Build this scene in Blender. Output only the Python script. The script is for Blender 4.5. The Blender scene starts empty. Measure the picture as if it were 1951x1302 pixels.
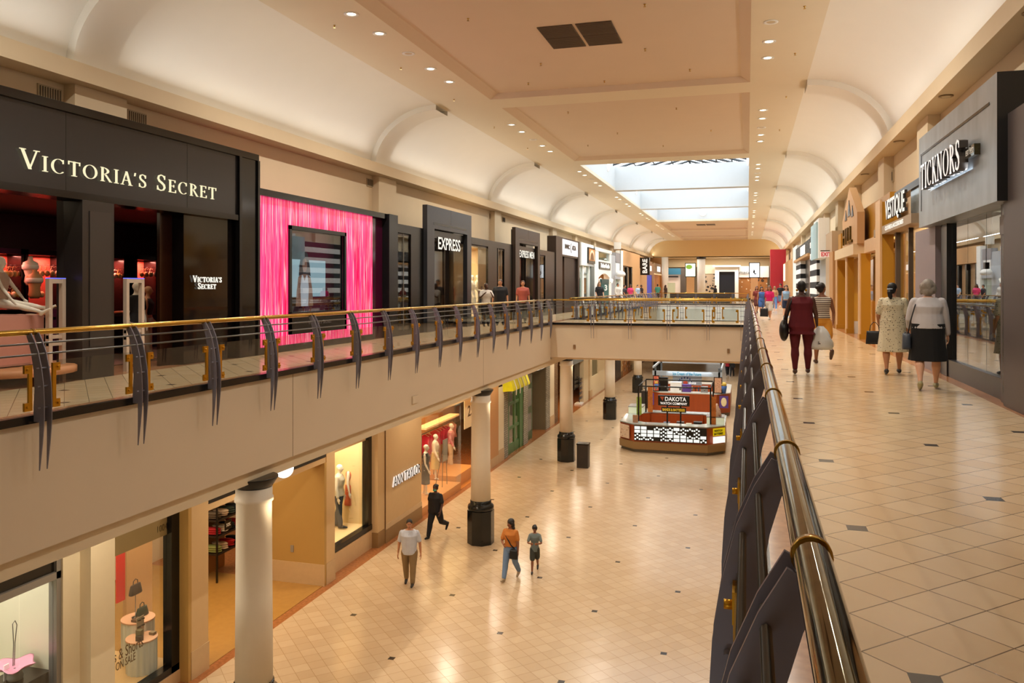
import bpy, bmesh, math, random
from mathutils import Vector, Matrix
random.seed(7)
SC = bpy.context.scene
COL = SC.collection
PI = math.pi
# ------------------------------------------------------------------ camera (metres; mall runs along +Y, upper floor z = 0)
FPX, CXP, HYP, EYE = 1545.0, 975.5, 548.0, 1.58
TH = math.atan((1424 - CXP) / FPX)
ST, CT = math.sin(TH), math.cos(TH)
ZL = -7.05                      # lower floor
cam = bpy.data.cameras.new('camera'); camo = bpy.data.objects.new('camera', cam); COL.objects.link(camo)
cam.sensor_width = 36.0; cam.lens = FPX / 1951 * 36.0; cam.shift_y = -(651 - HYP) / 1951
cam.clip_start = 0.05; cam.clip_end = 400
camo.location = (0, 0, EYE); camo.rotation_euler = (PI / 2, 0, TH)
SC.camera = camo
# ------------------------------------------------------------------ view + world
SC.view_settings.view_transform = 'Standard'; SC.view_settings.look = 'None'
SC.view_settings.gamma = 1.0; SC.view_settings.exposure = 0.25; SC.view_settings.use_curve_mapping = False
SC.cycles.use_denoising = True
try: SC.cycles.denoiser = 'OPENIMAGEDENOISE'
except Exception: pass
SC.cycles.max_bounces = 7; SC.cycles.diffuse_bounces = 4; SC.cycles.glossy_bounces = 4
SC.cycles.transparent_max_bounces = 16; SC.cycles.sample_clamp_indirect = 4.0; SC.cycles.sample_clamp_direct = 0
SC.cycles.caustics_reflective = False; SC.cycles.caustics_refractive = False
W = bpy.data.worlds.new('sky'); SC.world = W; W.use_nodes = True
W.node_tree.nodes['Background'].inputs[0].default_value = (0.86, 0.93, 1.0, 1)
W.node_tree.nodes['Background'].inputs[1].default_value = 3.1

def kelvin_warm(k): return {'warm': (1.0, .80, .52), 'mid': (1.0, .87, .68), 'cool': (.86, .94, 1.0), 'red': (1., .16, .1), 'gold': (1., .66, .28), 'white': (1, .95, .88)}[k]
def area(name, loc, size, power, col='mid', rot=(0, 0, 0), parent=None, spread=PI):
    l = bpy.data.lights.new(name, 'AREA'); l.energy = power; l.color = kelvin_warm(col) if isinstance(col, str) else col
    if isinstance(size, tuple): l.shape = 'RECTANGLE'; l.size, l.size_y = size
    else: l.shape = 'DISK'; l.size = size
    l.spread = spread
    o = bpy.data.objects.new(name, l); COL.objects.link(o)
    if parent:
        o.parent = parent; o.location = Vector(loc) - Vector(parent.location)
    else: o.location = loc
    o.rotation_euler = rot
    return o
# cove lamps behind the cornice lip throw light up the vaults, one per bay and side
BAYS = [-12.7, 0.3, 13.1, 25.95, 38.9, 51.6, 64.3, 77.0, 89.7, 102.4, 109]
COVE_P = 48
for i in range(len(BAYS) - 1):
    y0, y1 = BAYS[i], BAYS[i + 1]
    for sgn, X, ry in ((-1, -12.02, 1), (1, 3.67, -1)):
        area('cove_light', (X, (y0 + y1) / 2, 5.83), (0.10, (y1 - y0) - 1.6), COVE_P * (y1 - y0) / 12.7, (1.0, .97, .91), rot=(0, PI + ry * 0.62, 0))
# ------------------------------------------------------------------ helpers
def s2l(c): return c / 12.92 if c <= .04045 else ((c + .055) / 1.055) ** 2.4
def rgb(h):
    if isinstance(h, str):
        h = h.lstrip('#'); h = tuple(int(h[i:i + 2], 16) / 255 for i in (0, 2, 4))
    return tuple(s2l(c) for c in h[:3]) + (1.0,)
_M = {}
def M(name, col='888888', rough=.5, metal=0.0, spec=.5, noise=0.0, ns=6.0, bump=0.0, emit=None, es=1.0, coat=0.0, stretch=None, alpha=None):
    if name in _M: return _M[name]
    m = bpy.data.materials.new(name); m.use_nodes = True; nt = m.node_tree; b = nt.nodes['Principled BSDF']
    c = rgb(col)
    b.inputs['Base Color'].default_value = c; b.inputs['Roughness'].default_value = rough
    b.inputs['Metallic'].default_value = metal; b.inputs['Specular IOR Level'].default_value = spec
    b.inputs['Coat Weight'].default_value = coat; b.inputs['Coat Roughness'].default_value = .06
    if emit:
        b.inputs['Emission Color'].default_value = rgb(emit); b.inputs['Emission Strength'].default_value = es
    tc = nt.nodes.new('ShaderNodeTexCoord')
    n = nt.nodes.new('ShaderNodeTexNoise'); n.inputs['Scale'].default_value = ns; n.inputs['Detail'].default_value = 3
    mp = nt.nodes.new('ShaderNodeMapping'); nt.links.new(tc.outputs['Object'], mp.inputs[0]); nt.links.new(mp.outputs[0], n.inputs['Vector'])
    if stretch: mp.inputs['Scale'].default_value = stretch
    nz = max(noise, .02)
    mx = nt.nodes.new('ShaderNodeMix'); mx.data_type = 'RGBA'
    mx.inputs['A'].default_value = tuple(x * (1 - nz) for x in c[:3]) + (1,); mx.inputs['B'].default_value = tuple(min(1, x * (1 + nz)) for x in c[:3]) + (1,)
    nt.links.new(n.outputs['Fac'], mx.inputs['Factor']); nt.links.new(mx.outputs['Result'], b.inputs['Base Color'])
    if bump:
        bp = nt.nodes.new('ShaderNodeBump'); bp.inputs['Strength'].default_value = bump; bp.inputs['Distance'].default_value = .02
        nt.links.new(n.outputs['Fac'], bp.inputs['Height']); nt.links.new(bp.outputs[0], b.inputs['Normal'])
    _M[name] = m; return m
class N:  # tiny node-expression helper
    def __init__(s, nt): s.nt = nt
    def m(s, op, a, b=None, c=None):
        n = s.nt.nodes.new('ShaderNodeMath'); n.operation = op
        for i, v in enumerate((a, b, c)):
            if v is None: continue
            if isinstance(v, (int, float)): n.inputs[i].default_value = v
            else: s.nt.links.new(v, n.inputs[i])
        return n.outputs[0]
    def mix(s, f, a, b):
        n = s.nt.nodes.new('ShaderNodeMix'); n.data_type = 'RGBA'
        for k, v in (('Factor', f), ('A', a), ('B', b)):
            if isinstance(v, (int, float, tuple)): n.inputs[k].default_value = v
            else: s.nt.links.new(v, n.inputs[k])
        return n.outputs['Result']
def tile_floor(name, T, x0, y0, NP, cols, inset, groutc, rough, grout=.012, spec=.5):
    m = bpy.data.materials.new(name); m.use_nodes = True; nt = m.node_tree; b = nt.nodes['Principled BSDF']; e = N(nt)
    g = nt.nodes.new('ShaderNodeNewGeometry'); sp = nt.nodes.new('ShaderNodeSeparateXYZ'); nt.links.new(g.outputs['Position'], sp.inputs[0])
    x = e.m('SUBTRACT', sp.outputs[0], x0); y = e.m('SUBTRACT', sp.outputs[1], y0); k = 1 / (math.sqrt(2) * T)
    A = e.m('MULTIPLY', e.m('ADD', x, y), k); B = e.m('MULTIPLY', e.m('SUBTRACT', y, x), k)
    gr = e.m('LESS_THAN', e.m('MINIMUM', e.m('PINGPONG', A, .5), e.m('PINGPONG', B, .5)), grout)
    ins = e.m('LESS_THAN', e.m('ADD', e.m('PINGPONG', A, NP / 2), e.m('PINGPONG', B, NP / 2)), .29)
    cb = nt.nodes.new('ShaderNodeCombineXYZ'); nt.links.new(e.m('FLOOR', A), cb.inputs[0]); nt.links.new(e.m('FLOOR', B), cb.inputs[1])
    wn = nt.nodes.new('ShaderNodeTexWhiteNoise'); wn.noise_dimensions = '2D'; nt.links.new(cb.outputs[0], wn.inputs['Vector'])
    nz = nt.nodes.new('ShaderNodeTexNoise'); nz.inputs['Scale'].default_value = 2.2; nz.inputs['Detail'].default_value = 6; nz.inputs['Distortion'].default_value = 1.2
    ad = nt.nodes.new('ShaderNodeVectorMath'); ad.operation = 'MULTIPLY_ADD'
    nt.links.new(cb.outputs[0], ad.inputs[0]); ad.inputs[1].default_value = (7.3, 3.1, 0); nt.links.new(g.outputs['Position'], ad.inputs[2]); nt.links.new(ad.outputs[0], nz.inputs['Vector'])
    c = e.mix(wn.outputs['Value'], rgb(cols[0]), rgb(cols[1])); c = e.mix(e.m('MULTIPLY', nz.outputs['Fac'], .55), c, rgb(cols[2]))
    c = e.mix(gr, c, rgb(groutc)); c = e.mix(ins, c, rgb(inset)); nt.links.new(c, b.inputs['Base Color'])
    b.inputs['Roughness'].default_value = rough; nt.links.new(e.m('ADD', e.m('MULTIPLY', nz.outputs['Fac'], .12), rough - .04), b.inputs['Roughness'])
    b.inputs['Specular IOR Level'].default_value = spec
    bp = nt.nodes.new('ShaderNodeBump'); bp.inputs['Strength'].default_value = .25; bp.inputs['Distance'].default_value = .004; bp.invert = True
    nt.links.new(gr, bp.inputs['Height']); nt.links.new(bp.outputs[0], b.inputs['Normal'])
    return m
def glass(name, tint=(1, 1, 1), refl=.08, k=1.0, rough=0.0):
    if name in _M: return _M[name]
    m = bpy.data.materials.new(name); m.use_nodes = True; nt = m.node_tree; nt.nodes.remove(nt.nodes['Principled BSDF']); e = N(nt)
    t = nt.nodes.new('ShaderNodeBsdfTransparent'); t.inputs[0].default_value = tuple(tint) + (1,)
    gl = nt.nodes.new('ShaderNodeBsdfGlossy'); gl.inputs['Roughness'].default_value = rough; gl.inputs['Color'].default_value = (.95, .97, 1, 1)
    ge = nt.nodes.new('ShaderNodeNewGeometry'); dt = nt.nodes.new('ShaderNodeVectorMath'); dt.operation = 'DOT_PRODUCT'; nt.links.new(ge.outputs['Normal'], dt.inputs[0]); nt.links.new(ge.outputs['Incoming'], dt.inputs[1])
    sch = e.m('POWER', e.m('SUBTRACT', 1.0, e.m('ABSOLUTE', dt.outputs['Value'])), 5.0)   # Schlick, the same from both faces
    f = e.m('MINIMUM', e.m('ADD', e.m('MULTIPLY', sch, .9 * k), refl * .5 + .025 * k), 1.0)
    ms = nt.nodes.new('ShaderNodeMixShader'); nt.links.new(f, ms.inputs[0]); nt.links.new(t.outputs[0], ms.inputs[1]); nt.links.new(gl.outputs[0], ms.inputs[2])
    nt.links.new(ms.outputs[0], nt.nodes['Material Output'].inputs[0]); _M[name] = m; return m
def emis(name, col="ffffff", s=1.0):
    if name in _M: return _M[name]
    m = bpy.data.materials.new(name); m.use_nodes = True; nt = m.node_tree; nt.nodes.remove(nt.nodes['Principled BSDF'])
    em = nt.nodes.new('ShaderNodeEmission'); em.inputs[0].default_value = rgb(col); em.inputs[1].default_value = s
    nt.links.new(em.outputs[0], nt.nodes['Material Output'].inputs[0]); _M[name] = m; return m

class MB:
    """collects shapes, links them as ONE mesh object"""
    def __init__(s): s.v = []; s.f = []; s.mi = []; s.cur = 0; s.sm = []
    def add(s, vs, fs, smooth=False):
        o = len(s.v); s.v += [tuple(v) for v in vs]
        for f in fs: s.f.append(tuple(i + o for i in f)); s.mi.append(s.cur); s.sm.append(smooth)
        return s
    def m(s, i): s.cur = i; return s
    def box(s, x0, y0, z0, x1, y1, z1):
        x0, x1 = min(x0, x1), max(x0, x1); y0, y1 = min(y0, y1), max(y0, y1); z0, z1 = min(z0, z1), max(z0, z1)
        vs = [(x0, y0, z0), (x1, y0, z0), (x1, y1, z0), (x0, y1, z0), (x0, y0, z1), (x1, y0, z1), (x1, y1, z1), (x0, y1, z1)]
        return s.add(vs, [(0, 3, 2, 1), (4, 5, 6, 7), (0, 1, 5, 4), (1, 2, 6, 5), (2, 3, 7, 6), (3, 0, 4, 7)])
    def prism(s, pts, axis, a0, a1):
        n = len(pts)
        def P(p, a): return {'x': (a, p[0], p[1]), 'y': (p[0], a, p[1]), 'z': (p[0], p[1], a)}[axis]
        vs = [P(p, a0) for p in pts] + [P(p, a1) for p in pts]
        return s.add(vs, [tuple(range(n)), tuple(range(2 * n - 1, n - 1, -1))] + [(i, i + n, (i + 1) % n + n, (i + 1) % n) for i in range(n)])
    def quad(s, *p): return s.add(p, [tuple(range(len(p)))])
    def strip(s, rows, closed=False, smooth=True):
        n = len(rows[0]); vs = [p for r in rows for p in r]; fs = []
        for i in range(len(rows) - 1):
            for j in range(n if closed else n - 1):
                a = i * n + j; b = i * n + (j + 1) % n; fs.append((a, b, b + n, a + n))
        return s.add(vs, fs, smooth)
    def loft(s, path, radii, n=10, smooth=True, caps=True, up=None):
        """tube along a path; radii floats or (ra, rb)"""
        pts = [Vector(p) for p in path]; rows = []
        ref = None
        for i, p in enumerate(pts):
            t = (pts[min(i + 1, len(pts) - 1)] - pts[max(i - 1, 0)]).normalized()
            if ref is None:
                ref = Vector(up) if up else (Vector((0, 0, 1)) if abs(t.z) < .9 else Vector((1, 0, 0)))
            a = (ref - t * ref.dot(t))
            if a.length < 1e-5: a = t.orthogonal()
            a.normalize(); b = t.cross(a); ref = a
            r = radii[i] if isinstance(radii, (list, tuple)) else radii
            ra, rb = r if isinstance(r, tuple) else (r, r)
            rows.append([p + a * (ra * math.cos(2 * PI * k / n)) + b * (rb * math.sin(2 * PI * k / n)) for k in range(n)])
        s.strip(rows, True, smooth)
        if caps:
            o = len(s.v) - n * len(rows)
            s.f.append(tuple(o + k for k in range(n - 1, -1, -1))); s.mi.append(s.cur); s.sm.append(False)
            o2 = o + n * (len(rows) - 1)
            s.f.append(tuple(o2 + k for k in range(n))); s.mi.append(s.cur); s.sm.append(False)
        return s
    def tube(s, p0, p1, r, n=10, r1=None): return s.loft([p0, p1], [r, r if r1 is None else r1], n)
    def capsule(s, path, radii, n=10):
        pts = [Vector(p) for p in path]; r0, r1 = radii[0], radii[-1]
        t0 = (pts[0] - pts[1]).normalized(); t1 = (pts[-1] - pts[-2]).normalized()
        P = [pts[0] + t0 * r0 * .95, pts[0] + t0 * r0 * .6] + pts + [pts[-1] + t1 * r1 * .6, pts[-1] + t1 * r1 * .95]
        R = [r0 * .3, r0 * .8] + list(radii) + [r1 * .8, r1 * .3]
        return s.loft(P, R, n)
    def ell(s, c, r, n=14, m=9, rot=None):
        vs = []; fs = []
        for i in range(m + 1):
            ph = PI * i / m
            for j in range(n):
                th = 2 * PI * j / n; p = Vector((r[0] * math.sin(ph) * math.cos(th), r[1] * math.sin(ph) * math.sin(th), r[2] * math.cos(ph)))
                if rot: p = rot @ p
                vs.append(p + Vector(c))
        for i in range(m):
            for j in range(n): fs.append((i * n + j, (i + 1) * n + j, (i + 1) * n + (j + 1) % n, i * n + (j + 1) % n))
        return s.add(vs, fs, True)
    def lathe(s, prof, c=(0, 0, 0), n=20, smooth=True, ph=0.0):
        rows = [[(c[0] + r * math.cos(2 * PI * k / n + ph), c[1] + r * math.sin(2 * PI * k / n + ph), c[2] + z) for k in range(n)] for r, z in prof]
        s.strip(rows, True, smooth)
        o = len(s.v) - n * len(rows); s.f.append(tuple(o + k for k in range(n - 1, -1, -1))); s.mi.append(s.cur); s.sm.append(False)
        o2 = len(s.v) - n; s.f.append(tuple(o2 + k for k in range(n))); s.mi.append(s.cur); s.sm.append(False)
        return s
    def build(s, name, mats, parent=None, label=None, cat=None, group=None, kind=None, local=False, loc=None, recalc=True):
        me = bpy.data.meshes.new(name)
        if parent is not None: off = Vector((0, 0, 0)) if local else _wloc(parent)
        elif loc is not None: off = Vector(loc) if not local else Vector((0, 0, 0))
        else:
            xs = [v[0] for v in s.v]; ys = [v[1] for v in s.v]; zs = [v[2] for v in s.v]
            off = Vector(((min(xs) + max(xs)) / 2, (min(ys) + max(ys)) / 2, min(zs)))
        me.from_pydata([tuple(Vector(v) - off) for v in s.v], [], s.f)
        mats = mats if isinstance(mats, (list, tuple)) else [mats]
        for m_ in mats: me.materials.append(m_)
        me.polygons.foreach_set('material_index', s.mi); me.polygons.foreach_set('use_smooth', s.sm)
        if recalc:
            bm = bmesh.new(); bm.from_mesh(me); bmesh.ops.recalc_face_normals(bm, faces=bm.faces); bm.to_mesh(me); bm.free()
        me.update()
        o = bpy.data.objects.new(name, me); COL.objects.link(o)
        if parent is not None: o.parent = parent
        else: o.location = off if not (local and loc is not None) else Vector(loc)
        tag(o, label, cat, group, kind); return o
def _wloc(o):
    v = Vector(o.location)
    while o.parent: o = o.parent; v += Vector(o.location)
    return v
def tag(o, label=None, cat=None, group=None, kind=None):
    if label: o['label'] = label
    if cat: o['category'] = cat
    if group: o['group'] = group
    if kind: o['kind'] = kind
    return o
def thing(name, loc, label=None, cat=None, group=None, kind=None, rz=0):
    o = bpy.data.objects.new(name, None); COL.objects.link(o); o.location = loc; o.rotation_euler = (0, 0, rz); o.empty_display_size = .1
    return tag(o, label, cat, group, kind)
def copy_tree(o, parent=None):
    c = o.copy(); COL.objects.link(c); c.parent = parent
    for ch in list(o.children): copy_tree(ch, c)
    return c
def bevel(o, w=.01, seg=2):
    md = o.modifiers.new('bevel', 'BEVEL'); md.width = w; md.segments = seg; md.limit_method = 'ANGLE'; return o
# pixel -> world helpers (used to read positions off the photograph)
def ray(px, py=HYP):
    r = (px - CXP) / FPX; return (CT * r - ST, ST * r + CT, -(py - HYP) / FPX)
def YX(px, X): a = ray(px); return a[1] * X / a[0]
def ZX(px, py, X): a = ray(px, py); return EYE + a[2] * X / a[0]
def XY(px, Y): a = ray(px); return a[0] * Y / a[1]
def ZY(px, py, Y): a = ray(px, py); return EYE + a[2] * Y / a[1]
def FL(px, py, z=0.0):
    a = ray(px, py); t = (z - EYE) / a[2]; return Vector((a[0] * t, a[1] * t, z))

# ---- lettering
_tc = {}
def text_faces(txt, bold=0.0):
    key = (txt, bold)
    if key in _tc: return _tc[key]
    cu = bpy.data.curves.new('t', 'FONT'); cu.body = txt; cu.size = 1; cu.offset = bold; cu.resolution_u = 3
    o = bpy.data.objects.new('t', cu); COL.objects.link(o); bpy.context.view_layer.update()
    me = bpy.data.meshes.new_from_object(o.evaluated_get(bpy.context.evaluated_depsgraph_get()))
    vs = [(v.co.x, v.co.y) for v in me.vertices]; fs = [tuple(p.vertices) for p in me.polygons]
    ed = {}
    for f in fs:
        for i in range(len(f)):
            e = (f[i], f[(i + 1) % len(f)]); k = tuple(sorted(e)); ed.setdefault(k, []).append(e)
    be = [v[0] for v in ed.values() if len(v) == 1]
    bpy.data.objects.remove(o); bpy.data.curves.remove(cu); bpy.data.meshes.remove(me)
    xs = [v[0] for v in vs]; ys = [v[1] for v in vs]
    _tc[key] = (vs, fs, be, min(xs), max(xs), min(ys), max(ys)); return _tc[key]
def text(mb, txt, org, right, w, h, depth=.03, bold=0.0, up=(0, 0, 1)):
    """text fitted in a w x h box, org = lower-left of its front, right = reading direction; extrudes away from the reader"""
    vs, fs, be, x0, x1, y0, y1 = text_faces(txt, bold)
    R = Vector(right).normalized(); U = Vector(up).normalized(); Nn = R.cross(U); org = Vector(org)   # Nn points to reader
    F = [org + R * ((x - x0) / (x1 - x0) * w) + U * ((y - y0) / (y1 - y0) * h) for x, y in vs]
    Bk = [p - Nn * depth for p in F]; n = len(vs)
    mb.add(F + Bk, list(fs) + [tuple(i + n for i in reversed(f)) for f in fs] + [(a, a + n, b + n, b) for a, b in be])
def poly_ext(mb, P2, org, R, U, sx, sy, depth):
    Nn = R.cross(U); F = [org + R * (x * sx) + U * (y * sy) for x, y in P2]; n = len(F); Bk = [p - Nn * depth for p in F]
    mb.add(F + Bk, [tuple(range(n)), tuple(range(2 * n - 1, n - 1, -1))] + [(i, i + n, (i + 1) % n + n, (i + 1) % n) for i in range(n)])
SERIF = {
 'V': (.8, [(.05, 1, .40, 0, .15), (.38, 0, .70, 1, .06), (-.06, .98, .2, .98, .05), (.56, .98, .82, .98, .05)]),
 'I': (.36, [(.18, 0, .18, 1, .15), (.03, .02, .33, .02, .05), (.03, .98, .33, .98, .05)]),
 'T': (.76, [(.38, 0, .38, 1, .15), (.02, .96, .74, .96, .07), (.04, .76, .04, 1, .05), (.72, .76, .72, 1, .05), (.22, .02, .54, .02, .05)]),
 'R': (.78, [(.16, 0, .16, 1, .15), (.04, .02, .3, .02, .05), (.04, .98, .2, .98, .05), (.36, .5, .70, .02, .13), (.64, .02, .8, .02, .05), ('a', .2, .75, .34, .23, -90, 90, .05, .15)]),
 'A': (.78, [(.38, 1, .08, 0, .06), (.38, 1, .68, 0, .15), (.18, .34, .56, .34, .05), (-.02, .02, .2, .02, .05), (.54, .02, .82, .02, .05)]),
 'E': (.68, [(.16, 0, .16, 1, .15), (.04, .97, .58, .97, .06), (.04, .03, .62, .03, .06), (.16, .52, .46, .52, .05), (.57, .8, .57, 1, .05), (.62, 0, .62, .22, .05), (.46, .42, .46, .62, .05)]),
 'K': (.8, [(.16, 0, .16, 1, .15), (.2, .42, .64, .98, .06), (.32, .6, .7, .02, .15), (.04, .02, .3, .02, .05), (.04, .98, .3, .98, .05), (.54, .98, .76, .98, .05), (.6, .02, .82, .02, .05)]),
 'N': (.9, [(.14, 0, .14, 1, .06), (.12, 1, .74, 0, .15), (.74, 0, .74, 1, .06), (.02, .02, .27, .02, .05), (.0, .98, .16, .98, .05), (.62, .98, .86, .98, .05)]),
 'C': (.86, [('a', .46, .5, .38, .48, 48, 312, .06, .15), (.72, .7, .72, .96, .05)]),
 'O': (.98, [('a', .48, .5, .40, .48, 0, 360, .06, .15)]),
 'S': (.64, [('p', [(.5, .84), (.42, .95), (.28, .98), (.14, .9), (.1, .74), (.18, .6), (.34, .5), (.48, .38), (.52, .22), (.44, .07), (.28, .02), (.13, .06), (.06, .2)], .05, .14), (.52, .72, .52, .96, .05), (.06, .04, .06, .3, .05)]),
 "'": (.2, [(.1, 1, .06, .76, .09)]), ' ': (.45, [])}
def serif(mb, s, org, right, h, total, small=.8, depth=.03, big=(0,), TK=.78):
    R = Vector(right).normalized(); U = Vector((0, 0, 1)); org = Vector(org)
    adv = sum(SERIF[c][0] * (1 if i in big else small) + .13 for i, c in enumerate(s)); sx = total / adv; x = 0
    for i, c in enumerate(s):
        k = 1 if i in big else small
        w, st = SERIF[c]; lift = (k * h - h * .9 * k) if c == "'" else 0
        for q in st:
            if q[0] == 'a':
                _, cx, cy, rx, ry, a0, a1, w0, w1 = q; w0 *= TK; w1 *= TK; n = 18; O = []; I = []
                for j in range(n + 1):
                    a = math.radians(a0 + (a1 - a0) * j / n); ww = w0 + (w1 - w0) * abs(math.cos(a)) ** 1.5
                    O.append((cx + (rx + ww / 2) * math.cos(a), cy + (ry + ww / 6) * math.sin(a))); I.append((cx + (rx - ww / 2) * math.cos(a), cy + (ry - ww / 3) * math.sin(a)))
                for j in range(n): poly_ext(mb, [(x + px * k * sx, py * k * h) for px, py in (O[j], O[j + 1], I[j + 1], I[j])], org, R, U, 1, 1, depth)
            elif q[0] == 'p':
                pts, w0, w1 = q[1:]; w0 *= TK; w1 *= TK; n = len(pts)
                L = []; Rr = []
                for j, p in enumerate(pts):
                    a = pts[max(j - 1, 0)]; b = pts[min(j + 1, n - 1)]; dx, dy = b[0] - a[0], b[1] - a[1]; l = math.hypot(dx, dy); ww = w0 + (w1 - w0) * math.sin(PI * j / (n - 1)) ** 2
                    L.append((p[0] - dy / l * ww / 2, p[1] + dx / l * ww / 2)); Rr.append((p[0] + dy / l * ww / 2, p[1] - dx / l * ww / 2))
                for j in range(n - 1): poly_ext(mb, [(x + px * k * sx, py * k * h) for px, py in (L[j], L[j + 1], Rr[j + 1], Rr[j])], org, R, U, 1, 1, depth)
            else:
                ax, ay, bx, by, ww = q; ww *= TK; dx, dy = bx - ax, by - ay
                if abs(dy) < 1e-6: P = [(ax, ay - ww / 2), (bx, ay - ww / 2), (bx, ay + ww / 2), (ax, ay + ww / 2)]
                else: P = [(ax - ww / 2, ay), (ax + ww / 2, ay), (bx + ww / 2, by), (bx - ww / 2, by)]
                poly_ext(mb, [(x + px * k * sx, py * k * h) for px, py in P], org, R, U, 1, 1, depth)
        x += (w * k + .13) * sx
# ================================================================== SHELL
CREAM = M('cream_paint', 'e4d3b8', .75, ns=1.5, noise=.03)
CREAM2 = M('cream_wall_paint', 'dccaab', .7, ns=1.5, noise=.04)
VAULT = M('white_vault_paint', 'f0ece2', .8, ns=1.2, noise=.02)
CEILC = M('rose_cream_ceiling_paint', 'ddcab4', .8, ns=1.2, noise=.02)
FASC = M('fascia_paint', 'd9c8b0', .6, ns=1.0, noise=.03)
WHITE = M('white_paint', 'f0f1ef', .6); BLACK = M('black_lacquer', '0d0c0c', .25, noise=.1); DARK = M('dark_grey_metal', '2b2a2c', .35, noise=.1)
BRASS = M('polished_brass', 'c9a550', .16, metal=1.0, noise=.12, ns=9)
BRASSD = M('brass_dark_reflections', '625b42', .07, metal=1.0, noise=.6, ns=18)  # dark tone and streaks stand in for reflections on the polished rail
GOLDM = M('gold_bracket', 'd09c2c', .3, metal=.9)
STEELP = M('purple_grey_metal', '7c7985', .42, metal=.25, noise=.08)
TUBE = M('grey_steel_tube', '6e6d6c', .3, metal=.8)
TILEU = tile_floor('upper_marble_tiles', .3046, .69, 5.74, 5, ('dcc5a4', 'd2b792', 'c8a882'), '37332f', '6b563c', .16)
TILEL = tile_floor('lower_marble_tiles', .3567, -5.93, 19.35, 8, ('cfb695', 'c4a987', 'b89c7b'), '241d18', 'a3835b', .19, grout=.014)
BROWN = M('brown_marble_border', '9c6238', .16, noise=.45, ns=12); ROSE = M('rose_marble_border', 'b07c58', .16, noise=.4, ns=14)
XE, XR0 = -8.4, 0.1                # void edges
VOIDS = [(-12, 35.1), (39.2, 79.0)]
YEND = 108.0
S = 'structure'
# lower floor
MB().quad((-11.5, -10, ZL), (4.4, -10, ZL), (4.4, 135, ZL), (-11.5, 135, ZL)).build('floor', TILEL, kind=S, recalc=False)
MB().quad((-18, -10, ZL), (-11.5, -10, ZL), (-11.5, 135, ZL), (-18, 135, ZL)).build('floor', BROWN, kind=S, recalc=False)
# upper slabs
def slab(name, x0, x1, y0, y1, mat):
    MB().box(x0, y0, -.3, x1, y1, 0).build(name, mat, kind=S)
slab('floor', -10.9, XE - .3, -12, 135, TILEU); slab('floor', -20, -10.9, -12, 135, ROSE); slab('floor', XE - .3, XE - .012, -12, 79, ROSE)
slab('floor', XR0 + .28, 3.22, -12, 135, TILEU); slab('floor', 3.22, 9, -12, 135, ROSE); slab('floor', XR0 + .012, XR0 + .28, -12, 79, ROSE)
slab('floor', XE, XR0, 35.112, 39.188, TILEU); slab('floor', XE - .3, XR0 + .28, 79.012, 135, TILEU)
for (y0, y1) in ((-12, 35.1), (39.2, 79)):
    MB().box(XE - .35, y0, -1.67, XE, y1, -.005).build('trim_left', FASC, kind=S)
    MB().box(XR0, y0, -1.67, XR0 + .3, y1, -.005).build('trim_right', FASC, kind=S)
MB().box(XE - .4, -12, -1.93, XE - .12, 135, -1.67).build('trim_left', CREAM2, kind=S)
MB().box(XE, 35.1, -1.52, XR0, 35.3, -.005).build('trim_front', FASC, kind=S)
MB().box(XE, 39.0, -1.52, XR0, 39.2, -.005).build('trim_back', FASC, kind=S)
MB().box(XE, 79.0, -1.67, XR0, 79.3, -.005).build('trim_back', WHITE, kind=S)  # white instead of fascia paint stands in for skylight on this face
MB().box(-18, -12, -1.85, XE - .3, 135, -1.7).box(XR0 + .25, -12, -1.85, 9, 135, -1.7).box(XE, 79.2, -1.85, XR0, 135, -1.7).box(XE, 35.2, -1.6, XR0, 39.1, -1.5).build('ceiling', CREAM, kind=S)
# fascia expansion seams
g = MB()
for px, y0 in ((558, 700), (921, 640)):
    yy = YX(px, XE); g.box(XE - .01, yy - .008, -1.67, XE + .002, yy + .008, -.02)
g.build('trim_seam', M('seam', '8a7354', .8), kind=S)
# ---- upper walls
XWL, XWR = -12.55, 4.15
w = MB(); w.box(XWL - .3, -12, 3.55, XWL, YEND, 5.55)
w.build('wall_left', CREAM2, kind=S)
MB().box(XWR, -12, 3.0, XWR + .3, YEND, 5.55).build('wall_right', CREAM2, kind=S)
MB().box(-20, -12.3, ZL, 9, -12, 9).build('wall_rear_blocker', CREAM2, kind=S)  # unseen closing wall, added to keep sky light out behind the camera
MB().box(-18.2, -12, ZL, -17.9, 135, -1.7).build('wall_left_lower', CREAM2, kind=S)
MB().box(4.4, -12, ZL, 4.6, 135, -1.7).build('wall_right_lower', CREAM2, kind=S)
MB().box(-20.3, -12, 0, -20, 135, 5.6).build('wall_left_back', M('back_wall_dark', '3a2f28', .8), kind=S)
MB().box(9, -12, 0, 9.3, 135, 5.6).build('wall_right_back', M('back_wall_tan', '8a7658', .8), kind=S)
MB().box(-20, -12, 5.2, XWL - .2, 135, 5.4).box(XWR + .2, -12, 5.2, 9, 135, 5.4).build('ceiling', CREAM2, kind=S)
# cornice with lip
def mir(x): return -8.35 - x      # mirror about the void's centre line
CR = [(-12.0, 5.46), (-12.0, 5.80), (-12.12, 5.80), (-12.16, 5.70), (-12.6, 5.70), (-12.6, 5.46)]
MB().prism(CR, 'y', -12, YEND).build('trim_cornice_left', CREAM2, kind=S)
MB().prism([(mir(x), z) for x, z in CR], 'y', -12, YEND).build('trim_cornice_right', CREAM2, kind=S)
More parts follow.
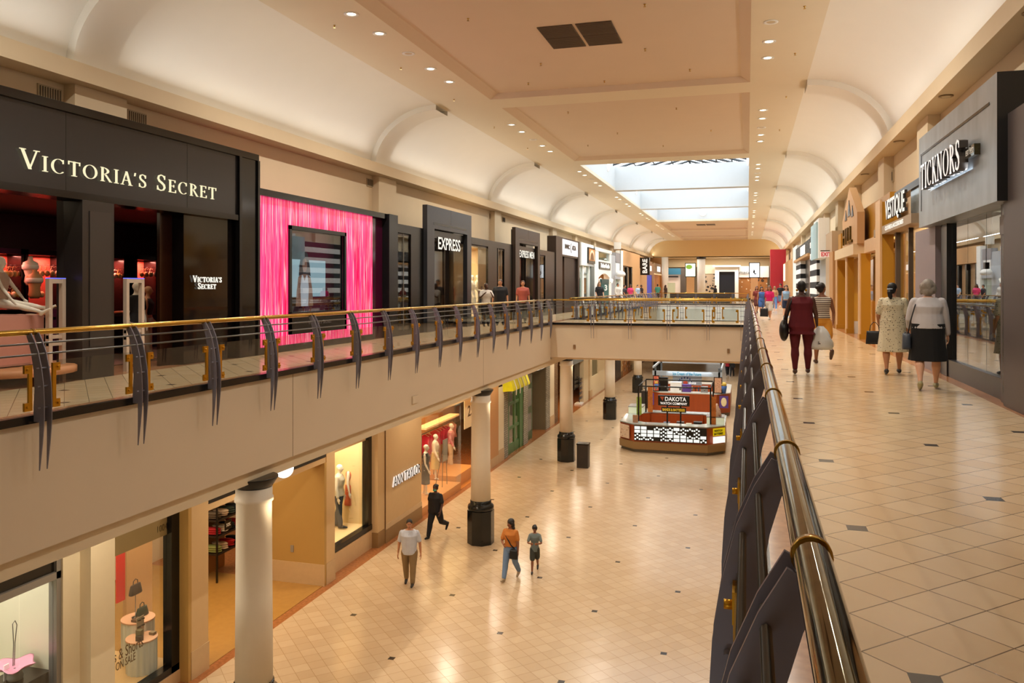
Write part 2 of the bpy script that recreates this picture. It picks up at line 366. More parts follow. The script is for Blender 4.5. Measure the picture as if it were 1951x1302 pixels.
# pilasters on the upper walls at the bay lines
PIL = [(12.5, 13.85), (25.75, 27.2), (39.2, 40.3), (52.0, 53.1), (59.3, 59.9), (67.0, 67.9), (76.0, 77.0), (88, 89)]
for y0, y1 in PIL:
    MB().box(XWL, y0, 3.9, XWL + .26, y1, 5.46).build('trim_pilaster_left', CREAM2, kind=S)
for y0, y1 in [(11.3, 12.5), (20.1, 21.3), (26.2, 27.3), (33.2, 34.4), (38.9, 40.0), (45.3, 46.3), (52, 53), (64, 65), (77, 78)]:
    MB().box(XWR - .26, y0, 3.4, XWR, y1, 5.46).build('trim_pilaster_right', CREAM2, kind=S)
# vaults + ribs
def arcpts(cx, cz, rx, rz, side, n=16):
    return [(cx - side * rx * math.cos(PI / 2 * i / n), cz + rz * math.sin(PI / 2 * i / n)) for i in range(n + 1)]
for side, nm in ((1, 'left'), (-1, 'right')):
    cx = -10.05 if side == 1 else mir(-10.05)
    A = arcpts(cx, 5.7, 2.42, 2.03, side)
    MB().strip([[(x, -12, z), (x, YEND, z)] for x, z in A]).build('ceiling_vault_' + nm, VAULT, kind=S, recalc=False)
    B = arcpts(cx, 5.7, 2.24, 1.86, side)
    for yb in [-12.7 + 13, 13.0, 26.0, 39.1, 52.0, 64.5, 77, 89.7, 102.4]:
        wd = .55
        g = MB(); g.strip([[(x, yb - wd, z), (x, yb + wd, z)] for x, z in B])
        g.strip([[(a[0], yb - wd, a[1]), (b[0], yb - wd, b[1])] for a, b in zip(A, B)]); g.strip([[(b[0], yb + wd, b[1]), (a[0], yb + wd, a[1])] for a, b in zip(A, B)])
        g.build('ceiling_rib_' + nm, VAULT, kind=S)
# soffits and coffers
XI0, XI1 = -8.08, 0.08             # inner edges of the two soffits
SOF = M('soffit_paint', 'e5d9c0', .7, ns=1.2, noise=.02)
MB().box(-10.06, -12, 7.73, XI0, YEND, 7.9).build('ceiling_soffit_left', SOF, kind=S)
MB().box(XI1, -12, 7.73, mir(-10.06), YEND, 7.9).build('ceiling_soffit_right', SOF, kind=S)
COFF = [(-12, -.6), (.7, 12.4), (13.7, 25.3), (26.6, 38.7), (78.0, 89.3), (90.3, 101.8), (102.8, YEND)]
WELL = [(40.1, 51.3), (52.1, 64.0), (64.8, 76.8)]
g = MB(); sl = .26; zt = 7.91
for y0, y1 in COFF:
    b = [(XI0, y0), (XI1, y0), (XI1, y1), (XI0, y1)]; t = [(XI0 + sl, y0 + .05), (XI1 - sl, y0 + .05), (XI1 - sl, y1 - .05), (XI0 + sl, y1 - .05)]
    vs = [(x, y, 7.73) for x, y in b] + [(x, y, zt) for x, y in t]
    g.add(vs, [(7, 6, 5, 4), (0, 1, 5, 4), (1, 2, 6, 5), (2, 3, 7, 6), (3, 0, 4, 7)])
g.build('ceiling_coffers', CEILC, kind=S)
g = MB(); edges = sorted([c for c in COFF] + [c for c in WELL])
for a, b in zip(edges[:-1], edges[1:]):
    if not (a in WELL and b in WELL): g.box(XI0, a[1], 7.73, XI1, b[0], 7.9)
g.build('ceiling_beams', SOF, kind=S)
# skylight wells
WW = M('well_white', 'd6dadb', .8)
ZT = 9.25
g = MB(); g.box(XI0 - .1, 40.0, 7.9, XI0, 76.9, ZT).box(XI1, 40.0, 7.9, XI1 + .1, 76.9, ZT).box(XI0, 39.9, 7.9, XI1, 40.1, ZT).box(XI0, 76.8, 7.9, XI1, 77.0, ZT + 1.5)
g.build('wall_skylight', WW, kind=S)
for a, b in ((51.3, 52.1), (64.0, 64.8)): MB().box(XI0, a, 7.74, XI1, b, ZT).build('ceiling_beams', WW, kind=S)
MB().quad((XI0, 40, ZT), (-4, 40, ZT + 1.4), (-4, 77, ZT + 1.4), (XI0, 77, ZT)).quad((XI1, 40, ZT), (-4, 40, ZT + 1.4), (-4, 77, ZT + 1.4), (XI1, 77, ZT)).build('window_1', glass('sky_glass', (.97, .99, 1), 0.0, .3), kind=S)
g = MB(); y = 40.0
while y < 77:
    g.loft([(XI0, y, ZT), (-4, y + 1.2, ZT + 1.38), (XI1, y, ZT)], .07, 4, smooth=False); y += 1.5
for k in (.25, .5, .75, 1):
    for sx in (1, -1):
        xx = -4 + sx * 4.08 * (1 - k); g.tube((xx, 40, ZT + 1.36 * k), (xx, 77, ZT + 1.36 * k), .05 if k < 1 else .08, 4)
g.build('window_1_frame', M('skylight_bar', '3c4145', .5, metal=.3), kind=S)
# end wall: arched tympanum above the last shops
pts = [(-12.6, 5.46), (4.25, 5.46), (4.25, 7.95), (-12.6, 7.95)]
MB().prism(pts, 'y', YEND, YEND + .3).build('wall_back', M('end_wall_paint', 'e2c490', .8, noise=.02), kind=S)
# ================================================================== RAILINGS
def blade_pts(u0=0.0):
    return [(-.025, .99), (.045, 1.025), (.10, .93), (.155, .80), (.20, .62), (.232, .42), (.245, .2), (.245, -.02), (.236, -.14), (.218, -.32), (.176, -.64), (.168, -.64), (.172, -.30), (.172, -.05), (.085, -.05), (.085, .12), (.10, .35), (.085, .58), (.05, .78), (.015, .90)]
def make_railing(label, axis, fixed, out, a0, a1, posts, group='balustrades around the two openings'):
    """axis 'y': runs along Y at X=fixed; out = outward (+1/-1) towards the void"""
    def P(u, a, z): return (fixed + out * u, a, z) if axis == 'y' else (a, fixed + out * u, z)
    root = thing('railing', P(0, (a0 + a1) / 2, 0), label, 'railing', group)
    hr = MB(); n = max(2, int((a1 - a0) / 3)); hr.loft([P(-.005, a0 + (a1 - a0) * i / n, 1.035) for i in range(n + 1)], .037, 20); h = hr.build('handrail', BRASS if fixed < -1 or axis == 'x' else BRASSD, root)
    rg = None; cl = MB(); cl.loft([P(-.005, posts[0] - .012, 1.035), P(-.005, posts[0] + .012, 1.035)], .0415, 20)
    for a in posts:
        if rg is None: rg = cl.build('collar_ring', BRASS, root); r_ = rg
        else: r_ = rg.copy(); COL.objects.link(r_); r_.location = (Vector(P(0, a, 0)) - Vector(P(0, posts[0], 0)))
    for (u, z) in ((.085, .90), (.135, .77)):
        MB().loft([P(u, a0, z), P(u, a1, z)], .012, 8).build('rail', TUBE, root)
    MB().box(*P(-.005, a0, -.07), *P(.09, a1, .03)).build('edge_strip', BLACK, root)
    pts = blade_pts()
    b = MB(); bolts = b
    for s_ in (-.062, .050):
        if axis == 'y': b.prism([(out * u, z) for u, z in pts], 'y', s_, s_ + .012)
        else: b.prism([(out * u, z) for u, z in pts], 'x', s_, s_ + .012) if False else b.add(*_pr(pts, out, s_))
    for u, z in ((.085, .90), (.135, .77), (.165, .60), (.185, .38), (.185, .12)):
        q0 = (out * u, -.1, z) if axis == 'y' else (-.1, out * u, z); q1 = (out * u, .1, z) if axis == 'y' else (.1, out * u, z)
        bolts.tube(q0, q1, .011, 6)
    cbs = []
    for sd in (-1, 1):
        cb = MB(); cbs.append(cb)
        for (z0, z1, wd) in ((.10, .20, .11), (.55, .65, .11), (.10, .65, .05)):
            lo, hi = sorted((sd * .15, sd * (.15 + wd)))
            d_ = .002 if wd == .05 else 0
            if axis == 'y': cb.box(out * (.135 + d_), lo, z0, out * (.165 - d_), hi, z1)
            else: cb.box(lo, out * (.135 + d_), z0, hi, out * (.165 - d_), z1)
        for z in (.15, .60):
            a = sd * .225
            cb.tube(*(((out * .16, a, z), (out * .19, a, z)) if axis == 'y' else ((a, out * .16, z), (a, out * .19, z))), .016, 8)
    pb = None
    for i, a in enumerate(posts):
        if pb is None:
            pb = b.build('post', STEELP, root, local=True); gbs = [c_.build('glass_clamp', GOLDM, pb, local=True) for c_ in cbs]; p = pb
        else:
            p = pb.copy(); COL.objects.link(p)
            for ch in gbs: c = ch.copy(); COL.objects.link(c); c.parent = p
        p.location = Vector(P(0, a, 0)) - Vector(root.location)
    ed = [a0] + list(posts) + [a1]
    for i in range(len(ed) - 1):
        lo, hi = ed[i] + .17, ed[i + 1] - .17
        if hi - lo > .3: MB().box(*P(.145, lo, .05), *P(.155, hi, .68)).build('glass_panel', glass('rail_glass', (.86, .88, .86), .03, .8), root)
    return root
def _pr(pts, out, s_):
    n = len(pts); vs = [(s_, out * u, z) for u, z in pts] + [(s_ + .012, out * u, z) for u, z in pts]
    return vs, [tuple(range(n)), tuple(range(2 * n - 1, n - 1, -1))] + [(i, i + n, (i + 1) % n + n, (i + 1) % n) for i in range(n)]
LP = [YX(px, XE + .15) for px in (80, 262, 403, 512, 600, 675, 738, 790, 835, 873, 907, 938, 965, 989)]
st = (LP[-1] - LP[0]) / 13; LP = [LP[0] + st * i for i in range(-4, 17) if LP[0] + st * i < 34.9]
make_railing('brass-topped railing with curved dark posts along the left walkway, nearest the camera', 'y', XE, 1, 0, 35.1, LP)
RP = [.45, 1.75, 2.82] + [4.27 + 1.43 * i for i in range(22) if 4.27 + 1.43 * i < 34.9]
make_railing('close-up brass handrail and curved grey posts running from the camera on the right', 'y', XR0 + .02, -1, -2, 35.1, RP)
BP = [XY(px, 35.1) for px in (1130, 1201, 1274.5, 1349.5, 1419)]
make_railing('railing across the near side of the bridge with slim paired posts', 'x', 35.1, -1, XE + .1, XR0 - .1, BP[:-1] + [XR0 - .3])
make_railing('railing across the far side of the bridge, behind the nearer one', 'x', 39.2, 1, XE + .1, XR0 - .1, [XE + .3 + 1.7 * i for i in range(5)])
make_railing('far railing along the left side beyond the bridge, seen at a slant', 'y', XE, 1, 39.2, 79, [40 + 1.71 * i for i in range(23)])
make_railing('far railing along the right side beyond the bridge', 'y', XR0, -1, 39.2, 79, [40 + 1.71 * i for i in range(23)])
make_railing('most distant railing crossing the far end of the second opening', 'x', 79.0, -1, XE + .1, XR0 - .1, [XE + .3 + 1.7 * i for i in range(5)])
# ================================================================== COLUMNS (lower level)
COLW = M('column_white_paint', 'e6dccb', .55); GRN = M('dark_green_marble', '15191a', .12, noise=.4, ns=9)
colq = [484, 916, 1079, 1162, 1215, 1253]
cx_lab = ['nearest round column, cut by the bottom of the frame', 'second round column from the camera, beside the couple walking', 'third round column, with the litter bin at its foot', 'fourth round column, left of the watch kiosk', 'fifth round column, beside the ice cream kiosk', 'farthest round column, behind the ice cream kiosk']
cols = []
for i, px in enumerate(colq):
    X = -8.66; Y = YX(px, X)
    c = thing('column', (X, Y, ZL), 'white round column, ' + cx_lab[i], 'column', 'round columns of the lower level'); cols.append((X, Y))
    MB().lathe([(.335, 1.45), (.325, 3.0), (.315, 4.72), (.345, 4.74), (.345, 4.80), (.325, 4.82), (.325, 4.99)], (0, 0, 0), 32).build('shaft', COLW, c, local=True)
    MB().lathe([(.30, 4.97), (.34, 5.02), (.43, 5.16), (.43, 5.18)], (0, 0, 0), 28).build('capital', BLACK, c, local=True)
    pl = MB().lathe([(.455, 0), (.455, 1.12), (.42, 1.14)], (0, 0, 0), 8, False, PI / 8).build('plinth', GRN, c, local=True)
    MB().lathe([(.40, 1.12), (.44, 1.16), (.45, 1.22), (.43, 1.29), (.38, 1.33), (.36, 1.36), (.36, 1.44), (.33, 1.46)], (0, 0, 0), 32).build('base_moulding', GRN, c, local=True)
    area('capital_uplight', (X + .62, Y + .1, -2.25), .2, 12, 'warm', parent=c, rot=(0, 0, 0))
for y in [7, 12, 17, 22, 27, 32, 37, 43, 50, 57, 64, 71, 80, 92]: area('slab_fill_light', (-10.25, y, -1.88), .3, 55, 'mid')  # unseen lamps added under the slab to brighten the lower walls
# ================================================================== DOWNLIGHTS in the soffits
LAMP = emis('lamp_glow', 'fff0cc', 9.0); LOFF = M('unlit_lamp', 'cdbd9d', .5)
offs = [3.4, 4.85, 6.6, 8.15, 9.65]
proto = {}
row = {-1: 0, 1: 0}
ordn = ['first', 'second', 'third', 'fourth', 'fifth', 'sixth', 'seventh', 'eighth', 'ninth', 'tenth', 'eleventh', 'twelfth']
def downlight(x, y, z, lit, label, group, power=95, r=.11):
    k = lit
    if k not in proto:
        t = thing('downlight', (x, y, z), label, 'light', group)
        MB().lathe([(.17, .0), (.17, -.012), (.115, -.014), (.10, .0)], (0, 0, 0), 20).build('trim_ring', WHITE, t, local=True)
        MB().lathe([(.098, -.004), (.098, -.001)], (0, 0, 0), 20).build('lens', LAMP if lit else LOFF, t, local=True)
        if lit:
            l = bpy.data.lights.new('downlight_lamp', 'AREA'); l.shape = 'DISK'; l.size = .16; l.energy = power; l.color = (1, .92, .79); l.spread = math.radians(150)
            lo = bpy.data.objects.new('downlight_lamp', l); COL.objects.link(lo); lo.parent = t; lo.location = (0, 0, -.03)
        proto[k] = t; return t
    t = copy_tree(proto[k]); t.location = (x, y, z); tag(t, label, 'light', group); return t
for bi in range(0, 8):
    y0 = [.3, 13.1, 26.0, 38.9, 51.6, 64.3, 77.0, 89.7, 102][bi]
    for side, X, nm in ((-1, -8.55, 'left'), (1, .52, 'right')):
        for oi, of in enumerate(offs):
            if bi == 8 and oi > 1: continue
            y = y0 + of
            if bi == 0 and oi < 2: continue
            lit = oi != 2
            row[side] += 1; nn = row[side]
            bay = ordn[bi]
            downlight(X, y, 7.73, lit, '%s round downlight in the %s soffit, %s of five, %s bay from the camera' % ('lit' if lit else 'unlit', nm, ordn[oi], bay), 'recessed downlights of the %s soffit' % nm)
# ================================================================== PEOPLE AND MANNEQUINS
def vox(o, size, sm=2, f=.5):
    r = o.modifiers.new('remesh', 'REMESH'); r.mode = 'VOXEL'; r.voxel_size = size; r.use_smooth_shade = True
    s_ = o.modifiers.new('smooth', 'SMOOTH'); s_.iterations = sm; s_.factor = f; return o
SK = {'pale': 'dba88a', 'tan': 'b9805c', 'brown': '8a563a', 'dark': '4f2e20', 'mann': 'e9e2d4'}
def skinm(k): return M('skin_' + k, SK[k], .5, noise=.06, ns=8) if k != 'mann' else M('mannequin_plastic', SK[k], .35)
def cloth(col, key=None, **k): return M('cloth_' + (key or col), col, .85, noise=k.pop('noise', .1), ns=k.pop('ns', 9), **k)
def striped(name, c1, c2, n, axis=2, thr=.5, jitter=False):
    if name in _M: return _M[name]
    m = M(name, c1, .8); nt = m.node_tree; e = N(nt); tc = nt.nodes.new('ShaderNodeTexCoord'); sp = nt.nodes.new('ShaderNodeSeparateXYZ'); nt.links.new(tc.outputs['Object'], sp.inputs[0])
    f = e.m('GREATER_THAN', e.m('FRACT', e.m('MULTIPLY', sp.outputs[axis], n)), thr)
    nt.links.new(e.mix(f, rgb(c1), rgb(c2)), nt.nodes['Principled BSDF'].inputs['Base Color']); return m
def spotted(name, c1, c2, c3, sc=28, t1=.16, t2=.12):
    if name in _M: return _M[name]
    m = M(name, c1, .8); nt = m.node_tree; e = N(nt); tc = nt.nodes.new('ShaderNodeTexCoord')
    out = rgb(c1)
    for c, s_, t in ((c2, sc, t1), (c3, sc * 1.37, t2)):
        v = nt.nodes.new('ShaderNodeTexVoronoi'); v.inputs['Scale'].default_value = s_; v.inputs['Randomness'].default_value = 1; nt.links.new(tc.outputs['Object'], v.inputs['Vector'])
        n2 = nt.nodes.new('ShaderNodeTexNoise'); n2.inputs['Scale'].default_value = s_ * 2; nt.links.new(tc.outputs['Object'], n2.inputs['Vector'])
        f = e.m('LESS_THAN', e.m('ADD', v.outputs['Distance'], e.m('MULTIPLY', n2.outputs['Fac'], .25)), t + .14)
        out = e.mix(f, out, rgb(c))
    nt.links.new(out, nt.nodes['Principled BSDF'].inputs['Base Color']); return m
def person(label, loc, face, h=1.7, skin='tan', fem=True, girth=1.0, top=('short', 'ffffff'), bottom=('trousers', '333344'), hair=('short', '1a1310'),
           legs=((18, 4), (-16, 22)), arms=((-14, 12, 10, 0), (16, 18, 10, 0)), shoes='222222', head=(0, 0), fine=False, group=None, cat='person', name='person', lean=0, extras=None, facefx=True, belly=0.0):
    """local axes: +Y ahead, +X right. legs = (thigh forward deg, knee flex) for right, left; arms = (forward deg, elbow flex, outward deg, inward turn)"""
    root = thing(name, loc, label, cat, group, rz=face)
    vx = .0095 if fine else .02
    L = lambda v: v * h
    body = MB(); D = Vector
    hx = L(.052); sx = L(.0955 if fem else .108) * (1 + (girth - 1) * .5)
    # torso
    if fem: T = [(.455, .075, .065), (.50, .100, .075), (.55, .093, .068), (.62, .074, .056), (.69, .082, .064), (.755, .094, .07), (.80, .103, .052), (.826, .074, .042), (.85, .034, .036)]
    else: T = [(.455, .075, .065), (.50, .091, .07), (.56, .084, .066), (.63, .082, .064), (.70, .092, .07), (.76, .106, .074), (.805, .122, .06), (.835, .08, .046), (.855, .040, .04)]
    gz = lambda z: (girth + (girth - 1) * .9 * max(0, 1 - abs(z - .62) / .07)) if z < .8 else 1 + (girth - 1) * .35
    tl = math.radians(lean)
    def LN(p):  # lean the trunk about the hips
        z0 = L(.5); dz = p[2] - z0
        if dz <= 0: return D(p)
        return D((p[0], p[1] + dz * math.sin(tl), z0 + dz * math.cos(tl)))
    def torso(mb, grow, z0, z1, flare=0.0):
        rows = []; tt = [t for t in T if z0 < t[0] < z1]
        def at(z):
            for a, b in zip(T[:-1], T[1:]):
                if a[0] <= z <= b[0]: k = (z - a[0]) / (b[0] - a[0]); return (z, a[1] + (b[1] - a[1]) * k, a[2] + (b[2] - a[2]) * k)
            return T[0] if z < T[0][0] else T[-1]
        seq = [at(z0)] + tt + [at(z1)]
        if z0 < T[0][0]: seq[0] = (z0, T[1][1], T[1][2])
        for z, rx, ry in seq:
            g = gz(z); fl = flare * max(0, (.62 - z) / .15); yb = L(.012) * (1 if .66 < z < .79 else 0) + belly * max(0, 1 - abs(z - .60) / .12)
            rows.append([LN((L(rx) * g * math.cos(a) * 1 + (L(grow) + fl) * math.cos(a), L(ry) * g * math.sin(a) + (L(grow) + fl) * math.sin(a) + yb * (1 if math.sin(a) > 0 else .3), L(z))) for a in [2 * PI * k / 18 for k in range(18)]])
        n = len(mb.v); mb.strip(rows, True)
        mb.f.append(tuple(n + k for k in range(17, -1, -1))); mb.mi.append(mb.cur); mb.sm.append(False)
        o2 = n + 18 * (len(rows) - 1); mb.f.append(tuple(o2 + k for k in range(18))); mb.mi.append(mb.cur); mb.sm.append(False)
    torso(body, 0, .455, .85)
    # legs
    J = {}
    minz = 9
    for si, (a, k) in zip((1, -1), legs):
        a, k = math.radians(a), math.radians(k)
        hip = D((si * hx * girth, 0, L(.50))); kn = hip + D((si * L(.006), math.sin(a), -math.cos(a))) * L(.238); an = kn + D((0, math.sin(a - k), -math.cos(a - k))) * L(.225)
        J[si] = (hip, kn, an, a - k); minz = min(minz, an.z - L(.042) + (L(.05) if False else 0))
    for si in (1, -1):
        hip, kn, an, sa = J[si]
        g = 1 + (girth - 1) * .6
        mid = kn.lerp(an, .3) + D((0, -L(.008), 0))
        body.capsule([hip, hip.lerp(kn, .5), kn, mid, kn.lerp(an, .75), an], [L(.056) * g, L(.047) * g, L(.031) * g, L(.034) * g, L(.024), L(.019)], 12)
        pit = min(0, sa) * .75 if sa < -.15 else (max(0, sa) * .5)
        f = D((0, math.cos(pit), math.sin(pit))); u = D((0, -math.sin(pit), math.cos(pit)))
        J[si] = (hip, kn, an, sa, f, u)
        heel = an - u * L(.028) - f * L(.022); toe = an - u * L(.036) + f * L(.095)
        body.capsule([heel, an - u * L(.022) + f * L(.02), toe], [L(.017), L(.022), L(.013)], 8)
    # arms
    A = {}
    for si, spec in zip((1, -1), arms):
        f, e, o_, inw = [math.radians(q) for q in spec]
        sh = LN((si * sx, 0, L(.797)))
        ud = D((si * math.sin(o_), math.sin(f) * math.cos(o_), -math.cos(f) * math.cos(o_))).normalized()
        fd = D((si * (math.sin(o_ * .4) - math.sin(inw)), math.sin(f + e) * math.cos(inw), -math.cos(f + e) * math.cos(inw))).normalized()
        el = sh + ud * L(.172); wr = el + fd * L(.148)
        A[si] = (sh, el, wr, ud, fd)
        g = 1 + (girth - 1) * .7
        body.capsule([sh, sh.lerp(el, .3), el, el.lerp(wr, .35), wr], [L(.0285) * g, L(.027) * g, L(.021) * g, L(.021), L(.014)], 10)
        hand(body, wr, fd, si, h, fine)
    # neck + head
    nk = LN((0, 0, L(.845))); tn, pt = math.radians(head[0]), math.radians(head[1])
    R = Matrix.Rotation(-tn, 3, 'Z') @ Matrix.Rotation(-pt, 3, 'X')
    hc = nk + D((0, L(.012), L(.088)))
    body.capsule([nk - D((0, 0, L(.02))), nk + D((0, L(.004), L(.02))), hc - D((0, 0, L(.03)))], [L(.033), L(.029), L(.029)], 12)
    def HP(x, y, z): return hc + R @ D((L(x), L(y), L(z)))
    body.ell(HP(0, -.004, .012), (L(.044), L(.055), L(.052)), rot=R); body.ell(HP(0, .010, -.018), (L(.037), L(.041), L(.047)), rot=R); body.ell(HP(0, .030, -.048), (L(.018), L(.016), L(.013)), rot=R)
    body.capsule([HP(0, .048, .006), HP(0, .061, -.014)], [L(.006), L(.009)], 8)
    for si in (1, -1): body.ell(HP(si * .045, .0, -.006), (L(.006), L(.012), L(.017)), 8, 6, rot=R)
    bo = body.build('body', skinm(skin), root, local=True); vox(bo, vx, 3 if fine else 2)
    if facefx and skin != 'mann':
        for si in (1, -1):
            ey = MB().ell(HP(si * .017, .0465, .004), (L(.0085), L(.005), L(.0045)), 8, 6, rot=R).build('eye', M('eye_white', 'ddd6cc', .3), root, local=True)
            MB().ell(HP(si * .017, .0505, .004), (L(.0042), L(.0025), L(.0042)), 8, 6, rot=R).build('pupil', M('eye_dark', '17100c', .2), ey, local=True)
            MB().capsule([HP(si * .008, .0515, .013), HP(si * .026, .046, .014)], [L(.0028), L(.002)], 6).build('eyebrow', M('brow', '1c120d', .8), root, local=True)
        MB().ell(HP(0, .0495, -.032), (L(.014), L(.005), L(.0048)), 8, 6, rot=R).build('mouth', M('lips_' + skin, {'pale': 'a8574d', 'tan': '8a463c', 'brown': '6b3129', 'dark': '472019'}[skin], .5), root, local=True)
    # hair
    if hair:
        st, hcol = hair; hm = M('hair_' + hcol, hcol, .55, noise=.3, ns=20); hb = MB(); pn = 'hair'
        def cap(gr, low=.0, back=.0):
            hb.ell(HP(0, -.014 - back, .022), (L(.047 + gr), L(.054 + gr), L(.050 + gr)), rot=R); hb.ell(HP(0, -.026, -.008 - low), (L(.044 + gr), L(.038 + gr), L(.045 + gr)), rot=R)
        if st == 'buzz': cap(-.001)
        elif st == 'short': cap(.004)
        elif st == 'curly':
            cap(.006); rr = random.Random(len(label))
            for i in range(26):
                a, b = rr.uniform(0, 2 * PI), rr.uniform(-.2, 1.3); hb.ell(HP(.05 * math.cos(a) * math.cos(b), -.014 + .056 * math.sin(a) * math.cos(b) - .008, .02 + .056 * math.sin(b)), (L(.017),) * 3, 7, 5)
        elif st == 'bob':
            cap(.010, .02); hb.ell(HP(0, -.022, -.03), (L(.062), L(.048), L(.040)), rot=R); rr = random.Random(6)
            for i in range(20):
                a = rr.uniform(PI * .95, 2.05 * PI); z = rr.uniform(-.055, .03); hb.ell(HP(.056 * math.cos(a), .05 * math.sin(a) - .01, z), (L(.02), L(.02), L(.03)), 7, 5)
        elif st == 'bun': cap(.003); hb.ell(HP(0, -.082, .012), (L(.027), L(.024), L(.026)), rot=R)
        elif st == 'pony':
            cap(.003); hb.capsule([HP(0, -.062, .0), HP(.008, -.088, -.035), HP(.014, -.080, -.085), HP(.016, -.07, -.11)], [L(.016), L(.026), L(.024), L(.009)], 10)
        elif st == 'long':
            cap(.006, .02)
            for dx in (-.03, 0, .03): hb.capsule([HP(dx, -.045, .0), HP(dx * 1.4, -.055, -.06), HP(dx * 1.5, -.05, -.12), HP(dx * 1.2, -.045, -.17)], [L(.026), L(.028), L(.024), L(.012)], 8)
            for si in (1, -1): hb.capsule([HP(si * .042, -.01, .01), HP(si * .05, -.008, -.05), HP(si * .046, .0, -.11)], [L(.014), L(.018), L(.010)], 8)
        elif st == 'wavy':
            cap(.010, .02); rr = random.Random(3)
            for i in range(22):
                a = rr.uniform(PI * .95, 2.05 * PI); z = rr.uniform(-.11, .03); hb.ell(HP(.052 * math.cos(a), .048 * math.sin(a) - .004, z), (L(.022), L(.02), L(.026)), 7, 5)
        ho = hb.build('hair', hm, root, local=True); vox(ho, vx * 1.1, 1)
    # clothes
    gr = .015
    def sleeves(mb, kind, gr=gr):
        if kind == 'none': return
        for si in (1, -1):
            sh, el, wr, ud, fd = A[si]; g = 1 + (girth - 1) * .7
            if kind == 'short': mb.capsule([sh, sh.lerp(el, .35), sh.lerp(el, .70)], [L(.0365) * g, L(.037) * g, L(.037) * g], 12)
            else: mb.capsule([sh, sh.lerp(el, .5), el, el.lerp(wr, .5), wr - fd * L(.02)], [L(.0365) * g, L(.035) * g, L(.031), L(.029), L(.027)], 12)
    def legcover(mb, frac, wide=.010, gg=1.0):
        for si in (1, -1):
            hip, kn, an = J[si][:3]; g = 1 + (girth - 1) * .6
            md_ = kn.lerp(an, .3) + D((0, -L(.008), 0)); pts = [hip, hip.lerp(kn, .5), kn, md_, kn.lerp(an, .75), an + (kn - an) * .04]; rad = [.060 * g, .052 * g, .037 * g, .041 * g, .033, .029] if wide < .01 else [.060 * g, .052 * g, .040 * g, .039 * g, .035, .032]
            if frac < 1:
                if frac <= .5: e_ = hip.lerp(kn, frac * 2); pts = [hip, hip.lerp(e_, .6), e_]; rad = [.060 * g, .058 * g, .056 * g]
                else: e_ = kn.lerp(an, frac * 2 - 1); pts = [hip, hip.lerp(kn, .5), kn, e_]; rad = [.060 * g, .052 * g, .042 * g, .042 * g]
            mb.capsule(pts, [L(r - .006 + wide) for r in rad], 12)
    if top:
        kind, c = top[0], top[1]; mt = c if not isinstance(c, str) else cloth(c); mb = MB(); hem = top[2] if len(top) > 2 else .50
        torso(mb, gr if kind != 'none' else .011, hem, .842 if kind != 'none' else .826, flare=top[3] if len(top) > 3 else 0.0); sleeves(mb, kind)
        o = mb.build('top', mt, root, local=True); vox(o, vx * 1.05, 2)
    if bottom:
        kind, c = bottom[0], bottom[1]; mt = c if not isinstance(c, str) else cloth(c); mb = MB(); pn = {'trousers': 'trousers', 'leggings': 'leggings', 'shorts': 'shorts', 'skirt': 'skirt', 'capri': 'trousers'}[kind]
        torso(mb, .004, .455, .565)
        if kind == 'trousers': legcover(mb, 1.0, .012)
        elif kind == 'leggings': legcover(mb, 1.0, .004)
        elif kind == 'capri': legcover(mb, .8, .010)
        elif kind == 'shorts': legcover(mb, bottom[2] if len(bottom) > 2 else .3, .014)
        elif kind == 'skirt':
            hem = bottom[2]; fl = bottom[3]; rows = []
            for i in range(9):
                t = i / 8; z = L(.60) + (L(hem) - L(.60)) * t; k = 24; w = 1 + .0 * t
                rx = L(.088 * girth) + (L(fl) - L(.088 * girth)) * t ** 1.1 + L(.012); ry = L(.07 * girth) + (L(fl * .85) - L(.07 * girth)) * t ** 1.1 + L(.01)
                if t < .45: rx = max(rx, L(.108) * girth); ry = max(ry, L(.08) * girth)
                yo = .5 * (J[1][1].y + J[-1][1].y) * t
                rows.append([(rx * math.cos(a) * (1 + .05 * t * math.sin(7 * a)), yo + ry * math.sin(a) * (1 + .07 * t * math.sin(5 * a + 1)), z) for a in [2 * PI * j / k for j in range(k)]])
            n0 = len(mb.v); mb.strip(rows, True); k = 24
            mb.f.append(tuple(n0 + q for q in range(k - 1, -1, -1))); mb.mi.append(0); mb.sm.append(False)
            o2 = n0 + k * 8; mb.f.append(tuple(o2 + q for q in range(k))); mb.mi.append(0); mb.sm.append(False)
        o = mb.build(pn, mt, root, local=True); vox(o, vx * 1.05, 2)
    if shoes:
        sm_ = M('shoe_' + shoes, shoes, .5)
        for si in (1, -1):
            hip, kn, an, sa, f, u = J[si]; mb = MB()
            heel = an - u * L(.026) - f * L(.024); toe = an - u * L(.034) + f * L(.100)
            mb.capsule([heel, an - u * L(.024) + f * L(.02), toe], [L(.023), L(.027), L(.018)], 10); mb.box(0, 0, 0, .001, .001, .001) if False else None
            o = mb.build('shoe', sm_, root, local=True); vox(o, vx, 1)
    # ground the lower foot
    lo = min((J[si][2] - J[si][5] * L(.05) - J[si][4] * L(.02)).z for si in (1, -1)); lo = min(lo, min((J[si][2] - J[si][5] * L(.052) + J[si][4] * L(.10)).z for si in (1, -1)))
    if extras: extras(root, L, HP, LN, A, J, torso)
    for ch in root.children: ch.location.z -= lo
    return root
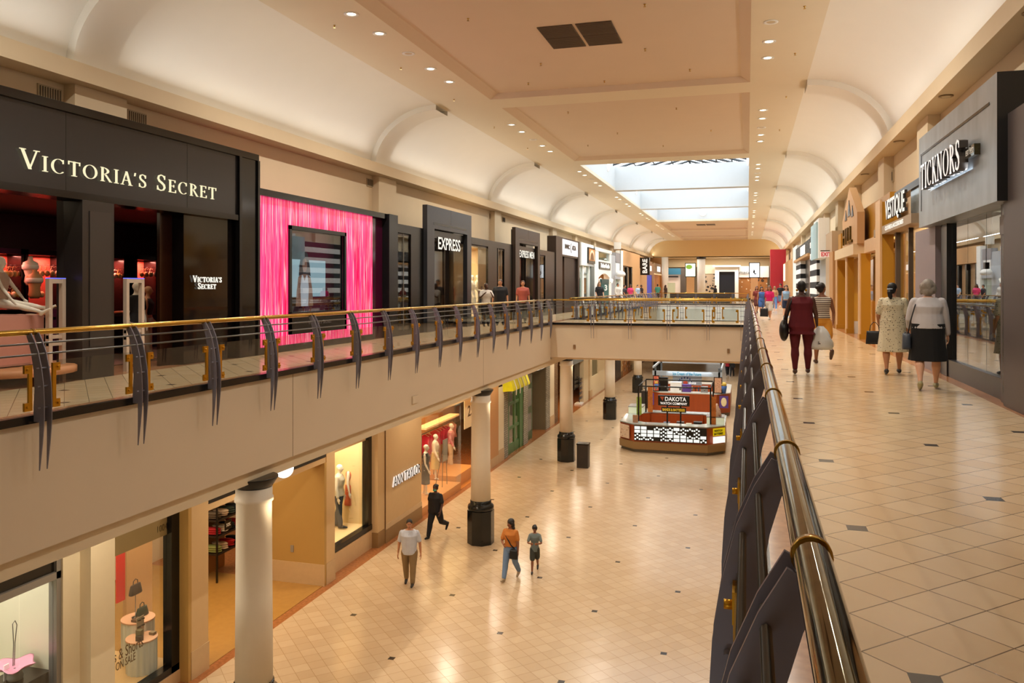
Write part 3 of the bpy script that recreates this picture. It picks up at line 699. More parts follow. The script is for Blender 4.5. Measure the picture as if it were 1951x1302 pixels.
def hand(mb, wr, fd, si, h, fine):
    L = lambda v: v * h; D = Vector
    side = fd.cross(D((si, 0, 0))); side = side.normalized() if side.length > .2 else D((0, 1, 0)); nrm = fd.cross(side).normalized()   # side: across the palm, forward
    if side.y < 0: side = -side
    inn = D((-si, 0, 0)); inn = (inn - fd * inn.dot(fd)).normalized() if abs(inn.dot(fd)) < .95 else nrm
    side = (side - fd * side.dot(fd)).normalized()
    pal = wr + fd * L(.028)
    rot = Matrix((side, inn, fd)).transposed()
    mb.ell(pal, (L(.024), L(.012), L(.033)), 10, 7, rot=rot)
    if not fine:
        mb.capsule([wr + fd * L(.045), wr + fd * L(.075) + inn * L(.006), wr + fd * L(.095) + inn * L(.016)], [L(.016), L(.014), L(.008)], 8)
        mb.capsule([wr + fd * L(.02) + side * L(.018), wr + fd * L(.05) + side * L(.03) + inn * L(.006)], [L(.008), L(.006)], 6); return
    for q, (off, ln) in enumerate(((.0175, .040), (.006, .046), (-.0055, .042), (-.016, .033))):
        b = wr + fd * L(.054) + side * L(off); sp = (fd + side * off * 6).normalized(); cur = .25 + .1 * q
        m1 = b + (sp + inn * cur * .5).normalized() * L(ln * .5); m2 = m1 + (sp + inn * (cur + .5)).normalized() * L(ln * .5)
        mb.capsule([b - fd * L(.012), b, m1, m2], [L(.0062), L(.0062), L(.0056), L(.0048)], 8)
    t0 = wr + fd * L(.014) + side * L(.016); t1 = t0 + (fd * .7 + side * .8 + inn * .3).normalized() * L(.026); t2 = t1 + (fd * .95 + side * .25 + inn * .35).normalized() * L(.022)
    mb.capsule([t0, t1, t2], [L(.009), L(.0072), L(.0058)], 8)
# ------------------------------------------------------------------ the people
def bag_tote(col, si=1, size=(.30, .12, .26), drop=.25, at='hand', key='tote_bag'):
    """a bag hung from the hand (its own top-level object is made by the caller)"""
    pass
def held(name, label, cat, root, pt, build, group=None):
    """a thing carried by a person stays top-level: place it in world space from the person's local point"""
    rz = root.rotation_euler.z; c, s_ = math.cos(rz), math.sin(rz); lo = root.children[0].location.z if root.children else 0
    p = Vector((root.location.x + c * pt.x - s_ * pt.y, root.location.y + s_ * pt.x + c * pt.y, root.location.z + pt.z + lo))
    t = thing(name, p, label, cat, group, rz=rz); build(t); return t
def handbag(t, w, d, hgt, col, handle=.2, strap=None, mat=None):
    mt = mat or M('leather_' + col, col, .45, noise=.1)
    b = MB(); n = 8
    rows = []
    for i in range(7):
        k = i / 6; ww = w / 2 * (1 - .12 * k); dd = d / 2 * (1 - .45 * k * k)
        rows.append([(ww * math.copysign(abs(math.cos(a)) ** .5, math.cos(a)), dd * math.copysign(abs(math.sin(a)) ** .6, math.sin(a)), -handle - hgt * (1 - k)) for a in [2 * PI * j / 16 for j in range(16)]])
    b.strip(rows, True); b.f += [tuple(range(15, -1, -1)), tuple(96 + q for q in range(16))]; b.mi += [0, 0]; b.sm += [False, False]
    b.build('bag_body', mt, t, local=True)
    for sy in (-1, 1):
        MB().loft([(-w * .28, sy * d * .22, -handle - .02), (-w * .22, sy * d * .1, -handle * .4), (-.02, sy * .01, 0), (.02, sy * .01, 0), (w * .22, sy * d * .1, -handle * .4), (w * .28, sy * d * .22, -handle - .02)], .006, 6).build('handle', mt, t, local=True)
def U(px, y1): return FL(px, y1, 0)
def Lw(px, y1): return FL(px, y1, ZL)
def hgt(px, ytop, ybot, z=0.0):
    a = ray(px, ybot); t = (z - EYE) / a[2]; return (ybot - ytop) * t / FPX
PEEP = []
# --- four on the lower level
p = Lw(780, 1115)
def ex_man(root, L, HP, LN, A, J, torso):
    MB().box(-.004, L(.09), L(.53), .004, L(.096), L(.80)).build('shirt_placket', cloth('b9bcc4'), root, local=True)
man = person('man in pale short-sleeved button shirt and khaki trousers walking on the lower level', p, math.radians(195), 1.86, 'tan', False, 1.18, ('short', 'c3c8d6', .47), ('trousers', '8a7350'), ('short', '15100d'), ((-12, 4), (16, 6)), ((-4, 14, 14, 0), (2, 10, 16, 0)), '1c1815', (-6, 8), True, belly=.03, extras=ex_man)
def ex_mask(root, L, HP, LN, A, J, torso):
    b = MB().ell(HP(0, .030, -.030), (L(.036), L(.034), L(.026))); o = b.build('face_mask', cloth('5fb3a0'), root, local=True)
    b = MB().box(-L(.05), L(.082), L(.60), L(.05), L(.088), L(.755)); o = b.build('shirt_print', spotted('shirt_print', '1b1a1c', '9a8a6a', '6f7a86', 22, .2, .18), root, local=True)
p = Lw(830, 1024)
mask = person('person in black printed T-shirt, black trousers and green face mask, walking near the window', p, math.radians(170), 1.85, 'dark', True, 1.22, ('short', '17161a', .49), ('trousers', '15151a'), ('bun', '120d0b'), ((22, 6), (-24, 44)), ((-22, 14, 24, 0), (14, 30, 20, 0)), '151414', (0, 10), True, extras=ex_mask, belly=.03)
p = Lw(973, 1104)
def ex_or(root, L, HP, LN, A, J, torso):
    MB().loft([(L(.09), -L(.02), L(.83)), (L(.05), L(.085), L(.74)), (-L(.05), L(.10), L(.60)), (-L(.10), L(.06), L(.535))], (.018), 6).build('bag_strap', cloth('101012'), root, local=True)
orange = person('woman in orange T-shirt and light blue jeans walking beside a child', p, math.radians(172), 1.78, 'brown', True, 1.08, ('short', 'c07530', .56), ('trousers', '6f88ab'), ('wavy', '17100d'), ((20, 4), (-14, 26)), ((20, 60, 12, 40), (2, 10, 12, 0)), 'a08c70', (28, 6), True, extras=ex_or)
held('crossbody_bag', 'black crossbody bag at the hip of the woman in orange', 'bag', orange, Vector((-.17, .17, .96)), lambda t: handbag(t, .26, .12, .26, '0e0e10', .02))
p = Lw(1019, 1090)
child = person('child in grey T-shirt and grey shorts looking down, walking on the lower level', p, math.radians(190), 1.40, 'brown', False, .88, ('short', '6f7b7a', .45), ('shorts', '3d3f38', .42), ('curly', '17100d'), ((20, 4), (-16, 24)), ((24, 78, 16, 35), (24, 78, 16, 35)), '1d1a18', (6, 22), True)
# --- four on the right walkway
p = U(1527, 714)
def ex_red(root, L, HP, LN, A, J, torso):
    MB().loft([(-L(.085), 0, L(.83)), (-L(.12), -L(.07), L(.74)), (-L(.15), -L(.05), L(.60)), (-L(.155), 0, L(.52))], .014, 6).build('bag_strap', cloth('0d0b0b'), root, local=True)
    for si in (1, -1): MB().ell(HP(si * .046, .0, -.035), (L(.012), L(.004), L(.014)), 10, 8).build('hoop_earring', GOLDM, root, local=True)
red = person('woman in dark red sleeveless top and matching leggings, seen from behind', p, math.radians(-2), 1.66, 'dark', True, 1.25, ('none', '5e0a18', .42, .018), ('leggings', '580a17'), ('buzz', '120c0a'), ((8, 2), (-6, 6)), ((4, 34, 14, 0), (6, 26, 16, 0)), '4a3128', (0, 0), True, extras=ex_red)
held('shoulder_bag', 'large black shoulder bag of the woman in dark red', 'bag', red, Vector((-.30, -.02, 1.02)), lambda t: (MB().ell((0, 0, -.26), (.085, .20, .20), 18, 12).build('bag_body', M('leather_0c0a0b', '0c0a0b', .4), t, local=True), MB().loft([(0, -.15, -.14), (0, -.06, .0), (0, .06, .0), (0, .15, -.14)], .014, 6).build('handle', M('leather_0c0a0b'), t, local=True)))
p = U(1566, 694)
ys = striped('striped_knit', 'd9cfc0', '4a3327', 26)
stripe = person('woman in striped tank top and orange shorts, dark hair tied up', p, math.radians(6), 1.66, 'brown', True, 1.02, ('none', ys, .56), ('shorts', 'c98626', .34), ('bun', '1a1210'), ((-22, 42), (10, 2)), ((10, 34, 16, 0), (26, 84, 14, 10)), '4a2f20', (52, 0), True)
def plastic_bag(t):
    b = MB(); rr = random.Random(4); rows = []
    for i in range(8):
        k = i / 7; r = .03 + .17 * math.sin(PI * min(1, k * .62 + .02)) ** .8
        rows.append([(r * math.cos(a) * (1 + .12 * rr.uniform(-1, 1)), r * .75 * math.sin(a) * (1 + .12 * rr.uniform(-1, 1)), -.02 - .42 * k) for a in [2 * PI * j / 14 for j in range(14)]])
    b.strip(rows, True); b.f += [tuple(98 + q for q in range(14))]; b.mi += [0]; b.sm += [False]
    b.build('bag_body', M('white_plastic', 'd4d2cf', .35), t, local=True)
    MB().box(-.05, -.142, -.34, .07, -.136, -.325).box(-.05, -.142, -.31, .05, -.136, -.295).build('printed_mark', cloth('202022'), t, local=True)
held('plastic_bag', 'white plastic shopping bag carried between the two women', 'bag', red, Vector((.33, .10, .86)), plastic_bag)
p = U(1701, 714)
fl = spotted('floral_dress', 'd6cbae', '3f3a2c', '8f6a4c', 25, .20, .15)
def ex_fl(root, L, HP, LN, A, J, torso):
    MB().lathe([(L(.028), -.01), (L(.033), .0), (L(.028), .012)], tuple(HP(0, -.062, .0)), 12).build('hair_tie', cloth('b9c3d4'), root, local=True)
floral = person('woman in cream floral midi dress with dark ponytail, seen from behind', p, math.radians(-6), 1.62, 'tan', True, 1.26, ('short', fl, .50), ('skirt', fl, .235, .15), ('pony', '120d0c'), ((8, 2), (-8, 8)), ((0, 20, 10, 0), (8, 42, 14, 10)), '1a1615', (30, 0), True, extras=ex_fl)
held('handbag', 'small black handbag held by the woman in the floral dress', 'bag', floral, Vector((-.30, .12, .90)), lambda t: handbag(t, .30, .11, .24, '101013', .16))
p = U(1768, 742)
white = person('grey-haired woman in white cardigan and black skirt walking away', p, math.radians(-8), 1.67, 'pale', True, 1.32, ('long', 'c9c5c9', .555, .02), ('skirt', '0b0b0e', .255, .155), ('bob', '8f867c'), ((12, 2), (-12, 20)), ((8, 8, 14, 0), (14, 40, 16, 10)), 'a9a27c', (0, 0), True)
MB().loft([(-.14, .02, 1.40), (-.19, -.13, 1.28), (-.25, -.14, 1.05), (-.28, -.06, .86)], .009, 6).build('bag_strap', cloth('23242c'), white, local=True)
held('shoulder_bag', 'grey-blue shoulder bag hanging beside the white cardigan', 'bag', white, Vector((-.30, -.04, .88)), lambda t: handbag(t, .13, .26, .24, '3c4350', .02))
# --- three on the left walkway (heads near the horizon; feet hidden by the slab edge)
def onl(px, ytop, X, h): # person whose head top is at ytop: distance from height
    Y = YX(px, X); return Vector((X, Y, 0)), ZX(px, ytop, X)
q, h = onl(926, 541, -10.2, 0)
person('person in black and white raglan top, hands raised, by the bright shop window', q, math.radians(-150), h, 'dark', False, 1.1, ('short', 'c9c2bb'), ('trousers', '18181c'), ('buzz', '100c0a'), ((4, 2), (-4, 2)), ((34, 96, 14, 30), (34, 96, 14, 30)), '202020', (0, 10))
q, h = onl(953, 534, -9.9, 0)
person('man in black polo shirt standing on the left walkway', q, math.radians(-165), h, 'tan', False, 1.22, ('short', '15161c', .47), ('trousers', '1c1c22'), ('short', '2a1f19'), ((2, 2), (-2, 2)), ((2, 14, 12, 0), (2, 14, 12, 0)), '202020', (0, 4), belly=.04)
q, h = onl(996, 536, -9.6, 0)
person('man in salmon polo shirt with short reddish-brown hair on the left walkway', q, math.radians(-160), h, 'tan', False, 1.1, ('short', '9a4c42', .47), ('trousers', '2b2626'), ('short', '4a2d1e'), ((6, 2), (-6, 2)), ((2, 14, 10, 0), (2, 14, 10, 0)), '202020', (0, 6))
# --- farther along the left walkway
far = [(1142, 537, 'person in black top with long light brown hair, leaning at the far left rail', 'pale', 'long', '7a5a3c', 'short', '16161a'),
       (1177, 541, 'person in white cardigan over black, on the far left walkway', 'tan', 'short', '1c1512', 'long', 'cfc8c0'),
       (1190, 544, 'person in dark grey shirt with short dark hair, far left walkway', 'tan', 'short', '1a1412', 'short', '3a3a40'),
       (1201, 543, 'woman in bright pink top, far left walkway', 'brown', 'long', '1a1210', 'short', 'd2406e'),
       (1215, 544, 'person in pale blue shirt, far left walkway', 'pale', 'short', '2a1f18', 'short', '9fb4cc'),
       (1222, 544, 'person in dark brown shirt at the end of the far left group', 'brown', 'short', '15100e', 'short', '33272a'),
       (1253, 541, 'person in teal green shirt, back turned, near the wooden kiosk door', 'brown', 'buzz', '130e0c', 'short', '3f8a80'),
       (1268, 544, 'seated-looking person in brown with long dark hair at the far rail', 'dark', 'long', '1a1210', 'short', '3a2822')]
for i, (px, yt, lab, sk, hs, hc_, tk, tcol) in enumerate(far):
    X = -9.3 - .25 * (i % 3); Y = YX(px, X); h = min(max(ZX(px, yt, X), 1.5), 1.9)
    person(lab, Vector((X, Y, 0)), math.radians(-150 + 25 * (i % 3) if i != 6 else 10), h, sk, hs == 'long', 1.12, (tk, tcol), ('trousers', '2b2c33'), (hs, hc_), ((10, 3), (-10, 8)), ((4, 30, 12, 10), (4, 30, 12, 10)), '333333', (0, 4), facefx=True)
person('person all in black walking across beyond the far railing', Vector((XY(1363, 82.0), 82.0, 0)), math.radians(80), 1.75, 'dark', False, 1.1, ('long', '111114'), ('trousers', '111114'), ('short', '0d0b0a'), ((14, 3), (-12, 12)))
# --- the group coming towards the camera on the right walkway
grp = [(1466, 612, 'woman in hot pink top and white shorts carrying a black tote bag', 1.66, 'tan', True, ('short', 'd81e6c', .55), ('shorts', 'd9d2cc', .42), ('long', '6a4a34')),
       (1451, 604, 'girl in blue denim overalls left of the woman in pink', 1.62, 'tan', True, ('none', '3f62a0', .5), ('shorts', '3f62a0', .34), ('long', '15100e')),
       (1476, 593, 'woman in tan crop top and blue jeans behind the woman in pink', 1.66, 'tan', True, ('short', 'b98a64', .58), ('trousers', '5a7fb4'), ('long', '8a6842')),
       (1498, 610, 'young woman in pale blue tube top and navy shorts, long brown hair', 1.70, 'pale', True, ('none', '8fb0d2', .58), ('shorts', '1b2540', .32), ('long', '3f2a1e')),
       (1487, 588, 'tall young man in black T-shirt at the back of the group', 1.86, 'tan', False, ('short', '15151a'), ('shorts', '5d7596', .45), ('curly', '15100e')),
       (1442, 600, 'person in brown-red top at the rail, left edge of the group', 1.66, 'tan', True, ('short', '7a2f26'), ('shorts', '5a2a24', .4), ('long', '5a3424')),
       (1460, 586, 'person with dark hair in red shirt behind the girl in denim', 1.60, 'tan', False, ('short', '8a2a26'), ('trousers', '22263a'), ('short', '15100e')),
       (1493, 584, 'person in white T-shirt behind the tall young man', 1.70, 'tan', False, ('short', 'c6c6c8'), ('shorts', '4a4f5c', .42), ('short', '15100e')),
       (1508, 583, 'person half hidden behind the woman in dark red', 1.62, 'pale', True, ('short', '9a8a88'), ('trousers', '3a3f4c'), ('long', '6a4a3a'))]
for i, (px, yb, lab, h, sk, fem, tp, bt, hr_) in enumerate(grp):
    q = U(px, yb - 2); o = person(lab, q, math.radians(176 + 9 * ((i * 3) % 4 - 1.5)), h, sk, fem, .98, tp, bt, hr_, ((18, 4), (-16, 26)) if i % 2 else ((-14, 24), (20, 4)), ((-12, 14, 10, 0), (12, 30 + 40 * (i == 2), 12, 30 * (i == 2))), 'd8d8d8' if i != 5 else '5a3a2a', (0, 0))
    if i == 0: pink = o
held('tote_bag', 'black tote bag with handles carried by the woman in pink', 'bag', pink, Vector((.24, .06, .78)), lambda t: handbag(t, .40, .16, .40, '17181a', .22))
# --- far right of the lower level
person('person in red shirt walking past the far kiosk, lower level', Lw(1386, 716), math.radians(10), 1.8, 'brown', True, 1.1, ('short', 'a8202e'), ('trousers', '17171c'), ('short', '120d0b'))
person('person in black beside the red shirt, lower level', Lw(1395, 718), math.radians(-10), 1.8, 'tan', True, 1.0, ('long', '1a1a1e'), ('trousers', '17171c'), ('long', '120d0b'))
# ================================================================== UPPER LEFT SHOPS (front plane X = XS, facing +X)
XS = -10.95
BRZ = M('dark_bronze_cladding', '15110f', .26, metal=.3, noise=.1); BLK = M('black_gloss_panel', '0b0a0b', .12, noise=.1)
GREYP = M('grey_portal_metal', '3a3d44', .3, metal=.4, noise=.08); BRN2 = M('brown_bronze_cladding', '3a2f29', .35, metal=.3, noise=.1)
DGL = glass('dark_shop_glass', (.55, .52, .5), .10, 1.2); CGL = glass('clear_shop_glass', (.93, .95, .94), .05, .9)
LETW = emis('letter_white_glow', 'fff6e6', .95); LETC = emis('letter_cream_glow', 'fff0c4', .9); LSIDE = M('letter_side_metal', '5a5450', .35, metal=.7)
def yx(px, X=XS): return YX(px, X)
def zx(px, py, X=XS): return ZX(px, py, X)
def front(name, loc, label, cat='shop front', group=None): return thing(name, loc, label, cat, group)
def room(y0, y1, X0, X1, z0, z1, mat, name, floor=None):
    """partitions, back wall and ceiling of one shop interior"""
    sg = 1 if X1 > X0 else -1
    MB().box(X0, y0 - .06, z0, X1, y0, z1).build('wall_' + name, mat, kind=S); MB().box(X0, y1, z0, X1, y1 + .06, z1).build('wall_' + name, mat, kind=S)
    MB().box(X1, y0, z0, X1 + sg * .06, y1, z1).build('wall_' + name, mat, kind=S); MB().box(X0 + sg * .03, y0, z1, X1, y1, z1 + .06).build('ceiling', mat, kind=S)
    if floor: MB().box(X0 + sg * .03, y0, z0 + .001, X1, y1, z0 + .012).build('floor', floor, kind=S)
Yp1, Yp2 = yx(492), yx(713)
# --- lingerie shop
vs = front('storefront', (XS, 9, 0), 'black glossy lingerie shop front with cream serif sign, nearest on the left')
MB().box(XS - .4, 2, 3.2, XS, yx(455), 4.52).build('fascia', M('charcoal_fascia', '1c191a', .22, noise=.06), vs)
MB().box(XS - .42, 2, 4.52, XS + .05, yx(490), 4.66).box(XS - .42, 2, 3.08, XS + .04, yx(455), 3.2).build('fascia_moulding', BLK, vs)
for px in (126, 357): MB().box(XS - .01, yx(px) - .006, 3.2, XS + .003, yx(px) + .006, 4.52).build('panel_joint', BLACK, vs)
lm = MB(); serif(lm, "VICTORIA'S SECRET", (XS + .05, yx(36), zx(50, 322) + .0), (0, 1, 0), .31, yx(412) - yx(36), small=.80, depth=.02, big=(0, 11))
lm.build('lettering', LETC, vs, recalc=True)
MB().box(XS - .45, yx(455), 0, XS + .02, yx(490), 4.52).build('glass_pillar', BLK, vs)
MB().box(XS - .05, yx(455) - .05, 0, XS + .06, yx(455) + .04, 4.52).box(XS - .05, yx(490) - .05, 0, XS + .06, yx(490) + .03, 4.52).build('pillar_edge_trim', BLACK, vs)
yc0, yc1 = yx(121), yx(216)
MB().prism([(XS - .55, YX(121, XS - .40)), (XS - .40, YX(121, XS - .40)), (XS + .06, YX(157, XS + .06)), (XS + .06, yc1 - .05), (XS - .1, yc1), (XS - .55, yc1)], 'z', 0, 3.08).build('pier', M('charcoal_pier', '2b2624', .35, noise=.05), vs)
MB().box(XS + .05, YX(157, XS) + .09, .55, XS + .075, yc1 - .12, 2.9).build('raised_panel', M('charcoal_panel', '352f2c', .4), vs)
MB().box(XS - .4, yx(358), 0, XS - .1, yx(455), 3.08).build('dark_wall_panel', M('dark_mirror_panel', '100c0b', .08, noise=.1), vs)
MB().box(XS - .45, yx(303, XS - .4), 0, XS - .38, yx(360, XS - .4), 3.08).build('side_panel', M('brown_lacquer', '2b1409', .2, noise=.2), vs)
lm = MB(); serif(lm, "VICTORIA'S", (XS - .05, yx(373), zx(373, 538, XS - .05)), (0, 1, 0), .14, yx(428) - yx(373), .8, .02); serif(lm, "SECRET", (XS - .05, yx(382), zx(382, 551, XS - .05)), (0, 1, 0), .13, yx(417) - yx(382), .8, .02); lm.build('small_lettering', LETW, vs)
area('shop_light', (XS - 2.2, 13, 3.2), (2, 5), 35, 'warm')  # unseen lamp added to lift the dark interior
room(1.8, yx(735), XS - 1.3, XS - 5.2, 0, 3.25, M('burgundy_dark_wall', '2a0d0b', .6, noise=.1), 'shop_1', M('dark_shop_floor', '1d1411', .3))
# red lit niches on the back wall
XB = XS - 4.6
REDW = M('coral_niche_paint', 'c2503f', .6)
ns = []
for i, (p0, p1, w) in enumerate(((-60, 46, 'left edge'), (49, 121, 'beside the black pier'), (205, 236, 'right of the pier'), (262, 297, 'behind the dark mannequin'))):
    y0, y1 = yx(p0, XB), yx(p1, XB); zt = 2.32
    n = thing('display_niche', (XB, (y0 + y1) / 2, 0), 'red-lit black wall niche in the lingerie shop, ' + w, 'shelf unit', 'red-lit niches of the lingerie shop')
    MB().box(XB - .45, y0, .4, XB - .4, y1, zt).build('back_panel', REDW, n)
    MB().box(XB - .45, y0 - .12, .4, XB, y0, zt + .1).box(XB - .45, y1, .4, XB, y1 + .12, zt + .1).box(XB - .45, y0 - .12, zt, XB, y1 + .12, zt + .12).build('surround', BLACK, n)
    MB().box(XB - .44, y0, .0, XB + .35, y1, .85).build('drawer_unit', BLACK, n)
    area('niche_light', (XB - .2, (y0 + y1) / 2, zt - .04), (.08, y1 - y0 - .1), 26, (1, .30, .22), parent=n)
    ns.append((y0, y1))
def bra(t, col, k=1.0):
    m_ = M('lace_' + col, col, .6, noise=.2)
    for sg in (-1, 1): MB().ell((0.03, sg * .075 * k, -.17 * k), (.045, .072 * k, .075 * k), 10, 7).build('cup', m_, t, local=True)
    MB().loft([(0, -.13 * k, -.16 * k), (0, -.07 * k, 0), (0, .0, -.02 * k), (0, .07 * k, 0), (0, .13 * k, -.16 * k)], .006, 5).build('strap', m_, t, local=True)
    MB().loft([(0, -.06, .02), (0, 0, .035), (0, .06, .02)], .005, 5).build('hanger', BLACK, t, local=True)
bc = ['c9a04a', 'd6a06a', 'b5743c', '8a6a3a', 'caa98a', 'd8b090']
where = ['top row of the niche at the left edge', 'lower row of the niche at the left edge', 'top row beside the white bust', 'lower row under the beige bust', 'niche behind the dark mannequin', 'narrow niche right of the pier']
k = 0
for (pxs, py, X, wi) in (((4, 13, 22, 31), 508, XB - .1, 0), ((3, 19, 30), 548, XB - .1, 1), ((73, 83, 93, 103), 508, XB - .1, 2), ((52, 62, 73), 548, XB - .1, 3), ((272, 281, 290), 512, XB - .1, 4), ((222, 229), 514, XB - .1, 5)):
    for j, px in enumerate(pxs):
        t = thing('hanging_bra', (X, yx(px, X), zx(px, py, X)), '%s bra, %s from left, %s' % (['gold', 'peach', 'amber', 'olive', 'beige', 'pale peach'][k % 6], ordn[j], where[wi]), 'underwear', 'bras hanging in the red niches')
        bra(t, bc[k % 6], .95); k += 1
def bust(name, X, px, py, col, lab, h=.8):
    t = thing(name, (X, yx(px, X), zx(px, py, X)), lab, 'mannequin', 'mannequins in the shops')
    MB().lathe([(.09, -.34), (.13, -.26), (.105, -.12), (.14, .02), (.165, .10), (.15, .17), (.06, .22), (.045, .30), (.03, .31)], (0, 0, 0), 18).build('torso', M('bust_fabric_' + col, col, .5), t, local=True)
    MB().lathe([(.142, .0), (.172, .04), (.175, .10), (.16, .12)], (0, 0, 0), 18).build('bra_band', M('lace_white', 'd8cfc6', .6), t, local=True)
    return t
bust('bust_form', XB + .1, 58, 515, 'd8c6b4', 'white bust form wearing a white bra in the red niche')
bust('bust_form', XB + .25, 66, 540, 'b08458', 'beige bust form wearing a nude bra below the white one')
# tables with folded lingerie
for i, (X, p0, p1, py, lab) in enumerate(((XB + 1.0, 16, 118, 589, 'upper black display table of folded pale lingerie'), (XB + 1.9, 4, 80, 605, 'lower black display table of folded beige lingerie'), (XB + 1.2, 216, 236, 598, 'small black display table right of the pier'))):
    y0, y1 = yx(p0, X), yx(p1, X); z = zx((p0 + p1) / 2, py, X)
    t = thing('display_table', (X, (y0 + y1) / 2, 0), lab, 'table')
    MB().box(X - .35, y0, z - .06, X + .35, y1, z).build('table_top', BLACK, t); MB().box(X - .3, y0 + .05, 0, X + .3, y1 - .05, z - .06).build('cabinet', BLACK, t)
    nn = max(2, int((y1 - y0) / .22))
    for j in range(nn):
        yy = y0 + .12 + j * (y1 - y0 - .2) / max(1, nn - 1)
        f = MB().ell((X + .05, yy, z + .035), (.16, .09, .035), 10, 6); f.build('folded_garment', M('fold_%d' % ((i * 3 + j) % 4), ['cf9c7c', 'c5b49a', 'a8582f', 'd9a9a0'][(i * 3 + j) % 4], .8), label='%s folded garment, %s from left on the %s' % (['peach', 'cream', 'rust', 'pink'][(i * 3 + j) % 4], ordn[j], ['upper black table', 'lower black table', 'small table right of the pier'][i]), cat='clothes', group='folded garments on the lingerie tables')
# security gates
for px0, px1, lab in ((90, 122, 'white security gate with blue light at the left shop opening'), (238, 272, 'white security gate in front of the dark dressed mannequin')):
    X = XS - .25; y0, y1 = yx(px0, X), yx(px1, X) + .0; z = zx(px0, 531, X)
    t = thing('security_gate', (X, (y0 + y1) / 2, 0), lab, 'gate')
    MB().box(X - .04, y0, 0, X + .04, y0 + .07, z).box(X - .04, y1 - .07, 0, X + .04, y1, z).box(X - .035, y0 + .01, z - .08, X + .035, y1 - .01, z - .002).box(X - .03, y0, .72, X + .03, y1, .78).box(X - .03, y0, .60, X + .03, y1, .66).build('frame', M('gate_plastic', 'c9b8a8', .4), t)
    MB().box(X - .04, y0, z, X + .04, y1, z + .012).build('status_light', emis('blue_glow', '5a66ff', 1.6), t)
person('mannequin in black top and pale trousers behind the right security gate', Vector((XS - 1.0, yx(259, XS - 1.0), .012)), math.radians(-95), 1.66, 'mann', True, 1, ('short', '0e0d0f'), ('trousers', 'b9a896'), None, ((6, 2), (-6, 2)), ((0, 10, 10, 0), (0, 10, 10, 0)), None, cat='mannequin', name='mannequin', facefx=False)
person('mannequin with bare tan arm in white trousers beside the dark one', Vector((XS - 1.7, yx(281, XS - 1.7), .0)), math.radians(-60), 1.6, 'tan', True, 1, ('none', '2a1a16', .6), ('trousers', 'b9a896'), None, ((6, 2), (-6, 2)), ((0, 10, 10, 0), (-16, 50, 24, 0)), None, cat='mannequin', name='mannequin', facefx=False)
# pink pedestal with a seated mannequin at the left edge
X = XS - .9; y0, y1 = yx(-40, X), yx(48, X)
t = thing('display_pedestal', (X, (y0 + y1) / 2, 0), 'pink block pedestal with round peach base at the left edge of the photo', 'pedestal')
MB().box(X - .5, y0, .30, X + .4, y1, 1.12).build('block', M('pink_pedestal', 'c08a7c', .6), t); MB().lathe([(1.1, 0), (1.1, .10), (1.05, .12)], (0, 0, .16), 32).build('round_base', M('peach_base', 'd28f62', .5), t, local=True)
person('seated white mannequin on the pink pedestal, arm reaching down', Vector((X - .1, yx(8, X) , 1.12 - .02)), math.radians(-70), 1.55, 'mann', True, 1, ('none', 'b79a86'), None, None, ((80, 4), (84, 4)), ((34, 6, 10, 0), (30, 6, 16, 0)), None, cat='mannequin', name='mannequin', facefx=False)
# --- pink striped light wall with framed window
pink = M('pink_striped_lightbox', 'e0206a', .3); nt = pink.node_tree; e = N(nt)
tc = nt.nodes.new('ShaderNodeTexCoord'); mp = nt.nodes.new('ShaderNodeMapping'); mp.inputs['Scale'].default_value = (0, 1, .03); nt.links.new(tc.outputs['Object'], mp.inputs[0])
def nzz(sc, det, w):
    n = nt.nodes.new('ShaderNodeTexNoise'); n.inputs['Scale'].default_value = sc; n.inputs['Detail'].default_value = det; nt.links.new(mp.outputs[0], n.inputs['Vector']); return n.outputs['Fac']
c = e.mix(e.m('SMOOTHSTEP', nzz(9, 2, 0), .42, .6) if False else e.m('MULTIPLY', e.m('SUBTRACT', nzz(7, 2, 0), .35), 3.0), rgb('d4004c'), rgb('f03a80'))
c = e.mix(e.m('MINIMUM', e.m('MAXIMUM', e.m('MULTIPLY', e.m('SUBTRACT', nzz(26, 3, 0), .54), 6.0), 0.0), .55), c, rgb('ffc8d8'))
b = nt.nodes['Principled BSDF']; nt.links.new(c, b.inputs['Base Color']); nt.links.new(c, b.inputs['Emission Color']); b.inputs['Emission Strength'].default_value = .68; b.inputs['Roughness'].default_value = .12
pw = front('storefront', (XS, (Yp1 + Yp2) / 2, 0), 'glowing hot pink striped wall around a dark framed window'); XP = XS - .06
fy0, fy1 = yx(553), yx(661)
for (a, b_, z0, z1) in ((Yp1, fy0, .16, 3.74), (fy1, Yp2, .16, 3.74), (fy0, fy1, 3.14, 3.74), (fy0, fy1, .16, .40)):
    MB().box(XP - .2, a, z0, XP, b_, z1).build('pink_panel', pink, pw)
MB().box(XS - .35, Yp1 - .02, 3.74, XS + .04, yx(735), 3.90).build('head_trim', BLK, pw); MB().box(XS - .3, Yp1, 0, XS, Yp2, .16).build('foot_trim', BLK, pw)
MB().box(XP - .3, fy0, .40, XP + .05, fy0 + .1, 3.14).box(XP - .3, fy1 - .1, .40, XP + .05, fy1, 3.14).box(XP - .3, fy0, 3.04, XP + .05, fy1, 3.14).box(XP - .3, fy0, .40, XP + .05, fy1, .95).build('window_frame', BLACK, pw)
MB().box(XP - .03, fy0 + .1, .95, XP - .02, fy1 - .1, 3.04).build('window_pane', glass('pink_window_glass', (.9, .92, .94), .10, .7), pw)
lm = MB(); serif(lm, "VICTORIA'S SECRET", (XP + .06, yx(588), .62), (0, 1, 0), .09, yx(632) - yx(588), .85, .01, (0, 11)); lm.build('lettering', M('grey_lettering', '6d6a68', .4), pw)
XQ = XP - .8
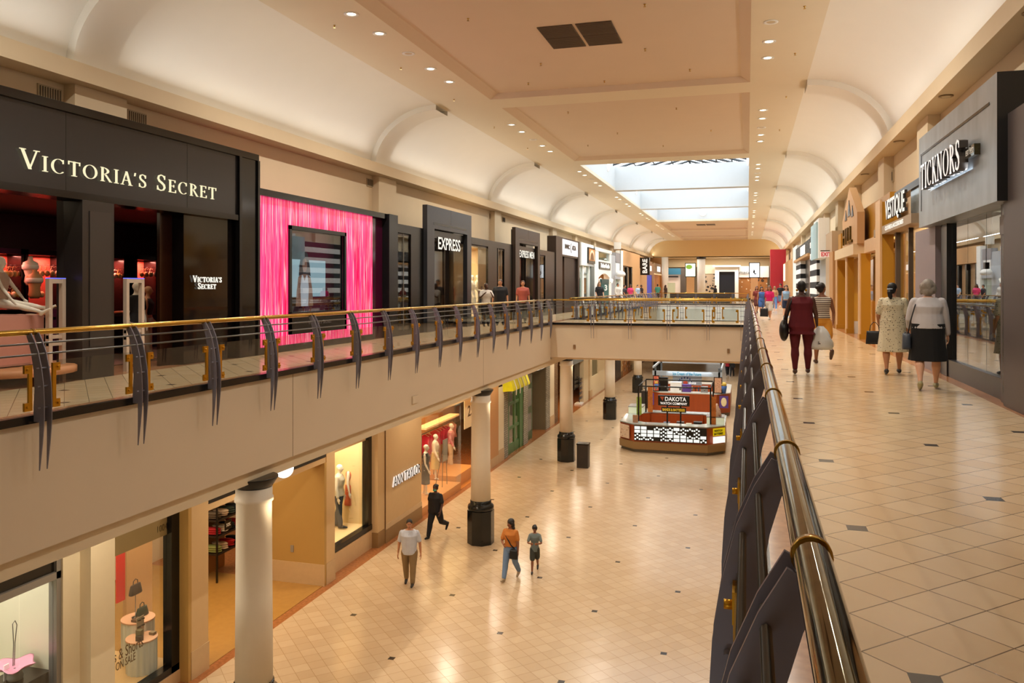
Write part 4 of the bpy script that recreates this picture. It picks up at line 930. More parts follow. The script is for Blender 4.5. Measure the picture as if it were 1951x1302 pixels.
MB().box(XQ - .1, fy0 - .8, .4, XQ - .05, fy1 + 1.5, 3.3).build('backdrop', BLACK, pw)
sc = thing('poster', (XQ, (yx(560, XQ) + yx(619, XQ)) / 2, 1.1), 'pale blue lit poster of a long-haired woman in a white vest', 'poster')
MB().box(XQ - .03, yx(556, XQ), zx(560, 566, XQ), XQ, yx(620, XQ), zx(560, 494, XQ)).build('panel', emis('pale_blue_screen', 'a9c8cf', .62), sc)
y_ = yx(580, XQ); s_ = 1.0
fg = MB().prism([(y_ - .45, 1.06), (y_ - .40, 1.5), (y_ - .32, 1.86), (y_ - .13, 1.98), (y_ + .13, 1.98), (y_ + .32, 1.86), (y_ + .42, 1.5), (y_ + .46, 1.06)], 'x', XQ, XQ + .006); fg.build('figure_skin', emis('poster_skin', '9a7360', .5), sc)
MB().prism([(y_ - .18, 1.06), (y_ - .22, 1.6), (y_ - .15, 1.92), (y_ - .09, 1.92), (y_, 1.75), (y_ + .09, 1.92), (y_ + .15, 1.92), (y_ + .22, 1.6), (y_ + .18, 1.06)], 'x', XQ + .006, XQ + .01).build('figure_vest', emis('poster_vest', 'c9cdd0', .6), sc)
MB().prism([(y_ - .30, 1.9), (y_ - .27, 2.2), (y_ - .16, 2.52), (y_, 2.60), (y_ + .16, 2.52), (y_ + .27, 2.2), (y_ + .32, 1.9), (y_ + .12, 1.95), (y_ - .1, 1.95)], 'x', XQ + .004, XQ + .008).build('figure_hair', emis('poster_hair', '4c4444', .5), sc)
MB().prism([(y_ + .13 * math.cos(a), 2.2 + .19 * math.sin(a)) for a in [2 * PI * q / 16 for q in range(16)]], 'x', XQ + .009, XQ + .012).build('figure_face', emis('poster_skin', '9a7360', .5), sc)
# dark return, its purple colour standing in for a reflection, and pillar
MB().box(XS - .3, Yp2, 0, XS - .12, yx(735), 3.74).build('return_panel', M('purple_reflection_gloss', '3a0c26', .1), pw)
MB().box(XS - .3, yx(735), 0, XS + .12, yx(741), 3.9).box(XS - .3, yx(744), 0, XS + .02, yx(757), 3.92).build('end_pillar', M('charcoal_metal', '2a2b2e', .22, metal=.6), pw)
MB().box(XS - .3, yx(741), 0, XS + .0, yx(744), 3.9).build('mirror_strip', M('mirror_strip', 'aaaaaa', .08, metal=1), pw)
# --- EXPRESS shops
ex = front('storefront', (XS, yx(900), 0), 'dark bronze fashion shop front with two tall grey portals')
ZF = 3.66
MB().box(XS - .5, yx(757), ZF - .28, XS, yx(1058), ZF).build('fascia', BRZ, ex)
MB().box(XS - .42, yx(757), ZF - .36, XS - .05, yx(1058), ZF - .30).build('fascia_rail', M('bronze_rail', '5a5048', .3, metal=.7), ex)
for a, b_ in ((783, 808), (930, 947), (948.5, 950), (961, 977), (1039, 1058)):
    MB().box(XS - .45, yx(a), 0, XS, yx(b_), ZF - .28).build('bronze_pier', BRZ, ex)
for a, b_ in ((757, 783), (893, 930), (950, 961), (1025, 1039)):
    MB().box(XS - .06, yx(a), .15, XS - .05, yx(b_), ZF - .3).build('window_pane', CGL, ex); MB().box(XS - .3, yx(a), 0, XS, yx(b_), .15).build('plinth', BRZ, ex)
    m_ = (yx(a) + yx(b_)) / 2
    MB().box(XS - .04, m_ - .01, .15, XS - .02, m_ + .01, ZF - .3).build('mullion', M('steel_mullion', '9a958c', .3, metal=.8), ex)
for a, b_, i0, i1, ttl, tp, zt, pmat in ((807, 892, 821, 884, 'EXPRESS', (834, 876, 452, 473), 4.5, GREYP), (977, 1024, 985, 1020, 'EXPRESS MEN', (989, 1017, 479, 488), 4.52, BRN2)):
    po = thing('shop_portal', (XS + .12, (yx(a) + yx(b_)) / 2, 0), 'tall grey portal with white %s sign over a dark doorway' % ('word' if ttl == 'EXPRESS' else 'two-word'), 'shop portal')
    zi = zx(i0, 436 if ttl == 'EXPRESS' else 463, XS)
    MB().box(XS - .04, yx(a), 0, XS + .14, yx(i0), zt).box(XS - .04, yx(i1), 0, XS + .14, yx(b_), zt).box(XS - .04, yx(i0), zi, XS + .14, yx(i1), zt).build('surround', pmat, po)
    MB().box(XS + .12, yx(i0) - .1, zi + .14, XS + .145, yx(i1) - .1, zi + .22).box(XS + .139, (yx(a) + yx(b_)) / 2 - .01, zi + .25, XS + .142, (yx(a) + yx(b_)) / 2 + .01, zt).build('reveal_groove', BLACK, po)
    MB().box(XS - .38, yx(i0) + .25, 0, XS - .34, yx(i1) + (1.0 if ttl == 'EXPRESS' else .8), zi + .7).build('dark_glass_door', M('dark_door_glass', '17110c', .06, noise=.1), po)
    MB().box(XS - .33, yx(i0) + .25 * (yx(i1) - yx(i0)), 0, XS - .30, yx(i0) + .25 * (yx(i1) - yx(i0)) + .03, zi).box(XS - .33, yx(i0) + .6 * (yx(i1) - yx(i0)), 0, XS - .3, yx(i0) + .6 * (yx(i1) - yx(i0)) + .03, zi).build('door_mullions', BRZ, po)
    lm = MB(); p0, p1, ty, by = tp; text(lm, ttl, (XS + .02, yx(p0), zx(p0, by + 2, XS)), (0, 1, 0), yx(p1) - yx(p0), .46 if ttl == 'EXPRESS' else .36, .05, .012); lm.build('lettering', LSIDE, po); lm = MB(); text(lm, ttl, (XS + .025, yx(p0), zx(p0, by + 2, XS)), (0, 1, 0), yx(p1) - yx(p0), .46 if ttl == 'EXPRESS' else .36, .004, .012); lm.build('letter_faces', LETW, po)
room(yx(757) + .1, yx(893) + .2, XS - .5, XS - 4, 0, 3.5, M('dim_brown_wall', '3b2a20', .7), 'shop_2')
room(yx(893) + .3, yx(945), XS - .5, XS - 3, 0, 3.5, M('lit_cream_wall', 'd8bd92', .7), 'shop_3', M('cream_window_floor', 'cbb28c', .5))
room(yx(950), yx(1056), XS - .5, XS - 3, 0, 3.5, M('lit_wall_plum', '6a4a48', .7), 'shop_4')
area('window_light', (XS - 1.2, (yx(893) + yx(932)) / 2, 3.3), (1.2, 2.5), 190, 'warm'); area('window_light', (XS - 1.2, yx(1032), 3.3), (1, 1.2), 40, 'mid'); area('window_light', (XS - 1.5, yx(770), 3.3), (1, 1.2), 14, 'warm')
area('window_light', (XS - 1.5, yx(955), 3.3), (1, .8), 20, 'warm')
wcol = M('white_satin', 'dcd6c8', .4)
for i, (px, X, h, sk_) in enumerate(((899, -11.5, 1.75, 'skirt'), (909, -11.7, 1.78, 'trousers'), (917, -11.5, 1.85, 'skirt'))):
    person(['white mannequin in ivory dress at the left of the bright fashion window', 'white mannequin in ivory shirt and trousers in the middle of the bright window', 'white mannequin in ivory dress at the right end of the bright window'][i], Vector((X, yx(px, X), .35)), math.radians(-90), h, 'mann', True, 1, ('short', wcol), (('skirt', wcol, .3, .13) if sk_ == 'skirt' else ('trousers', wcol)), None, ((4, 2), (-6, 2)), ((4, 20, 14, 0), (20, 60, 14, 0)), None, cat='mannequin', name='mannequin', facefx=False)
MB().box(-12.2, yx(894), .012, -11.2, yx(929), .35).build('display_plinth', M('cream_plinth', 'd2c3a5', .6), label='low cream plinth under the mannequins of the bright fashion window', cat='plinth')
person('white mannequin in the window right of the two-word portal', Vector((-11.5, yx(1030, -11.5), .9)), math.radians(-90), 1.3, 'mann', True, 1, ('none', wcol), ('skirt', wcol, .3, .12), None, ((4, 2), (-6, 2)), ((4, 20, 14, 0), (4, 20, 14, 0)), None, cat='mannequin', name='mannequin', facefx=False)
MB().box(-11.9, yx(1026, -11.5), .0, -11.1, yx(1035, -11.5), .9).build('display_plinth', M('cream_plinth', 'd2c3a5', .6), label='tall cream plinth under the single mannequin by the two-word portal', cat='plinth')
# --- white sign shop
w1 = front('storefront', (XS, yx(1080), 0), 'brown-framed shop front under a white sign box with black lettering')
MB().box(XS - .5, yx(1058), 0, XS + .05, yx(1070), 4.66).box(XS - .5, yx(1100), 0, XS + .05, yx(1103), 4.66).box(XS - .5, yx(1070), 4.58, XS + .05, yx(1100), 4.66).build('frame', BRN2, w1)
MB().box(XS - .4, yx(1070), 3.62, XS + .04, yx(1100), 4.58).build('sign_box', M('sign_white', 'e8e8ee', .4, emit='e8e8ee', es=.35), w1)
lm = MB(); text(lm, 'INVIC', (XS + .06, yx(1075), 4.0), (0, 1, 0), yx(1084) - yx(1075), .3, .03, .04); text(lm, 'ATA', (XS + .06, yx(1088.5), 4.0), (0, 1, 0), yx(1096) - yx(1088.5), .3, .03, .04)
lm.loft([(XS + .05, yx(1087), 4.42), (XS + .05, yx(1085.3), 4.15), (XS + .05, yx(1087), 3.8)], .02, 6); lm.build('lettering', BLACK, w1)
MB().box(XS - .5, yx(1070), 3.5, XS + .03, yx(1100), 3.62).build('sign_sill', BRZ, w1); MB().box(XS - .45, yx(1078), 0, XS - .1, yx(1100), 3.5).build('dark_door', M('dark_brown_door', '231814', .4), w1)
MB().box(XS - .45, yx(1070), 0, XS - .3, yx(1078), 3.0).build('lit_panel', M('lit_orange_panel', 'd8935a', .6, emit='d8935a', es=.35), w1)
# --- white shop with arch picture sign
w2 = front('storefront', (XS, yx(1116), 0), 'white shop front with a framed arch picture sign and glass window')
MB().box(XS - .5, yx(1104), 3.1, XS + .12, yx(1128), 4.66).build('fascia', WHITE, w2)
ap = thing('picture_sign', (XS + .14, yx(1121), 3.5), 'dark-framed square sign with an orange arch picture', 'sign')
y0, y1 = yx(1115.5), yx(1128.5) ; z0, z1 = 3.3, 4.42
MB().box(XS + .12, y0, z0, XS + .22, y1, z1).build('frame', BLACK, ap)
MB().box(XS + .22, y0 + .2, z0 + .2, XS + .23, y1 - .2, z1 - .1).build('picture', M('orange_picture', 'c88a4e', .5, noise=.3, ns=5), ap)
ym = (y0 + y1) / 2
MB().prism([(ym + .95 * math.cos(a), z0 + .28 + .62 * math.sin(a) * 1.1) for a in [PI * q / 14 for q in range(15)]] + [(ym - .78, z0 + .28)] + [(ym + .78 * math.cos(a), z0 + .28 + .52 * math.sin(a)) for a in [PI - PI * q / 14 for q in range(15)]], 'x', XS + .23, XS + .24).build('arch', M('arch_cream', 'e8d8c0', .5), ap)
MB().prism([(ym - .7, z0 + .25), (ym - .4, z0 + .62), (ym, z0 + .78), (ym + .4, z0 + .62), (ym + .7, z0 + .25)], 'x', XS + .23, XS + .24).build('tree_shape', M('tree_brown', '7a5638', .6), ap)
MB().box(XS - .1, yx(1104), .1, XS - .08, yx(1124), 3.1).build('window_pane', glass('green_shop_glass', (.8, .9, .86), .15, 1.0), w2)
for px in (1110, 1122): MB().box(XS - .1, yx(px), .1, XS, yx(px) + .5, 3.1).build('white_mullion', WHITE, w2)
MB().box(XS - .5, yx(1124) , 0, XS + .1, yx(1129.5), 4.55).build('grey_pier', M('grey_green_pier', '6c726e', .5), w2)
room(yx(1104), yx(1129), XS - .5, XS - 3, 0, 3.2, M('pale_green_wall', 'a9b8a8', .7), 'shop_5'); area('window_light', (XS - 1.2, yx(1114), 3.1), (1, 3), 60, 'white')
person('white and blue dressed mannequin in the pale window with arch sign', Vector((-11.4, yx(1114, -11.4), .012)), math.radians(-90), 1.75, 'dark', True, 1, ('long', '9fb6ae'), ('skirt', '3f86c0', .25, .12), None, ((4, 2), (-6, 2)), ((30, 90, 14, 30), (30, 90, 14, 30)), None, cat='mannequin', name='mannequin', facefx=False)
# --- candle shop
w3 = front('storefront', (XS, yx(1147), 0), 'white classical shop front with black ornate nameboard and two lantern lights')
MB().box(XS - .4, yx(1131), 0, XS + .08, yx(1138.5), 4.55).box(XS - .4, yx(1159.5), 0, XS + .08, yx(1163), 4.55).box(XS - .4, yx(1131), 4.35, XS + .12, yx(1163), 4.6).box(XS - .4, yx(1138), 2.78, XS + .1, yx(1160), 3.0).box(XS - .4, yx(1138), 3.55, XS + .1, yx(1160), 3.7).build('white_frame', WHITE, w3)
MB().box(XS - .1, yx(1138.5), 3.7, XS - .05, yx(1159.5), 4.35).build('transom_glass', glass('green_shop_glass'), w3)
MB().box(XS - .1, yx(1138.5), 3.0, XS + .14, yx(1160), 3.55).build('nameboard', BLACK, w3)
lm = MB(); text(lm, 'Yankee Candle', (XS + .17, yx(1141), 3.12), (0, 1, 0), yx(1157.5) - yx(1141), .34, .03, .035); lm.build('lettering', M('white_letters', 'f2f2f2', .5, emit='f2f2f2', es=.4), w3)
ya, yb = yx(1138.5), yx(1159.5)
MB().prism([(ya, 2.78)] + [(ya + (yb - ya) * q / 10, 2.35 + .33 * math.sin(PI * q / 10)) for q in range(11)] + [(yb, 2.78)], 'x', XS - .2, XS + .1).build('arched_head', WHITE, w3)
room(yx(1131), yx(1163), XS - .4, XS - 3.5, 0, 3.2, M('warm_shop_wall', 'c79a62', .7), 'shop_6'); area('window_light', (XS - 1.5, yx(1148), 3.1), (1, 4), 90, 'warm')
MB().box(XS - .8, yx(1143, XS - .8), 0, XS - .6, yx(1148, XS - .8), 2.3).build('shelf_unit', M('warm_wood', 'b0703a', .5, noise=.2), label='tall warm wooden shelf inside the candle shop', cat='shelf')
for px, w in ((1139.5, 'left'), (1161, 'right')):
    t = thing('wall_lantern', (XS + .12, yx(px), 1.95), 'small white wall lantern on the %s of the classical shop front' % w, 'lamp', 'lanterns of the classical shop front')
    MB().lathe([(.05, 0), (.13, .22), (.15, .26), (.04, .34), (.02, .36)], (0.08, 0, 0), 12).build('glass_shade', emis('lantern_glow', 'fff3d8', 1.4), t, local=True); MB().tube((-.04, 0, .05), (.08, 0, .02), .02, 6).build('bracket', BLACK, t, local=True)
t = thing('directory_board', (-9.9, yx(1155, -9.9), 0), 'teal freestanding board with a white figure 3', 'sign')
X = -9.9; y0, y1 = yx(1146, X), yx(1160, X)
MB().box(X - .12, y0, .1, X, y1, zx(1150, 541, X)).build('panel', M('teal_panel', '0f5a58', .5), t); MB().box(X - .12, y0, zx(1150, 541, X), X + .02, y1, zx(1150, 532, X)).build('header', M('teal_header', '35504e', .5), t)
lm = MB(); text(lm, '3', (X + .01, y0 + (y1 - y0) * .40, 1.35), (0, 1, 0), (y1 - y0) * .34, .42, .01, .02); lm.build('numeral', WHITE, t); MB().box(X - .1, y0 + .1, 0, X - .02, y1 - .1, .1).build('foot', BLACK, t)
# --- grey shop, tan shop, blue shop, wooden shop
w4 = front('storefront', (XS, yx(1174), 0), 'pale grey plastered shop front with a hanging white lamp')
MB().box(XS - .4, yx(1163), 0, XS + .02, yx(1172), 4.3).box(XS - .4, yx(1172), 2.3, XS + .02, yx(1181.5), 4.6).build('wall_panel', M('pale_grey_plaster', 'a9adb4', .7), w4)
MB().box(XS + .02, yx(1172), 3.75, XS + .06, yx(1180), 4.6).build('grey_sign_panel', M('mid_grey_panel', '8d8a8e', .6), w4); MB().box(XS + .02, yx(1172.5), 2.75, XS + .06, yx(1179), 3.7).build('white_sign_panel', WHITE, w4)
MB().box(XS - .3, yx(1172), 0, XS - .2, yx(1181.5), 2.3).build('door_glass', M('pale_green_glass', '9fb0a6', .2), w4)
MB().box(XS - .4, yx(1181.5), 0, XS + .1, yx(1185), 4.9).build('white_pilaster', WHITE, w4)
MB().box(XS, yx(1182, -10.4) - .05, 4.85, -10.35, yx(1182, -10.4) + .05, 5.45).build('lamp_bracket', WHITE, w4)
t = thing('pendant_lamp', (-10.4, yx(1182, -10.4), 2.5), 'white scalloped pendant lamp hanging before the pale grey shop', 'lamp')
MB().lathe([(.25, 0), (.45, .12), (.42, .3), (.3, .42), (.1, .5)], (0, 0, 0), 14).build('shade', WHITE, t, local=True); MB().tube((0, 0, .48), (0, 0, 2.95), .02, 6).build('cord', BLACK, t, local=True)
w5 = front('storefront', (XS, yx(1200), 0), 'tan plastered shop front with tall dark-framed windows')
TANP = M('tan_plaster', 'cda578', .7)
MB().box(XS - .4, yx(1185), 3.6, XS + .05, yx(1218), 5.0).box(XS - .4, yx(1204), 0, XS + .05, yx(1219), 3.6).build('wall_panel', TANP, w5)
for a, b_ in ((1185, 1187), (1194, 1196), (1202.5, 1204)): MB().box(XS - .3, yx(a), 0, XS + .03, yx(b_), 3.5).build('dark_mullion', BLACK, w5)
MB().box(XS - .3, yx(1187), 0, XS - .2, yx(1202), 3.5).build('window_blind', M('tan_blind', 'a88a68', .5), w5)
w6 = front('storefront', (XS, yx(1228), 0), 'brown shop front with a black banner sign and a bright blue panel')
MB().box(XS - .4, yx(1219), 0, XS + .03, yx(1232), 4.9).build('wall_panel', TANP, w6); MB().box(XS - .4, yx(1232), 3.05, XS + .1, yx(1241), 4.6).box(XS - .4, yx(1241.5), 0, XS + .05, yx(1245), 4.4).build('brown_panel', M('brown_fascia', '8a6648', .6), w6)
MB().box(XS, yx(1219), 2.9, XS + 1.0, yx(1219) + .6, 4.75).build('banner_sign', BLACK, w6); lm = MB()
text(lm, 'BARE', (XS + .78, yx(1219) - .02, 3.1), (0, 0, 1), 1.5, .5, .02, .02, up=(-1, 0, 0)); lm.build('banner_lettering', M('white_letters'), w6)
MB().box(XS + .03, yx(1225), 3.3, XS + .1, yx(1231.5), 4.6).build('pale_sign', M('pale_lilac_sign', 'a3a0b4', .6), w6); MB().box(XS + .1, yx(1233.5), 3.5, XS + .13, yx(1239.5), 4.1).build('lit_sign', emis('lit_sign_white', 'fff8ee', 1.2), w6)
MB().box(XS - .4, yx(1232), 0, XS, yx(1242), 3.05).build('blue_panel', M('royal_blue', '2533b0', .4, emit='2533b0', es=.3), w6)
w7 = front('storefront', (XS, yx(1254), 0), 'brown shop front with honey wood panelling and a small lit sign')
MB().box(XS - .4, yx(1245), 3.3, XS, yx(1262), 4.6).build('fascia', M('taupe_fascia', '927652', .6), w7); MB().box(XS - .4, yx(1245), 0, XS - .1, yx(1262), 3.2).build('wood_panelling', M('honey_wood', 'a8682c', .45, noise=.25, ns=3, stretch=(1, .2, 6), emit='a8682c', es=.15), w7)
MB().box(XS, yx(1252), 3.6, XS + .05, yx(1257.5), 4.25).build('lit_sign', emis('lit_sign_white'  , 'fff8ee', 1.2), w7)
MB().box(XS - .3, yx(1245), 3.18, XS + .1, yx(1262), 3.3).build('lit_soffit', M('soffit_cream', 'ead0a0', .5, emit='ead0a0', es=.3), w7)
# wall vents on the left
for i, (a, b_) in enumerate(((72, 117), (243, 279), (699, 714), (933, 939), (957, 962), (1052, 1055))):
    y0, y1 = YX(a, XWL + .02), YX(b_, XWL + .02); y1 = min(y1, y0 + .62)
    t = thing('air_vent', (XWL, (y0 + y1) / 2, 5.08), 'small louvred wall vent high on the left wall, %s from the camera' % ordn[i], 'vent', 'wall vents on the left')
    MB().box(XWL, y0, 5.06, XWL + .03, y1, 5.34).build('frame', M('vent_frame', 'b9a98c', .6), t)
    for k_ in range(9): yy = y0 + .04 + (y1 - y0 - .08) * k_ / 8; MB().box(XWL + .03, yy - .006, 5.09, XWL + .045, yy + .006, 5.31).build('louvre', M('vent_dark', '5f5a50', .6), t)
# ceiling return-air grille in the second coffer
t = thing('ceiling_grille', (-4.0, 20, 7.9), 'large four-panel dark return-air grille in the pink-tan ceiling', 'vent')
for x0, x1 in ((-4.92, -4.05), (-3.97, -3.10)):
    for y0, y1 in ((19.1, 19.98), (20.03, 20.9)):
        g = MB().box(x0, y0, 7.885, x1, y1, 7.905).build('grille_panel', M('grille_dark', '5b4a3a', .6, noise=.1), t)
        s2 = MB()
        for q in range(12): yy = y0 + .04 + q * .07; s2.box(x0 + .02, yy, 7.875, x1 - .02, yy + .012, 7.886)
        s2.build('slats', M('grille_slat', '6d5a46', .6), g)
t = thing('ceiling_grille', (-4.0, 84, 7.9), 'distant dark return-air grille in the far ceiling bay', 'vent')
for x0, x1 in ((-4.92, -4.05), (-3.97, -3.10)): MB().box(x0, 82.9, 7.885, x1, 84.8, 7.905).build('grille_panel', M('grille_dark'), t)
# sprinkler heads
ri = random.Random(2); sp_ = None; q = 0
SPK = [(-6.3, 18), (-2.2, 18.2), (-5.6, 22.2), (-2.6, 21.6), (-1.6, 24), (-6.5, 24.2), (-4.2, 24.6), (-6.2, 28.6), (-2.4, 29), (-5.1, 33), (-1.4, 33.5), (-6.8, 35.5), (-3.6, 36.5), (-9.3, 17.1), (-9.3, 20.9), (-9.2, 24.9), (-9.3, 29.6), (1.2, 18.8), (1.2, 22.5), (1.2, 27.5), (1.2, 33.2), (-9.3, 34.5)]
for i, (x, y) in enumerate(SPK):
    z = 7.9 if -8 < x < 0 else 7.73
    side = 'the left soffit' if x < -8 else 'the right soffit' if x > 0 else 'the coffered ceiling'
    if sp_ is None:
        o = thing('sprinkler_head', (x, y, z), '', 'sprinkler'); MB().lathe([(.03, 0), (.03, -.01), (.012, -.012), (.012, -.05), (.03, -.052), (.03, -.058)], (0, 0, 0), 10).build('nozzle', BRASS, o, local=True); sp_ = o
    else: o = copy_tree(sp_); o.location = (x, y, z)
    tag(o, 'tiny sprinkler head hanging from %s' % side, 'sprinkler', 'sprinkler heads on ' + side)
# ================================================================== UPPER RIGHT SHOPS (front plane X = XF, facing -X)
XF = 3.42
DKG = M('dark_grey_frame', '3d3a3a', .35, metal=.3, noise=.08)
def yr(px, X=XF): return YX(px, X)
tk = front('storefront', (XF, 14.5, 0), 'dark grey menswear shop front with tall glass panels, nearest on the right')
Y0, Y1 = yr(1916), yr(1806)
STN = M('patinated_metal_sign', '9aa4ad', .32, metal=.25, noise=.34, ns=1.6, stretch=(1, 2.2, .8))
sgx = 3.16; ya, yb = YX(1900, sgx), YX(1751, sgx); z0, z1 = 2.72, 4.42
sg = thing('sign_panel', (XF, (ya + yb) / 2, z0), 'large weathered grey metal sign board with white raised serif lettering', 'sign')
MB().box(sgx, ya, z0, XF + .1, yb, z1).build('sign_board', STN, sg)
MB().box(sgx - .004, ya + .0, z0, XF + .1, ya - .01, z1).build('end_panel', M('black_sign_end', '161516', .4), sg)
g = MB(); g.box(sgx - .008, ya + .35, z1 - .36, sgx + .01, yb - .2, z1 - .32).box(sgx - .008, yb - .24, z0 + .3, sgx + .01, yb - .2, z1 - .32); g.build('shadow_groove', BLACK, sg)
lm = MB(); Yt, Ys = YX(1759, sgx - .12), YX(1836, sgx - .12); serif(lm, 'TICKNORS', (sgx - .16, Yt, 3.33), (0, -1, 0), .44, Yt - Ys, 1, .12, TK=1.25); lm.build('lettering', LSIDE, sg); lm = MB(); serif(lm, 'TICKNORS', (sgx - .165, Yt, 3.33), (0, -1, 0), .44, Yt - Ys, 1, .004, TK=1.25); lm.build('letter_faces', M('white_letters', 'f2f2f2', .5, emit='f2f2f2', es=.3), sg)
pl = MB().box(sgx - .08, YX(1868, sgx), 3.46, sgx, YX(1850, sgx), 3.62).build('plaque', BRASSD, sg); lm = MB(); text(lm, 'EST 1932', (sgx - .085, YX(1852, sgx), 3.50), (0, -1, 0), (YX(1852, sgx) - YX(1867, sgx)), .08, .004); lm.build('plaque_lettering', WHITE, pl)
area('sign_backlight', (sgx - .03, (Yt + Ys) / 2, 3.31), (.05, Yt - Ys), 3, 'cool', parent=sg, rot=(0, PI, 0))
MB().box(XF, Y0 - .15, 0, XF + .35, Y1 + .35, .30).build('plinth', DKG, tk)
MB().box(XF - .02, Y1, 0, XF + .3, Y1 + .42, 2.72).build('black_jamb', M('black_jamb', '1e1d1f', .3), tk)
yP0, yP1 = yr(1791), yr(1752); MB().box(XF - .08, yP0, 0, XF + .3, yP1, 2.72).build('grey_pier', M('mauve_grey_pier', '8b8085', .5, noise=.05), tk)
n3 = [Y0, yr(1871), yr(1836), Y1]
for a, b_ in zip(n3[:-1], n3[1:]):
    MB().box(XF + .06, a + .008, .30, XF + .07, b_ - .008, 2.95).build('window_pane', glass('mirror_shop_glass', (.62, .66, .66), .30, 1.0), tk)
for a in n3[1:3]:
    MB().box(XF + .03, a - .05, 1.86, XF + .08, a + .05, 1.96).build('pane_clip', BLACK, tk)
MB().box(XF - .06, Y0 - .62, 0, XF + .3, Y0, 3.05).build('near_frame', M('grey_brown_frame', '5a5253', .4, metal=.3), tk)
MB().box(XF - .14, Y0 - 1.4, 0, XF + .3, Y0 - .42, 3.86).box(XF - .10, Y0 - .42, 0, XF + .1, Y0 - .30, 3.9).build('near_pilaster', M('grey_brown_frame'), tk)
MB().box(XF + .02, Y0 - .28, .12, XF - .065, Y0 - .10, 3.3).build('dark_recess', BLACK, tk); MB().box(XF - .1, Y0 - .30, 2.30, XF - .05, Y0 - .1, 2.55).build('speaker_plate', M('plate_grey', '77716f', .5), tk)
MB().box(XF - .16, Y0 - 3.6, 0, XF + .3, Y0 - 1.4, 3.9).build('far_near_panel', M('black_jamb'), tk)
room(Y0 - .2, yP1, XF + .3, XF + 2.6, 0, 3.3, M('shop_grey_wall', '8d8f88', .7), 'shop_7', M('shop_grey_floor', '9a8f80', .3))
area('window_light', (XF + 1.3, (Y0 + Y1) / 2, 3.2), (1.5, 4), 45, 'white')
ti = thing('display_shelf', (XF + .9, yr(1890, XF + .9), 1.5), 'white hanging display shelf with folded silver clothing behind the near glass', 'shelf'); X = XF + .8
MB().box(X - .25, yr(1912, X), 1.62, X + .3, yr(1884, X), 1.72).build('board', WHITE, ti); MB().tube((X, yr(1890, X), 1.72), (X, yr(1890, X), 3.2), .012, 6).build('hanging_rod', BLACK, ti)
for j, px in enumerate((1891, 1898, 1906)): MB().ell((X, yr(px, X), 1.84), (.12, .10, .13), 10, 7).build('folded_shirt', M('silver_cloth', 'b9c0c6', .5), label='silver folded shirt, %s on the white hanging shelf' % ['far end', 'middle', 'near end'][j], cat='clothes', group='shirts on the white shelf')
person('mannequin in olive jacket behind the right-hand glass', Vector((XF + .9, yr(1898, XF + .9), .0)), math.radians(90), 1.5, 'mann', False, 1, ('long', '6b6a52'), ('trousers', '5b5a4a'), None, ((4, 2), (-6, 2)), ((20, 60, 14, 30), (4, 20, 14, 0)), None, cat='mannequin', name='mannequin', facefx=False)
# --- boutique with white raised name
vq = front('storefront', (XF, yr(1715), 0), 'warmly lit boutique front with clear glass panels under a pale awning board')
WOOD = M('honey_wood_panel', 'b98626', .35, noise=.18, ns=2.2, stretch=(.6, .6, .12)); WOODL = M('pale_maple_trim', 'd7b183', .4, noise=.08, ns=3); TANB = M('tan_bulkhead', 'b98c5a', .6)
ya, yb = yP1, yr(1678); zt = 3.7
MB().box(XF - .16, yP1, 2.92, XF + .3, yb + .1, 3.12).build('awning_board', M('awning_taupe', 'a28f78', .5, noise=.1), vq)
MB().box(XF + .1, yP1, 3.12, XF + .3, yr(1726), 3.75).build('mirror_fascia', M('pale_mirror_panel', 'b6c4c8', .15, metal=.5), vq); MB().box(XF + .05, yP1, 3.75, XF + .3, yr(1700), 3.9).build('dark_head', BRZ, vq)
lm = MB(); Ya, Yb = YX(1690, XF - .1), YX(1727, XF - .1); text(lm, 'VESTIQUE', (XF - .14, Ya, 3.16), (0, -1, 0), Ya - Yb, .56, .06, .012); lm.build('letter_sides', LSIDE, vq); lm = MB(); text(lm, 'VESTIQUE', (XF - .145, Ya, 3.16), (0, -1, 0), Ya - Yb, .56, .004, .012); text(lm, 'CLOTHES & ACCESSORIES', (XF - .165, Ya - .1, 2.98), (0, -1, 0), (Ya - Yb) * .95, .10, .005, .01); lm.build('lettering', LETW, vq)
for a, b_ in ((1751, 1727), (1726, 1703)):
    MB().box(XF + .1, yr(a) + .02, .1, XF + .11, yr(b_) - .02, 2.9).build('window_pane', glass('clear_shop_glass'), vq)
MB().box(XF + .05, yr(1727), 0, XF + .14, yr(1726) + .02, 2.92).box(XF + .05, yr(1703), 0, XF + .2, yr(1701), 2.92).build('mullion', M('thin_bronze', '4a3d33', .4), vq)
MB().box(XF, ya, 0, XF + .3, yr(1701), .12).build('plinth', M('tan_base', 'a98a66', .5), vq)
p0 = YX(1678, XF - .18); MB().box(XF - .15, p0, 0, XY(1703, p0), p0 + .5, 3.75).build('wood_pier', WOOD, vq); MB().box(XF - .2, p0 - .01, 0, XF - .15, p0 + .75, 3.8).build('maple_pier', WOODL, vq)
room(ya + .06, yr(1700), XF + .3, XF + 2.8, 0, 3.2, M('peach_shop_wall', 'e0b87c', .7), 'shop_8', M('tan_shop_floor', 'b99468', .4)); area('window_light', (XF + 1.3, (ya + yr(1701)) / 2, 3.1), (1.4, 4), 120, 'warm')
X = XF + .9
t = thing('pendant_lamp', (X, yr(1735, X), 2.0), 'white leaf-shaped lit pendant inside the boutique window', 'lamp')
for sg_ in (-1, 1): MB().ell((0, sg_ * .22, 0), (.08, .22, .05), 12, 7, rot=Matrix.Rotation(sg_ * -.4, 3, 'X')).build('leaf_shade', emis('lantern_glow', 'fff3d8', 1.4), t, local=True)
MB().tube((0, 0, 0), (0, 0, 1.15), .008, 6).build('cord', BRZ, t, local=True)
